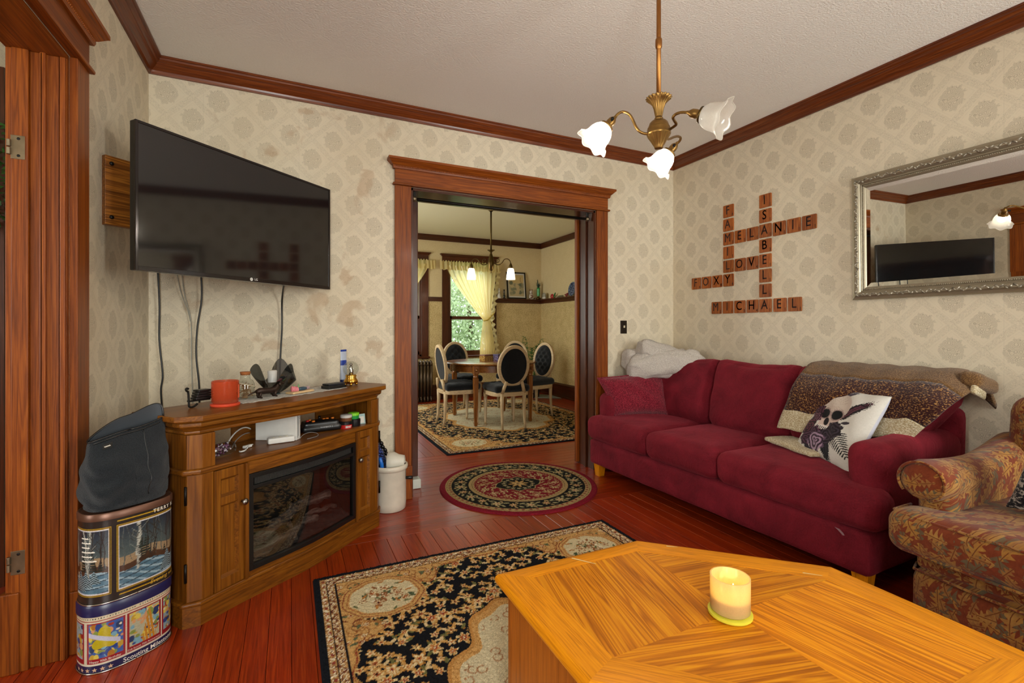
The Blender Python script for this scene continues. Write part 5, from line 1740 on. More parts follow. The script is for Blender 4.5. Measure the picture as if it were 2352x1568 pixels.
# lotion tube
tb = on_cab('lotion_tube', 'tall white and blue squeeze tube standing on its cap', 'tube', 0.515, 0.225, TOPZ, 8)
def flat_tube(z0, z1, w0, w1, t0, t1):
    return MB().loops([[(w * math.cos(2 * PI * k / 24), tt * math.sin(2 * PI * k / 24), z) for k in range(24)] for w, tt, z in ((w0, t0, z0), ((w0 + w1) / 2, (t0 + t1) / 2, (z0 + z1) / 2), (w1, t1, z1))])
BLUE = plain('tube_blue', lin('#1f3f9c'), 0.35)
flat_tube(0, 0.028, 0.024, 0.024, 0.021, 0.021).build('cap', plain('tube_navy', lin('#1a2a5e'), 0.35), tb, smooth=True, autosm=50)
flat_tube(0.028, 0.118, 0.026, 0.028, 0.022, 0.012).build('body', plain('tube_white', lin('#b9c3d6'), 0.35), tb, smooth=True, autosm=50)
flat_tube(0.118, 0.150, 0.0285, 0.0288, 0.0125, 0.009).build('blue_band', BLUE, tb, smooth=True, autosm=50)
flat_tube(0.150, 0.205, 0.0288, 0.030, 0.0085, 0.003).build('shoulder', 'tube_white', tb, smooth=True, autosm=50)
flat_tube(0.205, 0.217, 0.0305, 0.0305, 0.0025, 0.002).build('crimp', BLUE, tb, smooth=True, autosm=50)
# snow globe
g = on_cab('snow_globe', 'small clear snow globe on a polished gold footed base', 'snow globe', 0.475, 0.125)
MB().lathe([(0, 0.012), (0.036, 0.012), (0.043, 0.02), (0.041, 0.03), (0.030, 0.048), (0.034, 0.060), (0.030, 0.066), (0, 0.066)], 32, cap=False).build('base', 'gold', g, smooth=True)
for a in range(4):
    MB().ball((0.032 * math.cos(R(45 + 90 * a)), 0.032 * math.sin(R(45 + 90 * a)), 0.008), 0.009, None, 0.008, 10, 8).build('foot', 'gold', g, smooth=True)
MB().ball((0, 0, 0.102), 0.047, None, None, 32, 20).build('globe', 'clear_glass', g, smooth=True)
fg = MB()
fg.tube([(0, 0, 0.066), (0.004, 0, 0.085), (-0.003, 0, 0.105), (0.002, 0, 0.125)], [0.014, 0.011, 0.012, 0.006], 10)
fg.ball((0, 0, 0.130), 0.009)
fg.tube([(-0.004, 0, 0.11), (0.018, 0.004, 0.10), (0.022, 0.004, 0.08)], [0.005, 0.004, 0.003], 8)
fg.build('figure', 'steel_bright', g, smooth=True)

# ------------------------------------------------------------------ things on the open shelf
SHZ = 0.6415
j = on_cab('bead_jar', 'clear jar of purple and white beads lying on its side', 'jar', -0.385, 0.075, SHZ + 0.031)
MB().lathe([(0, -0.055), (0.024, -0.055), (0.029, -0.050), (0.029, 0.042), (0.026, 0.048), (0.026, 0.058), (0.0, 0.058)], 24, M_rot(90, 'Y') @ M_rot(90, 'Z'), cap=False).build('glass', 'clear_glass', j, smooth=True)
bd = MB()
for k in range(150):
    a, r_ = random.uniform(0, 6.28), 0.024 * math.sqrt(random.random())
    bd.ball((random.uniform(-0.05, 0.036), r_ * math.cos(a), r_ * math.sin(a)), 0.0042, None, None, 6, 4)
n_b = len(bd.v)
bd.c = np.repeat(np.array([[lin('#5a2e4e'), lin('#cdbfca'), lin('#8a5a7c'), lin('#3a1e30')][k % 4] for k in range(150)]), n_b // 150, axis=0)
bd = bd.build('beads', attr_mat('bead_glaze', 0.35), j, smooth=True)
bd['kind'] = 'stuff'
w = on_cab('game_console', 'white slim game console standing upright on the open shelf', 'game console', -0.045, 0.125, SHZ, -66)
MB().box(-0.107, 0.107, -0.022, 0.022, 0, 0.139).build('case', 'white_plastic', w, bevel=0.003)
MB().box(0.104, 0.1085, -0.013, -0.009, 0.012, 0.125).build('disc_slot', 'grey_plastic', w)
MB().box(0.106, 0.1085, -0.003, 0.001, 0.02, 0.12).build('trim_line', 'grey_plastic', w)
for z in (0.108, 0.118):
    MB().ball((0.1075, 0.012, z), 0.001, 0.003, 0.003, 8, 6).build('button', 'grey_plastic', w)
p = on_cab('power_strip', 'white power strip with dark end cap lying in front of the game console', 'power strip', -0.085, 0.055, SHZ, -28)
MB().cushion(0.062, 0.022, 0.014, 0.006, (0, 0, 0), 8, M_loc(0, 0, 0.015)).build('case', 'white_plastic', p, smooth=True, weld=True)
MB().box(0.0600, 0.0626, -0.012, 0.006, 0.009, 0.022).build('window', plain('dark_red', lin('#3a1414'), 0.3), p)
for k in range(3):
    MB().ball((-0.035 + 0.03 * k, 0, 0.029), 0.008, 0.008, 0.002, 10, 6).build('socket', plain('ivory', lin('#d9d2bd'), 0.4), p, smooth=True)
s = on_cab('controller_strap', 'white wrist strap with plastic slider lying on the shelf', 'strap', -0.25, 0.09, SHZ + 0.004, 12)
MB().tube(bez((-0.05, -0.01, 0), (-0.075, -0.03, 0.002), (-0.06, -0.05, 0.004), (-0.02, -0.02, 0.004), 10) + bez((-0.02, -0.02, 0.004), (0.02, 0.0, 0.006), (0.03, 0.015, 0.006), (0.06, 0.015, 0.004), 8), 0.0035, 7, flat=1.0).build('loop', 'white_plastic', s, smooth=True)
MB().box(0.0, 0.045, 0.004, 0.02, -0.002, 0.010).build('slider', 'white_plastic', s, bevel=0.002)
cb = MB()
cb.tube(bez((-0.12, 0.235, 0.70), (-0.18, 0.22, 0.745), (-0.28, 0.17, 0.70), (-0.33, 0.13, 0.646), 16), 0.0035, 7)
cb.build('console_cable', 'white_plastic', None, smooth=True).matrix_world = CAB
tag(bpy.data.objects['console_cable'], 'thick white cable drooping behind the game console', 'cable')
cb = MB().tube(bez((-0.12, 0.24, 0.68), (-0.20, 0.2, 0.70), (-0.24, 0.2, 0.655), (-0.27, 0.16, 0.645), 14), 0.0022, 6)
cb.build('thin_cable', 'grey_plastic', None, smooth=True).matrix_world = CAB
tag(bpy.data.objects['thin_cable'], 'thin grey cable beside the thick white console cable', 'cable')
cb = MB().tube([(0.01, 0.03, SHZ + 0.002)] + bez((0.03, 0.04, SHZ + 0.01), (0.10, 0.06, SHZ + 0.035), (0.14, -0.02, SHZ + 0.002), (0.06, -0.012, SHZ + 0.002), 18) + [(0.02, -0.01, SHZ + 0.002)], 0.0013, 5)
cb.build('sensor_wire', 'grey_plastic', None, smooth=True).matrix_world = CAB
tag(bpy.data.objects['sensor_wire'], 'thin loose wire loop on the shelf in front of the game console', 'cable')
jy = on_cab('joystick_console', 'black plug-in game joystick console with orange buttons', 'joystick', 0.215, 0.105, SHZ, -30)
def jwarp(P, s):
    return (P[0] * (1 - 0.10 * (s[2] > 0)), P[1] * (1 - 0.18 * (1 if P[2] > 0 else 0)), P[2])
MB().cushion(0.105, 0.058, 0.027, 0.014, (0, 0, 0.006), 10, M_loc(0, 0, 0.028), warp=jwarp).build('case', 'black_plastic', jy, smooth=True, weld=True)
for k, (x, y) in enumerate(((-0.07, 0.0), (-0.045, -0.025), (0.02, 0.015), (0.04, 0.02), (0.07, 0.022), (-0.055, 0.02))):
    MB().lathe([(0, 0), (0.009, 0), (0.009, 0.005), (0.006, 0.008), (0, 0.008)], 12, M_loc(x, y - 0.01, 0.0565), cap=False).build('button', plain('button_red', lin('#b32018'), 0.35) if k == 0 else plain('button_orange', lin('#d9741f'), 0.35), jy, smooth=True)
MB().tube([(0.0, 0.03, 0.056), (0.004, 0.034, 0.075)], [0.005, 0.008], 10).build('stick', 'black_gloss', jy, smooth=True)
tv_, tf_ = text_mesh('FLASHBACK 2', 0.0105)
MB().add(tv_, tf_, M_loc(0.02, -0.0592, 0.026) @ M_rot(90, 'X')).build('lettering', plain('grey_print', lin('#b9b9b9'), 0.5), jy)
def tin_stack(name, label, x, y, z, r, hgt, mats, txt=None):
    t = on_cab(name, label, 'tin', x, y, z, -40)
    MB().lathe([(0, 0), (r, 0), (r + 0.001, 0.003), (r + 0.001, hgt * 0.55), (0, hgt * 0.55)], 28, cap=False).build('tub', mats[0], t, smooth=True, autosm=40)
    MB().lathe([(0, hgt * 0.555), (r + 0.002, hgt * 0.555), (r + 0.002, hgt * 0.93), (r - 0.002, hgt), (0, hgt)], 28, cap=False).build('lid', mats[1], t, smooth=True, autosm=40)
    if txt:
        def patch(x0, x1, z0, z1, mat, nm, dr=0.0):
            rr = r + 0.0015 + dr
            MB().grid(lambda u, v: (rr * math.cos(-PI / 2 + (x0 + (x1 - x0) * u) / rr), rr * math.sin(-PI / 2 + (x0 + (x1 - x0) * u) / rr), z0 + (z1 - z0) * v), 6, 1).build(nm, mat, t)
        patch(-0.004, 0.008, 0.006, 0.018, 'white_plastic', 'emblem')
        vs, fs = text_mesh('O', 0.012)
        MB().add([((r + 0.0022) * math.cos(-PI / 2 + (p[0] + 0.002) / r), (r + 0.0022) * math.sin(-PI / 2 + (p[0] + 0.002) / r), 0.012 + p[1]) for p in vs], fs).build('emblem_ring', 'pot_black', t)
        patch(0.010, 0.034, 0.0125, 0.0165, 'white_plastic', 'print_line')
        patch(0.010, 0.030, 0.0065, 0.0095, 'white_plastic', 'print_line')
plain('pot_black', lin('#151517'), 0.3)
plain('pot_red', lin('#b5201c'), 0.35)
plain('pot_brown', lin('#6d4228'), 0.35)
plain('pot_silver', lin('#bdbbb6'), 0.35)
plain('pot_green', lin('#1f8f3c'), 0.35)
plain('pot_lime', lin('#7ecb2a'), 0.35)
tin_stack('red_putty_tin', 'round red and black tub below the silver-lidded tub', 0.315, 0.012, SHZ, 0.034, 0.042, ('pot_red', 'pot_black'), 'mark')
tin_stack('silver_putty_tin', 'round brown tub with silver lid on top of the red tub', 0.318, 0.012, SHZ + 0.0425, 0.031, 0.036, ('pot_brown', 'pot_silver'))
tin_stack('black_putty_tin', 'round black tub below the green tub', 0.392, 0.018, SHZ, 0.032, 0.042, ('pot_black', 'pot_black'))
tin_stack('green_putty_tin', 'round green tub with lime lid on top of the black tub', 0.388, 0.022, SHZ + 0.0425, 0.030, 0.036, ('pot_green', 'pot_lime'))
cd_ = on_cab('picture_card', 'small pale blue picture card leaning beside the round tubs', 'card', 0.448, 0.012, SHZ, -25)
MB().box(-0.022, 0.022, -0.001, 0.001, 0, 0.060, M_rot(-12, 'X')).build('card', plain('card_blue', lin('#9fb9b5'), 0.7, vary=0.2), cd_)
MB().box(-0.016, 0.014, -0.0022, -0.0012, 0.006, 0.045, M_rot(-12, 'X')).build('picture', 'paper_white', cd_)
# ================================================================== television on its corner plank
tv = thing('television', 'large black flat-screen television mounted across the corner', 'television', (-0.1805, 2.8715, 1.787), R(42.3))
W2, H2 = 0.559, 0.320
MB().box(-W2, W2, 0.004, 0.038, -H2, H2).build('case', 'black_plastic', tv, bevel=0.004)
MB().box(-W2 + 0.012, W2 - 0.012, 0.0, 0.006, -H2 + 0.020, H2 - 0.012).build('screen', 'tv_screen', tv)
bz = MB()
bz.box(-W2, -W2 + 0.012, -0.003, 0.01, -H2, H2).box(W2 - 0.012, W2, -0.003, 0.01, -H2, H2)
bz.box(-W2 + 0.012, W2 - 0.012, -0.003, 0.01, H2 - 0.012, H2).box(-W2 + 0.012, W2 - 0.012, -0.003, 0.01, -H2, -H2 + 0.020)
bz.build('bezel', plain('bezel_gloss', lin('#1b1413'), 0.15), tv, bevel=0.0015)
MB().box(-0.30, 0.30, 0.038, 0.07, -0.22, 0.18).build('rear_bulge', 'black_plastic', tv, bevel=0.01)
MB().box(-0.11, 0.11, 0.07, 0.165, -0.11, 0.11).build('mount_arm', 'black_iron', tv, bevel=0.004)
LX = 0.02
MB().lathe([(0, 0), (0.0085, 0), (0.0085, 0.001), (0, 0.001)], 24, M_loc(LX - 0.028, -0.0031, -H2 + 0.012) @ M_rot(90, 'X'), cap=False).build('logo_disc', 'white_plastic', tv)
vs, fs = text_mesh('LG', 0.017)
MB().add(vs, fs, M_loc(LX, -0.0036, -H2 + 0.0125) @ M_rot(90, 'X')).build('logo_letters', 'white_plastic', tv)
vs, fs = text_mesh('O', 0.012, 0.0004)
MB().add(vs, fs, M_loc(LX - 0.028, -0.0045, -H2 + 0.0122) @ M_rot(90, 'X')).build('logo_ring', 'grey_plastic', tv)
brd = thing('tv_mount_board', 'quarter-sawn oak plank bolted across the corner behind the television', 'board', (-0.738, 2.617, 1.8265), R(42.3))
wood('plank_oak', lin('#3a1c06'), lin('#6f3f12'), lin('#98601f'), 'x', 0.9, 0.4, 0.2, amp=0.16)
MB().box(0.012, 1.02, 0.0, 0.03, -0.152, 0.152).build('plank', 'plank_oak', brd, bevel=0.002)
for x in (0.035, 0.94):
    for z in (-0.118, 0.118):
        MB().ball((x, -0.003, z), 0.009, 0.006, 0.009, 12, 8).build('bolt', 'black_iron', brd, smooth=True)

# cords hanging from the television
def cord(name, label, pts, r, mat, cat='cable'):
    sm = []
    P = [Vector(p) for p in pts]
    for i in range(len(P) - 1):
        p0, p1, p2, p3 = P[max(0, i - 1)], P[i], P[i + 1], P[min(len(P) - 1, i + 2)]
        for k in range(6):
            t_ = k / 6
            sm.append(0.5 * ((2 * p1) + (-p0 + p2) * t_ + (2 * p0 - 5 * p1 + 4 * p2 - p3) * t_ * t_ + (-p0 + 3 * p1 - 3 * p2 + p3) * t_ ** 3))
    sm.append(P[-1])
    o = MB().tube(sm, r, 7).build(name, mat, None, smooth=True)
    return tag(o, label, cat)
cord('hanging_cable', 'black cable hanging in the corner left of the pale wires', [(-0.690, 3.345, 1.56), (-0.685, 3.36, 1.35), (-0.688, 3.37, 1.15), (-0.672, 3.37, 0.95), (-0.680, 3.37, 0.84), (-0.66, 3.375, 0.60), (-0.62, 3.38, 0.30)], 0.005, 'black_plastic')
cord('black_cable', 'black cable hanging beside the pale wires under the television', [(-0.48, 3.34, 1.57), (-0.478, 3.36, 1.40), (-0.502, 3.37, 1.22), (-0.507, 3.37, 1.05), (-0.492, 3.37, 0.86), (-0.49, 3.375, 0.55), (-0.47, 3.38, 0.30)], 0.005, 'black_plastic')
cord('pale_wire', 'thin pale wire pair hanging from the television', [(-0.575, 3.345, 1.56), (-0.565, 3.37, 1.42), (-0.535, 3.375, 1.27), (-0.532, 3.378, 1.05), (-0.528, 3.378, 0.86), (-0.52, 3.38, 0.5)], 0.003, plain('wire_grey', lin('#9a988c'), 0.5))
cord('pale_wire_short', 'thin pale wire looping beside the longer pale wire', [(-0.60, 3.345, 1.56), (-0.585, 3.37, 1.44), (-0.552, 3.377, 1.33), (-0.538, 3.38, 1.26)], 0.0025, 'wire_grey')
cord('screen_cable', 'black cable running straight down behind the record bowl', [(-0.03, 3.20, 1.50), (-0.045, 3.35, 1.40), (-0.046, 3.375, 1.22), (-0.053, 3.375, 1.08), (-0.058, 3.375, 0.95), (-0.06, 3.378, 0.80), (-0.05, 3.38, 0.4)], 0.0055, 'black_plastic')

# ================================================================== brass chandelier
CH = (1.366, 1.5, 2.03)
ch = thing('chandelier', 'old brass three-arm chandelier with ruffled frosted glass shades', 'chandelier', CH)
BRS = 'brass'
MB().tube([(0, 0, 0.05), (0, 0, ZC - CH[2])], 0.0092, 14).build('rod', 'copper_rod', ch, smooth=True)
MB().lathe([(0.0092, 0.33), (0.013, 0.338), (0.0135, 0.35), (0.0135, 0.362), (0.013, 0.37), (0.0092, 0.376)], 18, cap=False).build('coupling', 'copper_rod', ch, smooth=True)
MB().lathe([(0.0, ZC - CH[2] - 0.03), (0.02, ZC - CH[2] - 0.028), (0.055, ZC - CH[2] - 0.006), (0.058, ZC - CH[2] - 0.001), (0, ZC - CH[2] - 0.001)], 24, cap=False).build('canopy', BRS, ch, smooth=True)
flute = lambda a, k: 1 + (0.05 + 0.02 * (k > 3)) * math.cos(a * 18)
MB().lathe([(0.0135, 0.054), (0.0155, 0.066), (0.019, 0.085), (0.026, 0.105), (0.038, 0.120), (0.050, 0.129), (0.049, 0.131), (0.036, 0.123), (0.02, 0.10), (0.010, 0.08)], 108, wave=flute, cap=False).build('fluted_cup', BRS, ch, smooth=True)
MB().lathe([(0.011, 0.036), (0.017, 0.040), (0.0175, 0.047), (0.013, 0.052), (0.013, 0.058)], 24, cap=False).build('neck_ring', BRS, ch, smooth=True)
MB().lathe([(0.012, 0.038), (0.028, 0.036), (0.036, 0.028), (0.041, 0.014), (0.0415, 0.010), (0.0445, 0.008), (0.046, 0.0), (0.0455, -0.010), (0.047, -0.012), (0.048, -0.018), (0.046, -0.022), (0.040, -0.022)], 36, cap=False).build('body', BRS, ch, smooth=True, autosm=45)
MB().lathe([(0.0455, -0.0215), (0.040, -0.031), (0.032, -0.043), (0.024, -0.058), (0.018, -0.068), (0.0165, -0.075), (0.014, -0.078), (0, -0.078)], 90, wave=lambda a, k: 1 + (0.035 if k < 4 else 0.0) * math.cos(a * 18), cap=False).build('fluted_bowl', BRS, ch, smooth=True)
ARMS = [
    ([(-0.0309, 0.0145, -0.0139), (-0.0486, 0.0228, -0.0155), (-0.0693, 0.0325, -0.0073), (-0.0807, 0.0434, 0.0143), (-0.0863, 0.0515, 0.0377), (-0.0981, 0.0571, 0.0622), (-0.1097, 0.068, 0.0776), (-0.1244, 0.0804, 0.0825), (-0.1393, 0.0874, 0.0733), (-0.1506, 0.0927, 0.0585)],
     (-0.1839, 0.1083, 0.0108), (-0.2539, 0.1411, -0.0681), True),
    ([(0.0368, -0.0173, -0.0008), (0.0325, -0.0484, -0.0005), (0.0279, -0.0683, 0.0021), (0.0061, -0.0802, 0.0076), (-0.0128, -0.0934, 0.0113), (-0.0104, -0.1056, 0.0192), (-0.0058, -0.1298, 0.0169), (0.0039, -0.1564, 0.0072)],
     (0.0307, -0.2022, -0.0124), (0.0788, -0.2799, -0.0552), False),
    ([(0.03, 0.008, -0.020), (0.0496, 0.0099, -0.0247), (0.0978, 0.0425, -0.0047), (0.1603, 0.0795, 0.0279), (0.2132, 0.1099, 0.0506), (0.2453, 0.128, 0.0548), (0.2553, 0.1454, 0.0482), (0.2511, 0.1584, 0.0411)],
     (0.2117, 0.1879, -0.0141), (0.1651, 0.2208, -0.0847), True)]
for arm, s1, op, lit in ARMS:
    sm = []
    P = [Vector(p) for p in arm]
    for i in range(len(P) - 1):
        p0, p1, p2, p3 = P[max(0, i - 1)], P[i], P[i + 1], P[min(len(P) - 1, i + 2)]
        for k in range(5):
            t_ = k / 5
            sm.append(0.5 * ((2 * p1) + (-p0 + p2) * t_ + (2 * p0 - 5 * p1 + 4 * p2 - p3) * t_ * t_ + (-p0 + 3 * p1 - 3 * p2 + p3) * t_ ** 3))
    sm.append(P[-1])
    a_ = MB().tube(sm, 0.0056, 10).build('arm', BRS, ch, smooth=True)
    s0, s1, op = P[-1], Vector(s1), Vector(op)
    ax = (op - s0).normalized()
    q = ax.to_track_quat('Z', 'Y').to_matrix().to_4x4()
    L0 = (s1 - s0).length
    MB().lathe([(0.006, -0.008), (0.0075, 0.0), (0.012, 0.006), (0.0165, 0.014), (0.0175, 0.030), (0.0165, 0.038), (0.0185, 0.042), (0.0185, 0.050), (0.015, 0.054), (0.0, 0.054)], 22, Matrix.Translation(s0) @ q, cap=False).build('socket', BRS, a_, smooth=True, autosm=50)
    MB().tube([s0 + ax * 0.024 + (q @ Vector((0.012, 0, 0))), s0 + ax * 0.024 + (q @ Vector((0.034, 0, 0)))], [0.004, 0.007], 8).build('switch_key', 'black_iron', a_, smooth=True)
    # shade: neck fitter + ruffled bell
    base = s0 + ax * 0.046
    MB().lathe([(0.022, -0.002), (0.030, 0.0), (0.031, 0.004), (0.030, 0.010), (0.027, 0.011)], 24, Matrix.Translation(base) @ q, cap=False).build('gallery', 'brass_dark' if not lit else BRS, a_, smooth=True)
    def ruf(a, k):
        return 1 + max(0, k - 4) * 0.016 * math.cos(a * 7)
    prof = [(0.026, 0.004), (0.034, 0.012), (0.044, 0.026), (0.049, 0.042), (0.051, 0.058), (0.054, 0.072), (0.061, 0.084), (0.072, 0.093)]
    sh = MB()
    seg = 60
    rings = []
    for k, (r_, z) in enumerate(prof):
        ring = []
        for i in range(seg):
            a = 2 * PI * i / seg
            w_ = ruf(a, k)
            ring.append((r_ * w_ * math.cos(a), r_ * w_ * math.sin(a), z + max(0, k - 4) * 0.0016 * math.cos(a * 7)))
        rings.append(ring)
    sh.loops(rings, True, False, Matrix.Translation(base) @ q)
    so = sh.build('shade', 'shade_glass', ch, smooth=True)
    rim = MB().tube([(Matrix.Translation(base) @ q) @ Vector(p) for p in rings[-1]] + [(Matrix.Translation(base) @ q) @ Vector(rings[-1][0])], 0.0017, 6)
    rim.build('shade_rim', 'shade_glass', so, smooth=True)
    bq = Matrix.Translation(base + ax * 0.008) @ q
    MB().lathe([(0.0, 0.0), (0.011, 0.002), (0.013, 0.012), (0.019, 0.028), (0.021, 0.040), (0.016, 0.053), (0.0, 0.058)], 18, bq, cap=False).build('bulb', 'lamp_filament' if lit else 'milk_glass', so, smooth=True)
    if lit:
        lp = base + ax * 0.045
        light('chandelier_bulb', 'POINT', tuple(Vector(CH) + lp), 38.0, (1.0, 0.90, 0.76), 0.024)

# ================================================================== silver mirror on the sofa wall
mr = thing('wall_mirror', 'long wall mirror in an ornate silver frame with leaf and bead relief', 'mirror', (XR - 0.008, 1.267, 1.785), 0, None, None, (R(90), R(0.0), R(-90)))
mr.rotation_euler = (R(90 + 0.9), 0, R(-90))
# local x = along the wall (towards the camera side), local y = up, local z = out of the wall
MW, MH, FW = 0.55, 0.3865, 0.078
PROF = [(0.0, 0.0), (0.0, 0.016), (0.004, 0.022), (0.010, 0.024), (0.016, 0.026), (0.026, 0.033), (0.038, 0.033), (0.046, 0.026), (0.050, 0.020), (0.056, 0.021), (0.060, 0.016), (0.068, 0.017), (0.074, 0.013), (0.078, 0.008), (0.078, 0.0)]
crn = [(-MW, -MH), (MW, -MH), (MW, MH), (-MW, MH)]
for i in range(4):
    a, b = crn[i], crn[(i + 1) % 4]
    rings = []
    for (cx_, cy_) in (a, b):
        sx_, sy_ = (1 if cx_ < 0 else -1), (1 if cy_ < 0 else -1)
        rings.append([(cx_ + sx_ * d_, cy_ + sy_ * d_, h_) for d_, h_ in PROF])
    MB().loops(rings).build('frame_rail', 'pewter', mr, flip=None)
orn = MB()
bead = MB()
for i in range(4):
    a, b = Vector((*crn[i], 0)), Vector((*crn[(i + 1) % 4], 0))
    d_ = (b - a).normalized()
    n_ = Vector((-d_.y, d_.x, 0))
    L_ = (b - a).length
    k = int(L_ / 0.017)
    for j_ in range(1, k):
        s_ = L_ * j_ / k
        if s_ < 0.03 or s_ > L_ - 0.03:
            continue
        c_ = a + d_ * s_ + n_ * (0.032 + 0.0055 * math.sin(j_ * 1.9)) + Vector((0, 0, 0.032))
        rot = Matrix.Translation(c_) @ Matrix.Rotation(math.atan2(d_.y, d_.x) + (0.7 if j_ % 2 else -0.7), 4, 'Z')
        orn.ball((0, 0, 0), 0.0125, 0.0052, 0.0055, 8, 5, rot)
    k = int((L_ - 0.13) / 0.0085)
    for j_ in range(k + 1):
        c_ = a + d_ * (0.064 + (L_ - 0.128) * j_ / k) + n_ * 0.064 + Vector((0, 0, 0.0175))
        bead.ball(tuple(c_), 0.0037, None, None, 6, 4)
orn.build('carved_leaves', 'pewter_carving', mr, smooth=True)['kind'] = 'stuff'
bead.build('beading', 'pewter', mr, smooth=True)['kind'] = 'stuff'
gw, gh, bv = MW - FW + 0.002, MH - FW + 0.002, 0.026
MB().box(-gw + bv, gw - bv, -gh + bv, gh - bv, 0.002, 0.0085).build('glass', 'mirror_silver', mr)
for i in range(4):
    o4 = [(-gw, -gh), (gw, -gh), (gw, gh), (-gw, gh)]
    i4 = [(-gw + bv, -gh + bv), (gw - bv, -gh + bv), (gw - bv, gh - bv), (-gw + bv, gh - bv)]
    j_ = (i + 1) % 4
    MB().add([(*o4[i], 0.0065), (*o4[j_], 0.0065), (*i4[j_], 0.0085), (*i4[i], 0.0085)], [(0, 1, 2, 3)]).build('glass_bevel', 'mirror_silver', mr)

# ================================================================== wooden letter tiles spelling crossing words
PTS = dict(F=4, A=1, M=3, I=1, L=1, Y=4, S=1, B=3, E=1, N=1, O=1, V=4, X=8, C=3, H=4)
TP, TVP = 0.1135, 0.1137
Y0, Z0 = 2.775, 2.183          # first letter of FAMILY
Y1_ = 2.441                    # column of the long upright word
tiles = {}
def put(word, where, kind, y, z, dy, dz):
    for i, L_ in enumerate(word):
        key = (round((y + dy * i) / 0.06), round((z + dz * i) / 0.06))
        if key in tiles:
            continue
        tiles[key] = (L_, y + dy * i, z + dz * i, word, i, where)
ORD = ['first', 'second', 'third', 'fourth', 'fifth', 'sixth', 'seventh', 'eighth']
put('FAMILY', 'six-letter upright word', 'v', Y0, Z0, 0, -TVP)
put('ISABELLA', 'eight-letter upright word', 'v', Y1_, 2.187, 0, -TVP)
put('MELANIE', 'seven-letter row crossing both upright words', 'h', Y0, Z0 - 2 * TVP, -0.1118, 0)
put('LOVE', 'short row spelling love between the uprights', 'h', Y0, Z0 - 4 * TVP, -0.1115, 0)
put('FOXY', 'four-letter row ending the six-letter upright', 'h', Y0 + 3 * TP, Z0 - 5 * TVP, -TP, 0)
put('MICHAEL', 'seven-letter bottom row nearest the sofa', 'h', Y1_ + 4 * 0.1135, 2.187 - 7 * TVP, -0.1145, 0)
INK = plain('burnt_ink', lin('#2a1108'), 0.7)
WALLM = Matrix(((0, 0, -1, 0), (-1, 0, 0, 0), (0, 1, 0, 0), (0, 0, 0, 1)))
tile_mesh = None
def bold_text(s_, size):
    """letter outline thickened a little"""
    a_ = text_mesh(s_, size, 0.0003)
    vs, fs = list(a_[0]), list(a_[1])
    for dx, dy in ((0.0007, 0), (-0.0007, 0), (0, 0.0006), (0, -0.0006)):
        o_ = len(vs)
        vs += [(p[0] + dx * size * 11, p[1] + dy * size * 11, p[2]) for p in a_[0]]
        fs += [tuple(i_ + o_ for i_ in f_) for f_ in a_[1]]
    return vs, fs
glyph = {}
for (L_, y, z, word, i, where) in tiles.values():
    t = thing('letter_tile', 'wooden letter tile %s, %s letter of the %s' % (L_, ORD[i], where), 'letter tile', group='wooden letter tiles on the sofa wall')
    t.matrix_world = Matrix.Translation((XR - 0.0005, y, z)) @ WALLM
    if tile_mesh is None:
        tile_mesh = MB().prism([(sx_ * 0.0505 + p[0], sy_ * 0.0505 + p[1]) for sx_, sy_, a0 in ((1, -1, -90), (1, 1, 0), (-1, 1, 90), (-1, -1, 180)) for p in arc(-sx_ * 0.007, -sy_ * 0.007, 0.007, a0, a0 + 90, 3)], 0, 0.008).build('tile', 'tile_wood', t, bevel=0.001)
    else:
        share(tile_mesh, t)
    for s_, size, px, py, nm in ((L_, 0.098, -0.006, 0.004, 'letter'), (str(PTS[L_]), 0.034, 0.042, -0.034, 'value')):
        if (s_, size) not in glyph:
            vs, fs = bold_text(s_, size)
            glyph[(s_, size)] = MB().add(vs, fs, M_loc(px, py, 0.0083) @ Matrix.Diagonal((0.82, 1, 1, 1))).build(nm, INK, t)
        else:
            share(glyph[(s_, size)], t).name = nm
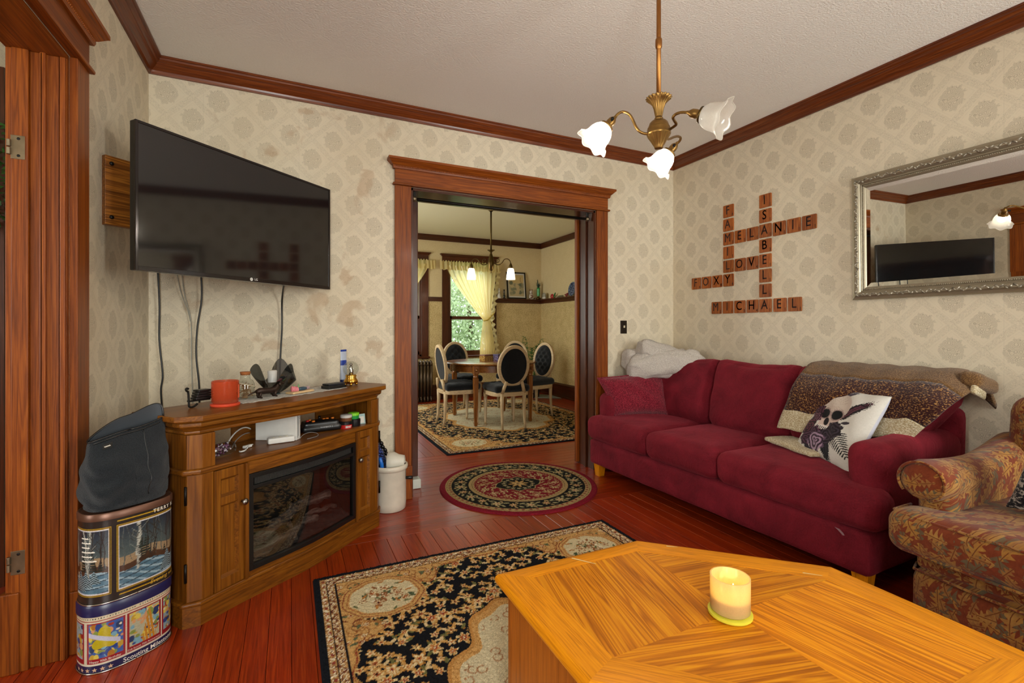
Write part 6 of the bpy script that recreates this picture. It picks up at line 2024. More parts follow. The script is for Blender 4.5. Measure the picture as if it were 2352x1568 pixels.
# ================================================================== stacked popcorn tins and soft bag by the left casing
def stadium(n, a, b, p=2.6):
    out = []
    for i in range(n):
        t_ = 2 * PI * i / n
        c_, s_ = math.cos(t_), math.sin(t_)
        out.append((a * math.copysign(abs(c_) ** (2 / p), c_), b * math.copysign(abs(s_) ** (2 / p), s_)))
    return out
def arc_param(poly):
    L_ = [0]
    for i in range(len(poly)):
        p, q = poly[i], poly[(i + 1) % len(poly)]
        L_.append(L_[-1] + math.hypot(q[0] - p[0], q[1] - p[1]))
    return L_
attr_mat('printed_tin', 0.3, 0.0, 0.5, 0.0, 0.25)
attr_mat('printed_paper', 0.6)
class Tin:
    """oval tin whose wall carries a flat print; s = arc length from the front middle (metres, + to the right)"""
    def __init__(self, name, label, M, a, b, h, paint, n=460, nz=150, lidh=0.03, lidmat=None, lidgrow=0.003, rimmat='steel_bright'):
        self.t = thing(name, label, 'tin')
        self.t.matrix_world = M
        poly = stadium(n, a, b)
        poly = poly[3 * n // 4:] + poly[:3 * n // 4]        # start at the front (-y)
        L_ = arc_param(poly)
        self.P = L_[-1]
        self.poly, self.L = poly, L_
        self.h = h
        mb = MB()
        s = np.array(L_[:-1])
        s = np.where(s > self.P / 2, s - self.P, s)
        zz = np.linspace(0.0, h, nz + 1)
        mb.v = [(x, y, z) for z in zz for x, y in poly]
        mb.f = [(j * n + i, j * n + (i + 1) % n, (j + 1) * n + (i + 1) % n, (j + 1) * n + i) for j in range(nz) for i in range(n)]
        S, Z = np.meshgrid(s, zz)
        mb.c = paint(S, Z, h).reshape(-1, 3)
        mb.build('wall', 'printed_tin', self.t, smooth=True)
        big = lambda g: [(x * (1 + g / a), y * (1 + g / b)) for x, y in poly]
        MB().loops([[(x, y, z) for x, y in big(g)] for g, z in ((0.0, h - 0.004), (lidgrow, h - 0.003), (lidgrow, h + lidh - 0.004), (lidgrow - 0.003, h + lidh), (lidgrow - 0.006, h + lidh), (lidgrow - 0.009, h + lidh - 0.005))], True, True).build('lid', lidmat, self.t, smooth=True, autosm=45, flip=None)
        MB().tube([(x, y, 0.003) for x, y in big(0.0015)] + [(*big(0.0015)[0], 0.003)], 0.003, 8).build('bottom_rim', rimmat, self.t, smooth=True)
    def pos(self, s, off):
        s = s % self.P
        k = max(0, min(len(self.poly) - 1, int(np.searchsorted(self.L, s, 'right') - 1)))
        p, q = Vector(self.poly[k]), Vector(self.poly[(k + 1) % len(self.poly)])
        f = (s - self.L[k]) / max(1e-9, self.L[k + 1] - self.L[k])
        d = (q - p).normalized()
        r_ = p.lerp(q, f) + Vector((d.y, -d.x)) * off
        return r_
    def write(self, txt, size, s, z, mat, name='lettering', align='CENTER', shear=0.0, space=1.0, bold=0.0):
        vs, fs = text_mesh(txt, size, 0.0, align, space, bold)
        out = []
        for p in vs:
            r_ = self.pos(s + p[0] + shear * p[1], 0.0012)
            out.append((r_.x, r_.y, z + p[1]))
        MB().add(out, fs).build(name, mat, self.t)
    def star(self, s, z, r, mat):
        pts = [(r * (1 if k % 2 == 0 else 0.42) * math.sin(PI * k / 5), r * (1 if k % 2 == 0 else 0.42) * math.cos(PI * k / 5)) for k in range(10)]
        out = []
        for x, y in [(0, 0)] + pts:
            q = self.pos(s + x, 0.0012)
            out.append((q.x, q.y, z + y))
        MB().add(out, [(0, 1 + k, 1 + (k + 1) % 10) for k in range(10)]).build('star', mat, self.t)

def lower_paint(S, Z, h):
    S = S + 0.030
    rng = np.random.default_rng(8)
    nz = rng.random(S.shape)
    c = np.empty(S.shape + (3,))
    c[:] = lin('#23235a')
    def rect(s0, s1, z0, z1, col):
        m = (S > s0) & (S < s1) & (Z > z0) & (Z < z1)
        c[m] = lin(col)
        return m
    # cream band with dots and red pinstripes under the lid
    rect(-9, 9, h - 0.022, h, '#e0d3b0')
    c[(np.mod(S, 0.008) < 0.003) & (Z > h - 0.013) & (Z < h - 0.009)] = lin('#3a3a4a')
    rect(-9, 9, h - 0.021, h - 0.018, '#a02a30')
    rect(-9, 9, 0.034, h - 0.022, '#ddd2b8')
    for k, s0 in enumerate((-0.235, -0.113, 0.002, 0.117, 0.232, -0.36)):
        w = 0.110
        rect(s0, s0 + w, 0.036, h - 0.026, '#9c1c26')
        m = rect(s0 + 0.006, s0 + w - 0.006, 0.052, h - 0.031, ['#9fb0b5', '#3e63a8', '#b9b79a', '#8fa6b0', '#96a39a', '#9fb0b5'][k])
        # plain patchwork of bright figures-like blobs
        for q in range(70):
            cs, cz = rng.uniform(s0 + 0.008, s0 + w - 0.008), rng.uniform(0.054, h - 0.034)
            rr, ar = rng.uniform(0.004, 0.011), rng.uniform(0.5, 1.6)
            mm = m & ((((S - cs) / rr) ** 2 + ((Z - cz) / (rr * ar)) ** 2) < 1)
            c[mm] = lin(['#c9a43a', '#2f4a8f', '#b5782f', '#e2d9c0', '#a33a2c', '#d9a070', '#27406b', '#7fb0c0', '#8a9a4a', '#e0c95a'][rng.integers(10)])
        if k == 1:
            cs, cz = s0 + w / 2 - 0.004, 0.115
            th_ = np.arctan2(Z - cz, S - cs)
            rr = np.hypot((S - cs) / 0.036, (Z - cz) / 0.046)
            c[m & (rr < 0.8 + 0.25 * np.cos(3 * (th_ - PI / 2)))] = lin('#c2b021')
            c[m & (np.abs((Z - cz) + 0.45 * (S - cs) - 0.004) < 0.008) & (np.abs(S - cs) < 0.045)] = lin('#c9cbe0')
        if k == 2:
            cs = s0 + w * 0.62
            c[m & (np.abs(S - cs) < 0.004 + 0.20 * (0.16 - Z)) & (np.mod(S * 90 + Z * 12, 1) < 0.72) & (Z < 0.165)] = lin('#c98a2c')
    rect(-9, 9, 0.030, 0.034, '#e6ddc6')
    rect(-9, 9, 0.0, 0.030, '#1f2350')
    return np.clip(c * (0.68 + 0.2 * nz)[..., None], 0, 1)
LTM = M_loc(-0.563, 2.252, 0) @ M_rot(33, 'Z')
lt = Tin('scout_tin', 'blue-lidded oval collector tin with red-framed picture panels, bottom of the stack', LTM, 0.138, 0.092, 0.205, lower_paint, lidh=0.035, lidmat=plain('tin_navy', lin('#1d1d4a'), 0.3))
plain('print_white', lin('#e6e0d2'), 0.5)
plain('print_gold', lin('#c9a03a'), 0.5)
plain('print_tan', lin('#c9a585'), 0.5)
lt.write('Scouting Milestones', 0.0225, 0.050, 0.0155, 'print_white', bold=0.0002)
lt.write('Happy 90th Birthday', 0.0105, -0.090, 0.0435, 'print_white')
lt.write('Cub Scouts 75th Anniversary', 0.0088, 0.025, 0.0435, 'print_white')
for k in range(6):
    lt.star(-0.075 - 0.022 * k, 0.015, 0.0085, 'print_tan')

def upper_paint(S, Z, h):
    rng = np.random.default_rng(4)
    nz = rng.random(S.shape)
    c = np.empty(S.shape + (3,))
    c[:] = lin('#2c2622')
    def rect(s0, s1, z0, z1, col):
        m = (S > s0) & (S < s1) & (Z > z0) & (Z < z1)
        c[m] = lin(col)
        return m
    for s0, s1, z0, z1 in ((-0.055, 0.235, 0.040, 0.262), (-0.30, -0.085, 0.040, 0.262)):
        rect(s0 - 0.008, s1 + 0.008, z0 - 0.010, z1 + 0.010, '#c9a022')
        rect(s0 - 0.0055, s1 + 0.0055, z0 - 0.0075, z1 + 0.0075, '#2c2622')
        rect(s0 - 0.0035, s1 + 0.0035, z0 - 0.005, z1 + 0.005, '#c9a022')
        rect(s0 - 0.0015, s1 + 0.0015, z0 - 0.0025, z1 + 0.0025, '#dcd8e0')
        m = rect(s0, s1, z0, z1, '#3a5a6e')
        f = (Z - z0) / (z1 - z0)
        sky = np.array(lin('#222f40')) * f[..., None] + np.array(lin('#6f8078')) * (1 - f)[..., None]
        c[m] = sky[m]
        hz = z0 + (z1 - z0) * (0.40 + 0.04 * np.sin(S * 40))
        # warm dusk, brown scrub, blue snow
        c[m & (Z < hz + 0.03) & (Z > hz)] = lin('#a08868')
        c[m & (Z < hz) & (Z > hz - 0.028)] = lin('#4f3626')
        sn = m & (Z < hz - 0.022)
        c[sn] = lin('#54788c')
        c[sn & (np.sin(S * 60 + Z * 260 + 3 * np.sin(S * 22)) > 0.55)] = lin('#9db8c4')
        c[sn & (np.sin(S * 45 - Z * 300) > 0.86)] = lin('#2f4450')
        # firs and bare birches
        for q in range(10):
            cs = rng.uniform(s0, s1)
            ht = rng.uniform(0.03, 0.10)
            zb = z0 + (z1 - z0) * 0.34
            c[m & (Z > zb) & (Z < zb + ht) & (np.abs(S - cs) < 0.20 * (zb + ht - Z)) & (np.mod(Z * 110, 1) < 0.75)] = lin('#22302a')
        for q in range(22):
            cs, lean = rng.uniform(s0 + 0.004, s1 - 0.004), rng.uniform(-0.12, 0.12)
            big = q % 7 == 0
            w = rng.uniform(0.0032, 0.0046) if big else rng.uniform(0.0008, 0.0018)
            zb = z0 + (z1 - z0) * (0.22 if big else rng.uniform(0.33, 0.44))
            x_ = S - cs - lean * (Z - zb) - 0.003 * np.sin(Z * 60 + q)
            tr = m & (Z > zb) & (np.abs(x_) < w)
            c[tr] = lin('#c3c4b8' if big else ['#2b2723', '#3a3a3a', '#57605f'][q % 3])
            if big:
                c[tr & (nz > 0.78)] = lin('#3a3430')
                c[tr & (x_ > w * 0.35)] *= 0.6
            for b_ in range(3):
                zk = zb + rng.uniform(0.05, 0.15)
                sg = rng.choice((-1, 1))
                x0 = cs + lean * (zk - zb)
                dx = (S - x0) * sg
                c[m & (np.abs((Z - zk) - 1.1 * dx) < 0.0012) & (dx > 0) & (dx < rng.uniform(0.012, 0.03))] = lin('#8f948c' if big else '#332e2a')
        # snow-laden fir and brush in front
        for q in range(3):
            cs, ht = s0 + (s1 - s0) * (0.55 + 0.13 * q), 0.075 - 0.012 * q
            zb = z0 + 0.012 * q + 0.01
            fir = m & (Z > zb) & (Z < zb + ht) & (np.abs(S - cs) < 0.42 * (zb + ht - Z))
            c[fir] = lin('#2a3a3c')
            c[fir & (np.mod(Z * 130 + np.abs(S - cs) * 90, 1) < 0.4)] = lin('#9fb8c2')
        # a pair of resting animals as soft brown shapes
        for cs in (s0 + 0.075, s0 + 0.098):
            zb = z0 + (z1 - z0) * 0.37
            c[m & ((((S - cs) / 0.017) ** 2 + ((Z - zb) / 0.009) ** 2) < 1)] = lin('#3d2a1e')
            c[m & ((((S - cs - 0.012) / 0.005) ** 2 + ((Z - zb - 0.012) / 0.010) ** 2) < 1)] = lin('#4a3323')
    c[(Z > 0.284) & (Z < 0.2865) & (S < 0.075) & (S > -0.06)] = lin('#c9a022')
    c[(Z > 0.018) & (Z < 0.0205) & (S < 0.09) & (S > -0.055)] = lin('#c9a022')
    return np.clip(c * (0.62 + 0.3 * nz)[..., None], 0, 1)
UTM = M_loc(-0.560, 2.252, 0.2405) @ M_rot(34, 'Z')
ut = Tin('wildlife_tin', 'dark oval tin with gold-framed winter woodland panel, middle of the stack', UTM, 0.138, 0.090, 0.300, upper_paint, lidh=0.022, lidmat=plain('tin_bronze', lin('#6b4a3a'), 0.35, 0.5), lidgrow=0.004)
ut.write('TERRY REDLIN', 0.018, 0.124, 0.285, 'print_white', space=1.3, bold=0.0004)
ut.write('Evening with Friends', 0.021, 0.128, 0.0205, 'print_gold', shear=0.25)
for k, wd in enumerate((0.03, 0.038, 0.034, 0.05, 0.042, 0.055)):
    out = MB()
    z = 0.235 - 0.016 * k
    q = []
    for i in range(9):
        r0 = ut.pos(-0.172 + wd * i / 8, 0.0012)
        q += [(r0.x, r0.y, z), (r0.x, r0.y, z + 0.0035 + 0.002 * (i % 2))]
    out.add(q, [(2 * i, 2 * i + 2, 2 * i + 3, 2 * i + 1) for i in range(8)]).build('script_line', 'print_white', ut.t)

# soft black bag slumped on the tins
bag = thing('cooler_bag', 'soft black nylon tote bag slumped on top of the tins', 'bag')
bag.matrix_world = M_loc(-0.562, 2.250, 0.566) @ M_rot(34, 'Z')
def bag_wall(u, v, inset=0.0):
    a = 2 * PI * u - PI / 2
    c_, s_ = math.cos(a), math.sin(a)
    bul = 0.90 + 0.14 * math.sin(min(1.0, v * 1.5) * PI * 0.75) - 0.10 * v ** 2
    rx, ry = 0.133 * bul - inset, 0.088 * bul * (1 - 0.72 * v ** 1.6) - inset
    p = 2.8
    x = rx * math.copysign(abs(c_) ** (2 / p), c_)
    y = ry * math.copysign(abs(s_) ** (2 / p), s_)
    top = 0.268 + 0.030 * c_ + (0.045 + 0.035 * c_) * max(0.0, s_) ** 0.5
    z = top * v
    w_ = mnoise.noise(Vector((x * 13, y * 13, z * 15))) * 0.013 * math.sin(min(1, v * 1.1) * PI)
    fold = 0.006 * math.sin(z * 75 + 3 * math.sin(u * 16)) * (1 - v) * (1 if v > 0.03 else 0)
    k = 1 + (w_ + fold) / 0.12
    return (x * k + 0.012 * v, y * k + 0.02 * v, z)
MB().grid(lambda u, v: bag_wall(u, v), 96, 34).build('wall', 'nylon_black', bag, smooth=True, weld=True)
MB().grid(lambda u, v: bag_wall(u, 1 - v * 0.5, 0.004), 96, 12).build('lining', plain('bag_lining', lin('#3b4046'), 0.6), bag, smooth=True, weld=True)
MB().prism([bag_wall(i / 48, 0.02)[:2] for i in range(48)], 0.001, 0.006).build('bottom', 'nylon_black', bag, flip=None)
MB().tube([bag_wall(i / 96, 1.0) for i in range(97)], 0.0035, 6).build('top_binding', 'black_plastic', bag, smooth=True)
MB().tube([Vector(bag_wall(0.30 * i / 40 - 0.17, 0.965)) + Vector((0, -0.002, 0)) for i in range(41)], 0.003, 6).build('zip', 'black_plastic', bag, smooth=True)
MB().tube([Vector(bag_wall(0.035, 0.10 + 0.86 * i / 20)) + Vector((0, -0.0005, 0)) for i in range(21)], 0.0018, 5).build('seam', 'black_plastic', bag, smooth=True)
lbl = MB().grid(lambda u, v: Vector(bag_wall(-0.105 + 0.048 * u, 0.84 + 0.07 * v)) + Vector((0, -0.002, 0)), 6, 2)
lbl = lbl.build('label', 'black_gloss', bag)
MB().tube([Vector(bag_wall(-0.096 + 0.030 * i / 14, 0.875 + 0.008 * math.sin(i * 2.2))) + Vector((0, -0.0035, 0)) for i in range(15)], 0.0012, 5).build('script_mark', 'print_white', lbl)

# ================================================================== stoneware crock with household bits
cr = thing('stoneware_crock', 'cream stoneware crock standing between cabinet and doorway', 'crock', (0.615, 3.262, 0))
MB().lathe([(0, 0.0), (0.098, 0.0), (0.104, 0.006), (0.107, 0.05), (0.107, 0.262), (0.110, 0.268), (0.117, 0.273), (0.119, 0.285), (0.117, 0.300), (0.111, 0.304), (0.104, 0.302), (0.101, 0.29), (0.098, 0.02), (0, 0.014)], 48, cap=False).build('body', 'stoneware', cr, smooth=True, autosm=60)
fm = thing('food_grinder', 'white plastic hand-crank grinder with grey wheel lying in the crock', 'grinder', (0.650, 3.242, 0.305), R(-18))
WP = plain('grinder_white', lin('#d6d1c2'), 0.4)
drum = MB()
drum.lathe([(0.062, -0.055), (0.066, -0.05), (0.066, -0.01), (0.050, 0.02), (0.042, 0.058), (0.036, 0.060), (0.036, 0.0), (0.058, -0.02), (0.058, -0.055)], 36, M_loc(0, 0, 0.01) @ M_rot(90, 'Y'), cap=False)
drum.build('drum', WP, fm, smooth=True, autosm=50)
MB().lathe([(0, 0), (0.052, 0), (0.058, 0.004), (0.058, 0.010), (0.0, 0.010)], 36, M_loc(-0.022, 0, 0.01) @ M_rot(90, 'Y'), cap=False).build('wheel', 'grey_plastic', fm, smooth=True, autosm=40)
MB().box(-0.060, 0.0, -0.008, 0.008, 0.006, 0.014).build('cross_bar', WP, fm)
MB().box(0.058, 0.068, -0.007, 0.007, -0.105, 0.0).build('crank_arm', 'black_plastic', fm, bevel=0.002)
MB().tube([(0.060, 0, -0.10), (0.112, 0, -0.10)], [0.010, 0.012], 10).build('crank_handle', 'black_plastic', fm, smooth=True)
pb = thing('patterned_bundle', 'dark blue patterned bundle with black braided strap leaning behind the crock', 'bag', (0.50, 3.33, 0.0))
MB().tube([(0.075, 0.0, 0.24), (0.045, 0.005, 0.34), (0.01, 0.01, 0.45), (-0.03, 0.015, 0.52)], [0.045, 0.05, 0.035, 0.012], 14).build('cloth', knit('blue_floral', lin('#0f1430'), lin('#4a5aa5'), 70.0, (0.5, 0.6)), pb, smooth=True)
br = MB()
for i in range(13):
    f_ = i / 12
    p = Vector((0.125, -0.02, 0.31)).lerp(Vector((-0.02, 0.0, 0.60)), f_)
    br.ball((0, 0, 0), 0.013, 0.011, 0.017, 10, 7, Matrix.Translation(p + Vector((0.004 * (i % 2), 0, 0))) @ M_rot(-28, 'Y'))
br.build('braided_strap', 'black_gloss', pb, smooth=True)
bp_ = thing('blue_brush', 'bright blue plastic handle sticking out of the crock', 'brush', (0.545, 3.215, 0.02))
MB().tube([(0.035, 0.03, 0.02), (0.005, -0.01, 0.30), (-0.008, -0.022, 0.345)], [0.009, 0.013, 0.011], 10).build('handle', plain('bright_blue', lin('#1f6fd0'), 0.35), bp_, smooth=True)
MB().box(0.02, 0.05, 0.015, 0.045, -0.005, 0.03).build('head', 'white_plastic', bp_, bevel=0.003)

# ================================================================== glimpse of the room beyond the left opening
bk = thing('bookcase', 'dark wooden bookcase in the room beyond the left opening', 'bookcase', (-1.62, 3.16, 0))
DK = 'dark_fir_x'
MB().box(-0.45, 0.40, 0.19, 0.205, 0, 2.45).build('back', DK, bk)
for x in (-0.45, 0.375):
    MB().box(x, x + 0.025, -0.12, 0.19, 0, 2.45).build('side', 'dark_fir_z', bk)
for z in (0.08, 0.45, 0.82, 1.225, 1.60, 2.0, 2.425):
    MB().box(-0.425, 0.375, -0.12, 0.19, z, z + 0.025).build('shelf', DK, bk)
tq = thing('turquoise_basket', 'turquoise woven basket on the bookcase shelf', 'basket', (-1.40, 3.14, 1.2515))
MB().lathe([(0.0, 0.0), (0.085, 0.0), (0.10, 0.06), (0.105, 0.065), (0.095, 0.06), (0.08, 0.008), (0, 0.008)], 28, cap=False).build('basket', knit('turquoise_weave', lin('#3a8a94'), lin('#7fc4c9'), 90.0), tq, smooth=True)
for k in range(3):
    MB().box(-0.07, 0.07, -0.05, 0.05, 0.062 + 0.045 * k, 0.10 + 0.045 * k).build('folded_cloth', plain('cloth_grey', lin('#3a4043'), 0.8), tq, bevel=0.008)
iv = thing('trailing_plant', 'bushy green trailing plant hanging from the bookcase shelf', 'plant', (-1.33, 3.0, 2.03))
MB().lathe([(0, -0.03), (0.05, -0.03), (0.065, 0.06), (0.06, 0.06), (0, 0.05)], 18, cap=False).build('pot', plain('terracotta', lin('#8a4a2a'), 0.8), iv, smooth=True)
lf = MB()
for k in range(900):
    a, r_ = random.uniform(0, 6.28), random.uniform(0.02, 0.14)
    z = random.uniform(-0.36, 0.16)
    p = Vector((r_ * math.cos(a), r_ * math.sin(a) * 0.7, z))
    e = Vector((random.gauss(0, 1), random.gauss(0, 1), random.gauss(0, 0.6))).normalized() * 0.022
    n_ = e.cross(Vector((random.random(), random.random(), 1))).normalized() * 0.008
    lf.add([p - e, p + n_, p + e, p - n_], [(0, 1, 2, 3)])
lf.build('foliage', 'leaf_green', iv)['kind'] = 'stuff'
# ================================================================== dining room
DT = (2.44, 5.87)
tb = thing('dining_table', 'round brown wooden dining table with square tapered legs', 'table', (*DT, 0.004))
MB().lathe([(0, 0.750), (0.585, 0.750), (0.600, 0.756), (0.606, 0.764), (0.600, 0.773), (0.590, 0.776), (0, 0.776)], 64, cap=False).build('top', 'table_wood_x', tb, smooth=True, autosm=40)
MB().lathe([(0.53, 0.665), (0.545, 0.667), (0.545, 0.750), (0.53, 0.750)], 64, cap=False).build('apron', 'table_wood_x', tb, smooth=True, autosm=40)
for sx_ in (-1, 1):
    for sy_ in (-1, 1):
        x, y = sx_ * 0.375, sy_ * 0.415
        lg = MB()
        lg.box(x - 0.036, x + 0.036, y - 0.036, y + 0.036, 0.655, 0.752)
        lg.lathe([(0.030, 0.655), (0.036, 0.645), (0.030, 0.630), (0.033, 0.615), (0.028, 0.600)], 20, M_loc(x, y, 0))
        lg.loops([[(x + a * w, y + b * w, z) for a, b in ((-1, -1), (1, -1), (1, 1), (-1, 1))] for w, z in ((0.016, 0.012), (0.020, 0.05), (0.017, 0.055), (0.030, 0.60))])
        lo = lg.build('leg', 'table_wood_z', tb, bevel=0.002)
        MB().lathe([(0, 0), (0.020, 0), (0.012, 0.010), (0.010, 0.02), (0, 0.02)], 12, M_loc(x, y - 0.037, 0.70) @ M_rot(90, 'X'), cap=False).build('rosette', 'table_wood_x', lo, smooth=True)

def make_chair():
    """oval-back chair, front towards local +y"""
    t = thing('dining_chair', 'x', 'chair')
    LW = 'limed_wood_z'
    MB().prism([(0.245 * math.copysign(abs(math.cos(a)) ** 0.6, math.cos(a)), 0.235 * math.copysign(abs(math.sin(a)) ** 0.6, math.sin(a)) + (0.02 if math.sin(a) > 0 else 0)) for a in [2 * PI * i / 40 for i in range(40)]], 0.395, 0.445).build('seat_frame', 'limed_wood_x', t, bevel=0.008, seg=3, flip=None)
    def seat(P, s):
        x, y, z = P
        tf = 0.010 * math.cos(x * 48) * math.cos(y * 48) * (1 if z > 0 else 0) * (1 - s[0] ** 4) * (1 - s[1] ** 4)
        return (x, y, z + tf)
    MB().cushion(0.232, 0.226, 0.045, 0.04, (0, 0, 0.02), 22, M_loc(0, 0.008, 0.482), warp=seat).build('seat', 'tuft_fabric', t, smooth=True, weld=True)
    nl = MB()
    for i in range(44):
        a = 2 * PI * i / 44
        nl.ball((0.236 * math.copysign(abs(math.cos(a)) ** 0.6, math.cos(a)), 0.228 * math.copysign(abs(math.sin(a)) ** 0.6, math.sin(a)) + 0.008, 0.452), 0.0055, None, None, 6, 4)
    nl.build('nail_trim', 'brass_dark', t, smooth=True)['kind'] = 'stuff'
    BK = M_loc(0, -0.215, 0.755) @ M_rot(8, 'X')
    n_ = 44
    prof = [(0.0, -0.018), (0.018, -0.022), (0.036, -0.016), (0.040, 0.0), (0.036, 0.018), (0.018, 0.022), (0.0, 0.016)]
    rings = []
    for i in range(n_):
        a = 2 * PI * i / n_
        rings.append([((0.170 + p) * math.cos(a), q, (0.215 + p) * math.sin(a)) for p, q in prof])
    rings.append(rings[0])
    MB().loops(rings, True, False, BK).build('back_frame', 'limed_wood_x', t, smooth=True, flip=None, weld=True, autosm=50)
    def padf(side, tuft):
        def fn(u, v):
            a, r_ = 2 * PI * u, v
            x, z = 0.172 * r_ * math.cos(a), 0.217 * r_ * math.sin(a)
            bulge = 0.012 + 0.030 * math.sqrt(max(0, 1 - r_ * r_)) if tuft else 0.012 + 0.004 * (1 - r_ * r_)
            tf = 0.012 * (math.cos(x * 62) * math.cos(z * 62)) * (1 - r_ ** 3) if tuft else 0
            return (x, side * (bulge + tf), z)
        return fn
    MB().grid(padf(1, True), 48, 16, BK).build('back_pad', 'tuft_fabric', t, smooth=True, weld=True)
    MB().grid(padf(-1, False), 48, 8, BK).build('back_cover', 'tuft_fabric', t, smooth=True, weld=True)
    for s in (-1, 1):
        MB().tube([(s * 0.10, -0.235, 0.575), (s * 0.125, -0.222, 0.50), (s * 0.145, -0.205, 0.43)], [0.019, 0.021, 0.024], 10).build('back_post', LW, t, smooth=True)
        MB().lathe([(0.012, 0.0), (0.016, 0.03), (0.019, 0.035), (0.014, 0.045), (0.024, 0.33), (0.020, 0.345), (0.027, 0.355), (0.027, 0.405)], 40, M_loc(s * 0.195, 0.195, 0), wave=lambda a, k: 1 + (0.06 if 2 < k < 5 else 0) * math.cos(a * 8)).build('leg', LW, t, smooth=True)
        MB().tube([(s * 0.150, -0.235, 0.0), (s * 0.148, -0.215, 0.10), (s * 0.145, -0.205, 0.30), (s * 0.145, -0.205, 0.43)], [0.013, 0.016, 0.021, 0.026], 12).build('leg', LW, t, smooth=True)
    return t
proto = make_chair()
GRP = 'oval-back dining chairs round the table'
CH_ = [((2.42, 5.335, 0.011), 0, 'oval-back dining chair showing its plain black back, pushed in on the doorway side'),
       ((1.935, 5.76, 0.011), -90, 'oval-back dining chair seen edge-on, pushed in on the radiator side'),
       ((2.27, 6.56, 0.011), 188, 'tufted oval-back dining chair pushed in below the curtained window'),
       ((3.14, 6.66, 0.011), 146, 'tufted oval-back dining chair mostly hidden, in front of the palm'),
       ((3.03, 5.80, 0.011), 104, 'tufted oval-back dining chair pushed in on the plate rail wall side')]
for k, (loc, rz, lab) in enumerate(CH_):
    c_ = proto if k == 0 else copy_tree(proto)
    c_.location = loc
    c_.rotation_euler = (0, 0, R(rz))
    tag(c_, lab, 'chair', GRP)

def small(name, label, cat, loc, rz=0.0):
    return thing(name, label, cat, loc, R(rz))
def pattern_box(name, label, loc, rz, w, d, h, c1, c2):
    t = small(name, label, 'box', loc, rz)
    MB().box(-w, w, -d, d, 0, h * 0.8).build('body', knit(name + '_print', lin(c1), lin(c2), 60.0, (0.45, 0.55)), t, bevel=0.003)
    MB().box(-w - 0.003, w + 0.003, -d - 0.003, d + 0.003, h * 0.8, h).build('lid', plain(name + '_lid', lin(c1), 0.5), t, bevel=0.003)
pattern_box('gold_gift_box', 'gold and red patterned box on the dining table', (2.42, 5.98, 0.777), 25, 0.085, 0.05, 0.085, '#7c4a35', '#c9a44a')
pattern_box('purple_gift_box', 'purple patterned box beside the gold box on the dining table', (2.565, 5.90, 0.777), 18, 0.055, 0.05, 0.09, '#4a4068', '#9a8cae')
pt = small('small_potted_plant', 'tiny orange pot with green sprig on the dining table', 'plant', (2.70, 6.02, 0.777))
MB().lathe([(0, 0), (0.03, 0), (0.042, 0.055), (0.038, 0.055), (0, 0.05)], 18, cap=False).build('pot', plain('orange_pot', lin('#b5582a'), 0.6), pt, smooth=True)
lf = MB()
for k in range(26):
    a = random.uniform(0, 6.28)
    p = Vector((0.02 * math.cos(a), 0.02 * math.sin(a), 0.06))
    e = Vector((0.05 * math.cos(a), 0.05 * math.sin(a), random.uniform(0.01, 0.06)))
    w_ = e.cross(Vector((0, 0, 1))).normalized() * 0.008
    lf.add([p, p + e * 0.5 + w_, p + e, p + e * 0.5 - w_], [(0, 1, 2, 3)])
lf.build('leaves', 'leaf_green', pt)

# ------------------------------------------------------------------ dining chandelier
DC = (2.425, 5.83, 2.10)
dc = thing('dining_chandelier', 'antique brass two-light chandelier with scrolled arms and milk glass shades', 'chandelier', DC, R(-25.12))
MB().tube([(0, 0, 0.12), (0, 0, DZ - DC[2])], 0.011, 12).build('rod', 'brass_dark', dc, smooth=True)
MB().lathe([(0.02, DZ - DC[2] - 0.05), (0.06, DZ - DC[2] - 0.004), (0, DZ - DC[2] - 0.004)], 20, cap=False).build('canopy', 'brass_dark', dc, smooth=True)
MB().lathe([(0.010, 0.10), (0.014, 0.13), (0.050, 0.155), (0.052, 0.158), (0.012, 0.15)], 24, cap=False).build('cup', 'brass_dark', dc, smooth=True)
MB().lathe([(0.010, 0.12), (0.018, 0.10), (0.036, 0.04), (0.042, 0.0), (0.044, -0.01), (0.040, -0.05), (0.022, -0.11), (0.006, -0.125), (0.008, -0.14), (0.0, -0.16)], 28, cap=False).build('body', 'brass_dark', dc, smooth=True)
for s in (-1, 1):
    pts = bez((s * 0.035, 0, 0.0), (s * 0.06, 0, -0.05), (s * 0.13, 0, -0.05), (s * 0.155, 0, 0.0), 10) + bez((s * 0.16, 0, 0.01), (s * 0.18, 0, 0.055), (s * 0.25, 0, 0.06), (s * 0.262, 0, -0.02), 10)
    arm = MB().tube(pts, 0.0065, 8)
    arm.tube([(s * (0.085 + (0.036 - 0.0028 * i) * math.cos(R(200 + 42 * i))), 0, 0.022 + (0.036 - 0.0028 * i) * math.sin(R(200 + 42 * i))) for i in range(12)], 0.0045, 7)
    am = arm.build('arm', 'brass_dark', dc, smooth=True)
    MB().lathe([(0.010, -0.02), (0.022, -0.05), (0.026, -0.075), (0.022, -0.085), (0, -0.085)], 18, M_loc(s * 0.262, 0, 0), cap=False).build('socket', 'brass_dark', am, smooth=True)
    sh = MB().lathe([(0.030, -0.085), (0.040, -0.092), (0.044, -0.11), (0.055, -0.19), (0.060, -0.235)], 28, M_loc(s * 0.262, 0, 0), cap=False)
    so = sh.build('shade', 'milk_glass', dc, smooth=True)
    MB().ball((s * 0.262, 0, -0.15), 0.028, None, 0.04, 14, 10).build('bulb', 'lamp_filament', so, smooth=True)
    w_ = Matrix.Translation(DC) @ M_rot(-25.12, 'Z') @ Vector((s * 0.262, 0, -0.17))
    light('dining_bulb', 'POINT', tuple(w_), 11.0, (1.0, 0.86, 0.62), 0.03)

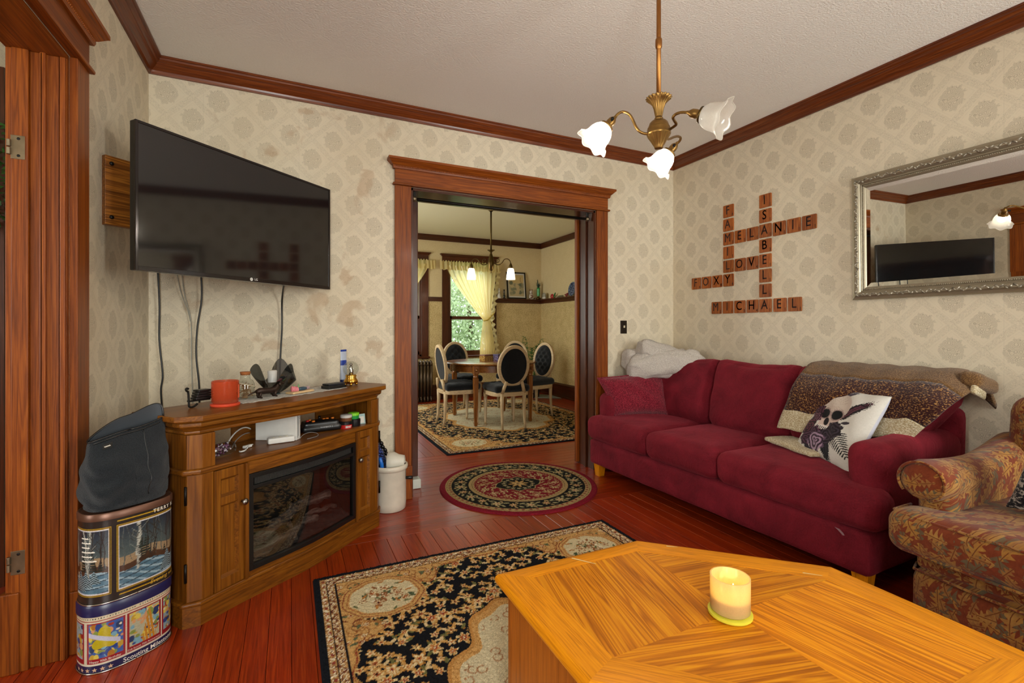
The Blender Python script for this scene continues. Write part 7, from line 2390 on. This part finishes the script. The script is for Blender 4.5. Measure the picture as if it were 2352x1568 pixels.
# ------------------------------------------------------------------ curtains
def valance(name, label, x0, x1):
    def fn(u, v):
        x = x0 + (x1 - x0) * u
        fold = 0.020 * math.sin(x * 95 + 1.5 * math.sin(x * 17)) * (0.35 + 0.65 * v)
        z = 2.375 - 0.155 * v + 0.008 * math.sin(x * 60) * v + (0.012 * math.sin(x * 130) if v < 0.05 else 0)
        return (x, DY1 - 0.085 - 0.02 * v + fold, z)
    o = MB().grid(fn, 220, 8).build(name, 'curtain_sheer', None, smooth=True)
    return tag(o, label, 'valance')
valance('curtain_valance', 'ruffled yellow valance over the tied curtain', 2.32, 3.44)
valance('curtain_valance_left', 'ruffled yellow valance over the window beside the radiator', 1.15, 2.25)
def curtain(name, label, x_free, x_tie, s):
    """sheer panel swept from the free side to a tie-back; s = +1 tied to larger x"""
    t = thing(name, label, 'curtain')
    zt, zk, zb = 2.30, 1.36, 0.50
    def fn(u, v):
        zz = zt + (zb - zt) * v
        xt = x_free + (x_tie + s * 0.20 - x_free) * u
        if zz > zk:
            k = (zt - zz) / (zt - zk)
            e = k ** 1.25
            xk = x_tie + s * (-0.055 + 0.13 * u)
            x = xt + (xk - xt) * e
        else:
            k = (zk - zz) / (zk - zb)
            xk = x_tie + s * (-0.055 + 0.13 * u)
            xb = x_tie + s * (-0.13 + 0.30 * u)
            x = xk + (xb - xk) * min(1, k * 1.6) ** 0.7
        amp = 0.022 * (0.5 + 0.5 * abs(zz - zk) / 0.9)
        return (x, DY1 - 0.095 + amp * math.sin(u * 2 * PI * 9 + 1.2 * math.sin(v * 5)), zz)
    MB().grid(fn, 130, 60).build('panel', 'curtain_sheer', t, smooth=True)
    def ruf(u, v):
        p = Vector(fn(1.0, v))
        q = Vector((s * 0.065 * u + 0.015 * s * math.sin(v * 95), 0.022 * math.sin(v * 120 + u * 2) * u, -0.03 * u))
        return p + q
    MB().grid(ruf, 5, 160).build('ruffle', 'curtain_sheer', t, smooth=True)
    MB().tube([(x_tie - s * 0.075, DY1 - 0.13, zk - 0.01), (x_tie, DY1 - 0.145, zk + 0.0), (x_tie + s * 0.12, DY1 - 0.11, zk + 0.10), (x_tie + s * 0.20, DY1 - 0.02, zk + 0.16)], [0.022, 0.026, 0.022, 0.018], 10, flat=0.5).build('tie_back', plain('curtain_tie', lin('#c3a545'), 0.8), t, smooth=True)
    return t
curtain('tied_curtain', 'sheer yellow curtain swept aside and tied back at the dining window', 2.42, 3.17, 1)
curtain('side_curtain', 'sheer yellow curtain tied away from the radiator window edge', 2.13, 1.38, -1)

# ------------------------------------------------------------------ radiator, palm, mat
rd = small('radiator', 'old bronze column radiator below the dining window', 'radiator', (1.45, 7.72, 0))
RM = plain('radiator_paint', lin('#5d4a35'), 0.35, 0.6, vary=0.2)
sec = None
for k in range(13):
    if sec is None:
        m_ = MB()
        for y in (-0.055, 0.055):
            m_.tube([(0, y, 0.09), (0, y, 0.60)], 0.020, 10)
        m_.tube([(0, -0.06, 0.60), (0, -0.045, 0.65), (0, 0, 0.668), (0, 0.045, 0.65), (0, 0.06, 0.60)], 0.021, 10)
        m_.tube([(0, -0.06, 0.09), (0, -0.03, 0.065), (0, 0.03, 0.065), (0, 0.06, 0.09)], 0.021, 10)
        m_.tube([(-0.024, 0, 0.60), (0.024, 0, 0.60)], 0.026, 10).tube([(-0.024, 0, 0.11), (0.024, 0, 0.11)], 0.026, 10)
        m_.box(-0.012, 0.012, -0.06, -0.04, 0.0, 0.08).box(-0.012, 0.012, 0.04, 0.06, 0.0, 0.08)
        sec = m_.build('section', RM, rd, smooth=True)
    else:
        share(sec, rd, (0.056 * k, 0, 0))
pl = small('palm_plant', 'leafy green palm standing in the dining room corner', 'plant', (3.88, 7.42, 0))
MB().lathe([(0, 0.001), (0.11, 0.001), (0.14, 0.24), (0.13, 0.24), (0, 0.22)], 24, cap=False).build('pot', plain('dark_pot', lin('#2f2a24'), 0.5), pl, smooth=True)
for k in range(13):
    a = 2 * PI * k / 13 + 0.3
    Ln = 0.62 + 0.12 * math.sin(k * 2.3)
    base = Vector((0.03 * math.cos(a), 0.03 * math.sin(a), 0.22))
    st = []
    for i in range(12):
        f_ = i / 11
        rr = 0.30 * f_ ** 1.1 * (0.9 if k % 2 else 0.55)
        st.append(base + Vector((rr * math.cos(a), min(0.24, rr * math.sin(a)), Ln * math.sin(f_ * 1.9) * (0.95 if k % 2 else 1.15))))
    fr_ = MB().tube(st, [0.006 - 0.0004 * i for i in range(12)], 5)
    for i in range(3, 12):
        d_ = (st[i] - st[i - 1]).normalized()
        sd = d_.cross(Vector((0, 0, 1))).normalized()
        for s in (-1, 1):
            tip = st[i] + sd * s * 0.085 * (1 - 0.05 * i) + d_ * 0.07 - Vector((0, 0, 0.03))
            w_ = d_ * 0.012
            fr_.add([st[i] - w_, st[i] + w_, tip], [(0, 1, 2)])
    fr_.build('frond', 'leaf_green', pl)
mt = MB().prism([(3.86, 7.30), (4.26, 7.06), (4.28, 7.42), (4.16, 7.62), (3.80, 7.60)], 0.001, 0.012).build('floor_mat', plain('mat_grey', lin('#8a8f86'), 0.8), None, flip=None, bevel=0.004)
tag(mt, 'pale grey mat on the floor in the dining room corner', 'mat')

# ------------------------------------------------------------------ things on the plate rail
RZ = 1.7565
pf = small('framed_print', 'black-framed landscape print leaning on the plate rail', 'picture frame', (3.785, DY1 - 0.075, RZ), 0)
TL_ = M_rot(-7, 'X')
fw, fh = 0.195, 0.50
fm_ = MB()
for x0, x1, z0, z1 in ((-fw, -fw + 0.025, 0, fh), (fw - 0.025, fw, 0, fh), (-fw + 0.025, fw - 0.025, 0, 0.025), (-fw + 0.025, fw - 0.025, fh - 0.025, fh)):
    fm_.box(x0, x1, -0.012, 0.008, z0, z1, TL_)
fm_.build('frame', 'black_gloss', pf, bevel=0.002)
MB().box(-fw + 0.025, fw - 0.025, -0.004, 0.0, 0.025, fh - 0.025, TL_).build('mount', 'paper_white', pf)
def print_paint(n, m):
    v, u = np.mgrid[0:m + 1, 0:n + 1].astype(float)
    u, v = u / n, v / m
    rng = np.random.default_rng(6)
    c = np.empty(u.shape + (3,))
    c[:] = lin('#b7a57c')
    nz = rng.random(u.shape)
    c[(v > 0.62)] = lin('#c2a873')
    for q in range(26):
        x, y, r_ = rng.uniform(0, 1), rng.uniform(0.05, 0.62), rng.uniform(0.05, 0.13)
        c[(np.hypot((u - x), (v - y) * 1.3) + 0.05 * (nz - 0.5)) < r_] = lin(['#7c7d63', '#8f8a6c', '#6a6d58', '#a39a78'][q % 4])
    c[(np.abs(u - 0.45 - 0.15 * np.sin(v * 5)) < 0.11) & (v < 0.55)] = lin('#b9a57e')
    c[(np.abs(u - 0.82 - 0.05 * np.sin(v * 14)) < 0.012) & (v > 0.45) & (v < 0.9)] = lin('#6b4f36')
    return c.reshape(-1, 3)
mb = MB().grid(lambda u, v: TL_ @ Vector((-fw + 0.045 + (2 * fw - 0.09) * u, -0.0048, 0.05 + (fh - 0.10) * v)), 60, 80)
mb.c = print_paint(60, 80)
mb.build('print', 'printed_paper', pf)
def lathe_thing(name, label, cat, loc, parts):
    t = small(name, label, cat, loc)
    for nm, prof, mat in parts:
        MB().lathe(prof, 18, cap=False).build(nm, mat, t, smooth=True)
    return t
lathe_thing('white_figurine', 'white porcelain figurine on the plate rail beside the curtain', 'figurine', (3.435, 7.875, RZ), [
    ('skirt', [(0, 0), (0.045, 0.0), (0.040, 0.02), (0.018, 0.09), (0.014, 0.10)], 'paper_white'), ('torso', [(0.014, 0.10), (0.022, 0.125), (0.010, 0.145), (0.008, 0.15)], 'paper_white'), ('head', [(0.006, 0.15), (0.015, 0.163), (0.013, 0.178), (0, 0.187)], 'paper_white')])
lathe_thing('dark_bud_vase', 'small dark bud vase on the plate rail left of the framed print', 'vase', (3.535, 7.875, RZ), [
    ('foot', [(0, 0), (0.032, 0.0), (0.030, 0.008), (0.010, 0.016)], 'black_iron'), ('body', [(0.010, 0.016), (0.022, 0.05), (0.009, 0.075), (0.012, 0.16), (0.016, 0.165)], 'black_gloss')])
ct_ = small('cat_figurine', 'calico cat figurine sitting on the plate rail', 'figurine', (4.085, 7.87, RZ), 0)
CTM = knit('calico', lin('#7a5138'), lin('#d9cdbd'), 22.0, (0.45, 0.55))
mb = MB().ball((0, 0, 0.055), 0.042, 0.04, 0.06, 16, 10).ball((-0.005, -0.012, 0.135), 0.034, 0.032, 0.034, 14, 10)
mb.build('body', CTM, ct_, smooth=True)
for s in (-1, 1):
    MB().lathe([(0.013, 0.155), (0.009, 0.175), (0.001, 0.192)], 8, M_loc(-0.005 + s * 0.02, -0.008, 0)).build('ear', plain('cat_ear', lin('#7a3a2a'), 0.6), ct_, smooth=True)
    MB().tube([(s * 0.018, -0.03, 0.07), (s * 0.018, -0.04, 0.01)], [0.012, 0.010], 8).build('paw', CTM, ct_, smooth=True)
MB().tube([(0.03, 0, 0.015), (0.06, -0.015, 0.012), (0.075, -0.03, 0.03)], [0.011, 0.009, 0.005], 8).build('tail', plain('cat_tail', lin('#2a1d18'), 0.6), ct_, smooth=True)
gv = small('green_vase', 'green glass vase with dark leaves in the plate rail corner', 'vase', (4.225, 7.845, RZ))
MB().lathe([(0, 0), (0.045, 0), (0.048, 0.03), (0.022, 0.04), (0.024, 0.06)], 20, cap=False).build('stand', 'brass_dark', gv, smooth=True)
MB().lathe([(0.02, 0.04), (0.030, 0.10), (0.028, 0.19), (0.034, 0.22), (0.030, 0.21)], 20, cap=False).build('glass', plain('green_glass', lin('#3f9a55'), 0.15), gv, smooth=True)
for k in range(8):
    a = 2 * PI * k / 8
    MB().tube([(0, 0, 0.18), (0.02 * math.cos(a), 0.02 * math.sin(a), 0.25), (0.055 * math.cos(a), 0.05 * math.sin(a) - 0.01, 0.27 + 0.05 * (k % 3))], [0.006, 0.014, 0.003], 6, flat=0.3).build('leaf', plain('dark_leaf', lin('#1d3a22'), 0.5), gv, smooth=True)
def rail_y(y):
    return (4.275, y, RZ)
sh_ = small('shell_ornament', 'pale grey fan ornament on the plate rail', 'ornament', rail_y(7.66))
MB().lathe([(0, 0), (0.05, 0), (0.055, 0.01), (0.055, 0.02), (0, 0.02)], 20, M_loc(-0.02, 0, 0.06) @ M_rot(-90, 'Y'), cap=False).build('fan', plain('pale_grey', lin('#a5a294'), 0.5, vary=0.2), sh_, smooth=True)
for k in range(3):
    MB().ball((-0.03, -0.03 + 0.03 * k, 0.022), 0.022, None, None, 10, 8).build('bird', 'paper_white', sh_, smooth=True)
rf = small('silk_poinsettia', 'red silk flower with green leaves lying on the plate rail', 'flower', rail_y(7.42))
for k in range(7):
    a = 2 * PI * k / 7
    MB().ball((0, 0.035 * math.cos(a), 0.035 + 0.028 * math.sin(a)), 0.010, 0.022, 0.018, 10, 7).build('petal', plain('petal_red', lin('#b01522'), 0.6), rf, smooth=True)
for k in range(5):
    MB().tube([(0, -0.05, 0.03), (-0.01, -0.09 - 0.01 * k, 0.02 + 0.015 * k), (-0.01, -0.13, 0.01 + 0.022 * k)], [0.004, 0.014, 0.002], 6, flat=0.4).build('leaf', plain('silk_green', lin('#2f7a3a'), 0.6), rf, smooth=True)
gs = small('garland_sprig', 'thin green sprig lying along the plate rail', 'sprig', rail_y(7.14))
MB().tube([(0, 0.10, 0.012), (0, 0.04, 0.008), (0, -0.03, 0.012), (0, -0.12, 0.008)], 0.005, 6).build('stem', 'dark_leaf', gs, smooth=True)
for k in range(6):
    MB().tube([(0, 0.07 - 0.03 * k, 0.01), (0.0, 0.05 - 0.03 * k, 0.03), (0, 0.03 - 0.03 * k, 0.035)], [0.002, 0.008, 0.001], 5, flat=0.4).build('leaf', 'dark_leaf', gs)
rb_ = small('red_bird', 'dark red bird ornament on the plate rail beside the blue plate', 'ornament', rail_y(6.92))
MB().ball((0, 0, 0.03), 0.018, 0.038, 0.028, 12, 8).ball((0, -0.035, 0.05), 0.016, 0.018, 0.016, 10, 8).build('body', plain('dark_cherry', lin('#7a1a1c'), 0.5), rb_, smooth=True)
MB().tube([(0, 0.03, 0.03), (0, 0.075, 0.045)], [0.012, 0.004], 8).build('tail', 'dark_cherry', rb_, smooth=True)
bp2 = small('blue_plate', 'round blue and white patterned plate standing on the plate rail', 'plate', rail_y(6.76))
mb = MB().lathe([(0, 0.004), (0.07, 0.0), (0.115, 0.014), (0.12, 0.016), (0.115, 0.010), (0, 0.0)], 40, M_loc(0.02, 0, 0.118) @ M_rot(-82, 'Y'), cap=False)
mb.build('plate', knit('delft', lin('#141d38'), lin('#8f9cb8'), 60.0, (0.5, 0.58)), bp2, smooth=True)
MB().box(0.0, 0.03, -0.04, 0.04, 0, 0.006).build('stand', 'black_iron', bp2)

# ================================================================== garden outside the dining windows
lw = MB().box(-14, 20, 8.2, 30, -0.45, -0.35).build('lawn', 'lawn', None)
tag(lw, 'green lawn outside the dining windows', 'lawn', kind='stuff')
def tree(name, label, loc, r, h, n_l, mat):
    t = thing(name, label, 'tree', loc)
    MB().tube([(0, 0, 0), (0.05, 0, h * 0.4), (-0.05, 0.05, h * 0.75)], [0.12, 0.09, 0.04], 10).build('trunk', 'bark', t, smooth=True)
    rng = np.random.default_rng(int(abs(loc[0] * 10)) + 3)
    m_ = MB()
    for k in range(n_l):
        d_ = rng.standard_normal(3)
        d_ /= np.linalg.norm(d_)
        p = Vector(d_ * r * rng.uniform(0.35, 1.0) * np.array((1, 0.8, 1.25))) + Vector((0, 0, h * 0.62))
        e = Vector(rng.standard_normal(3)).normalized() * 0.058
        w_ = e.cross(Vector(rng.standard_normal(3))).normalized() * 0.032
        m_.add([p - e, p + w_, p + e, p - w_], [(0, 1, 2, 3)])
    m_.build('foliage', mat, t)['kind'] = 'stuff'
    return t
tree('garden_tree', 'leafy green tree filling the tied-curtain window', (4.6, 12.6, -0.345), 1.5, 3.2, 9500, 'leaf_outdoor')
tree('garden_shrub', 'bushy green shrub behind the radiator window', (3.7, 16.9, -0.35), 1.5, 3.4, 6500, 'leaf_outdoor')
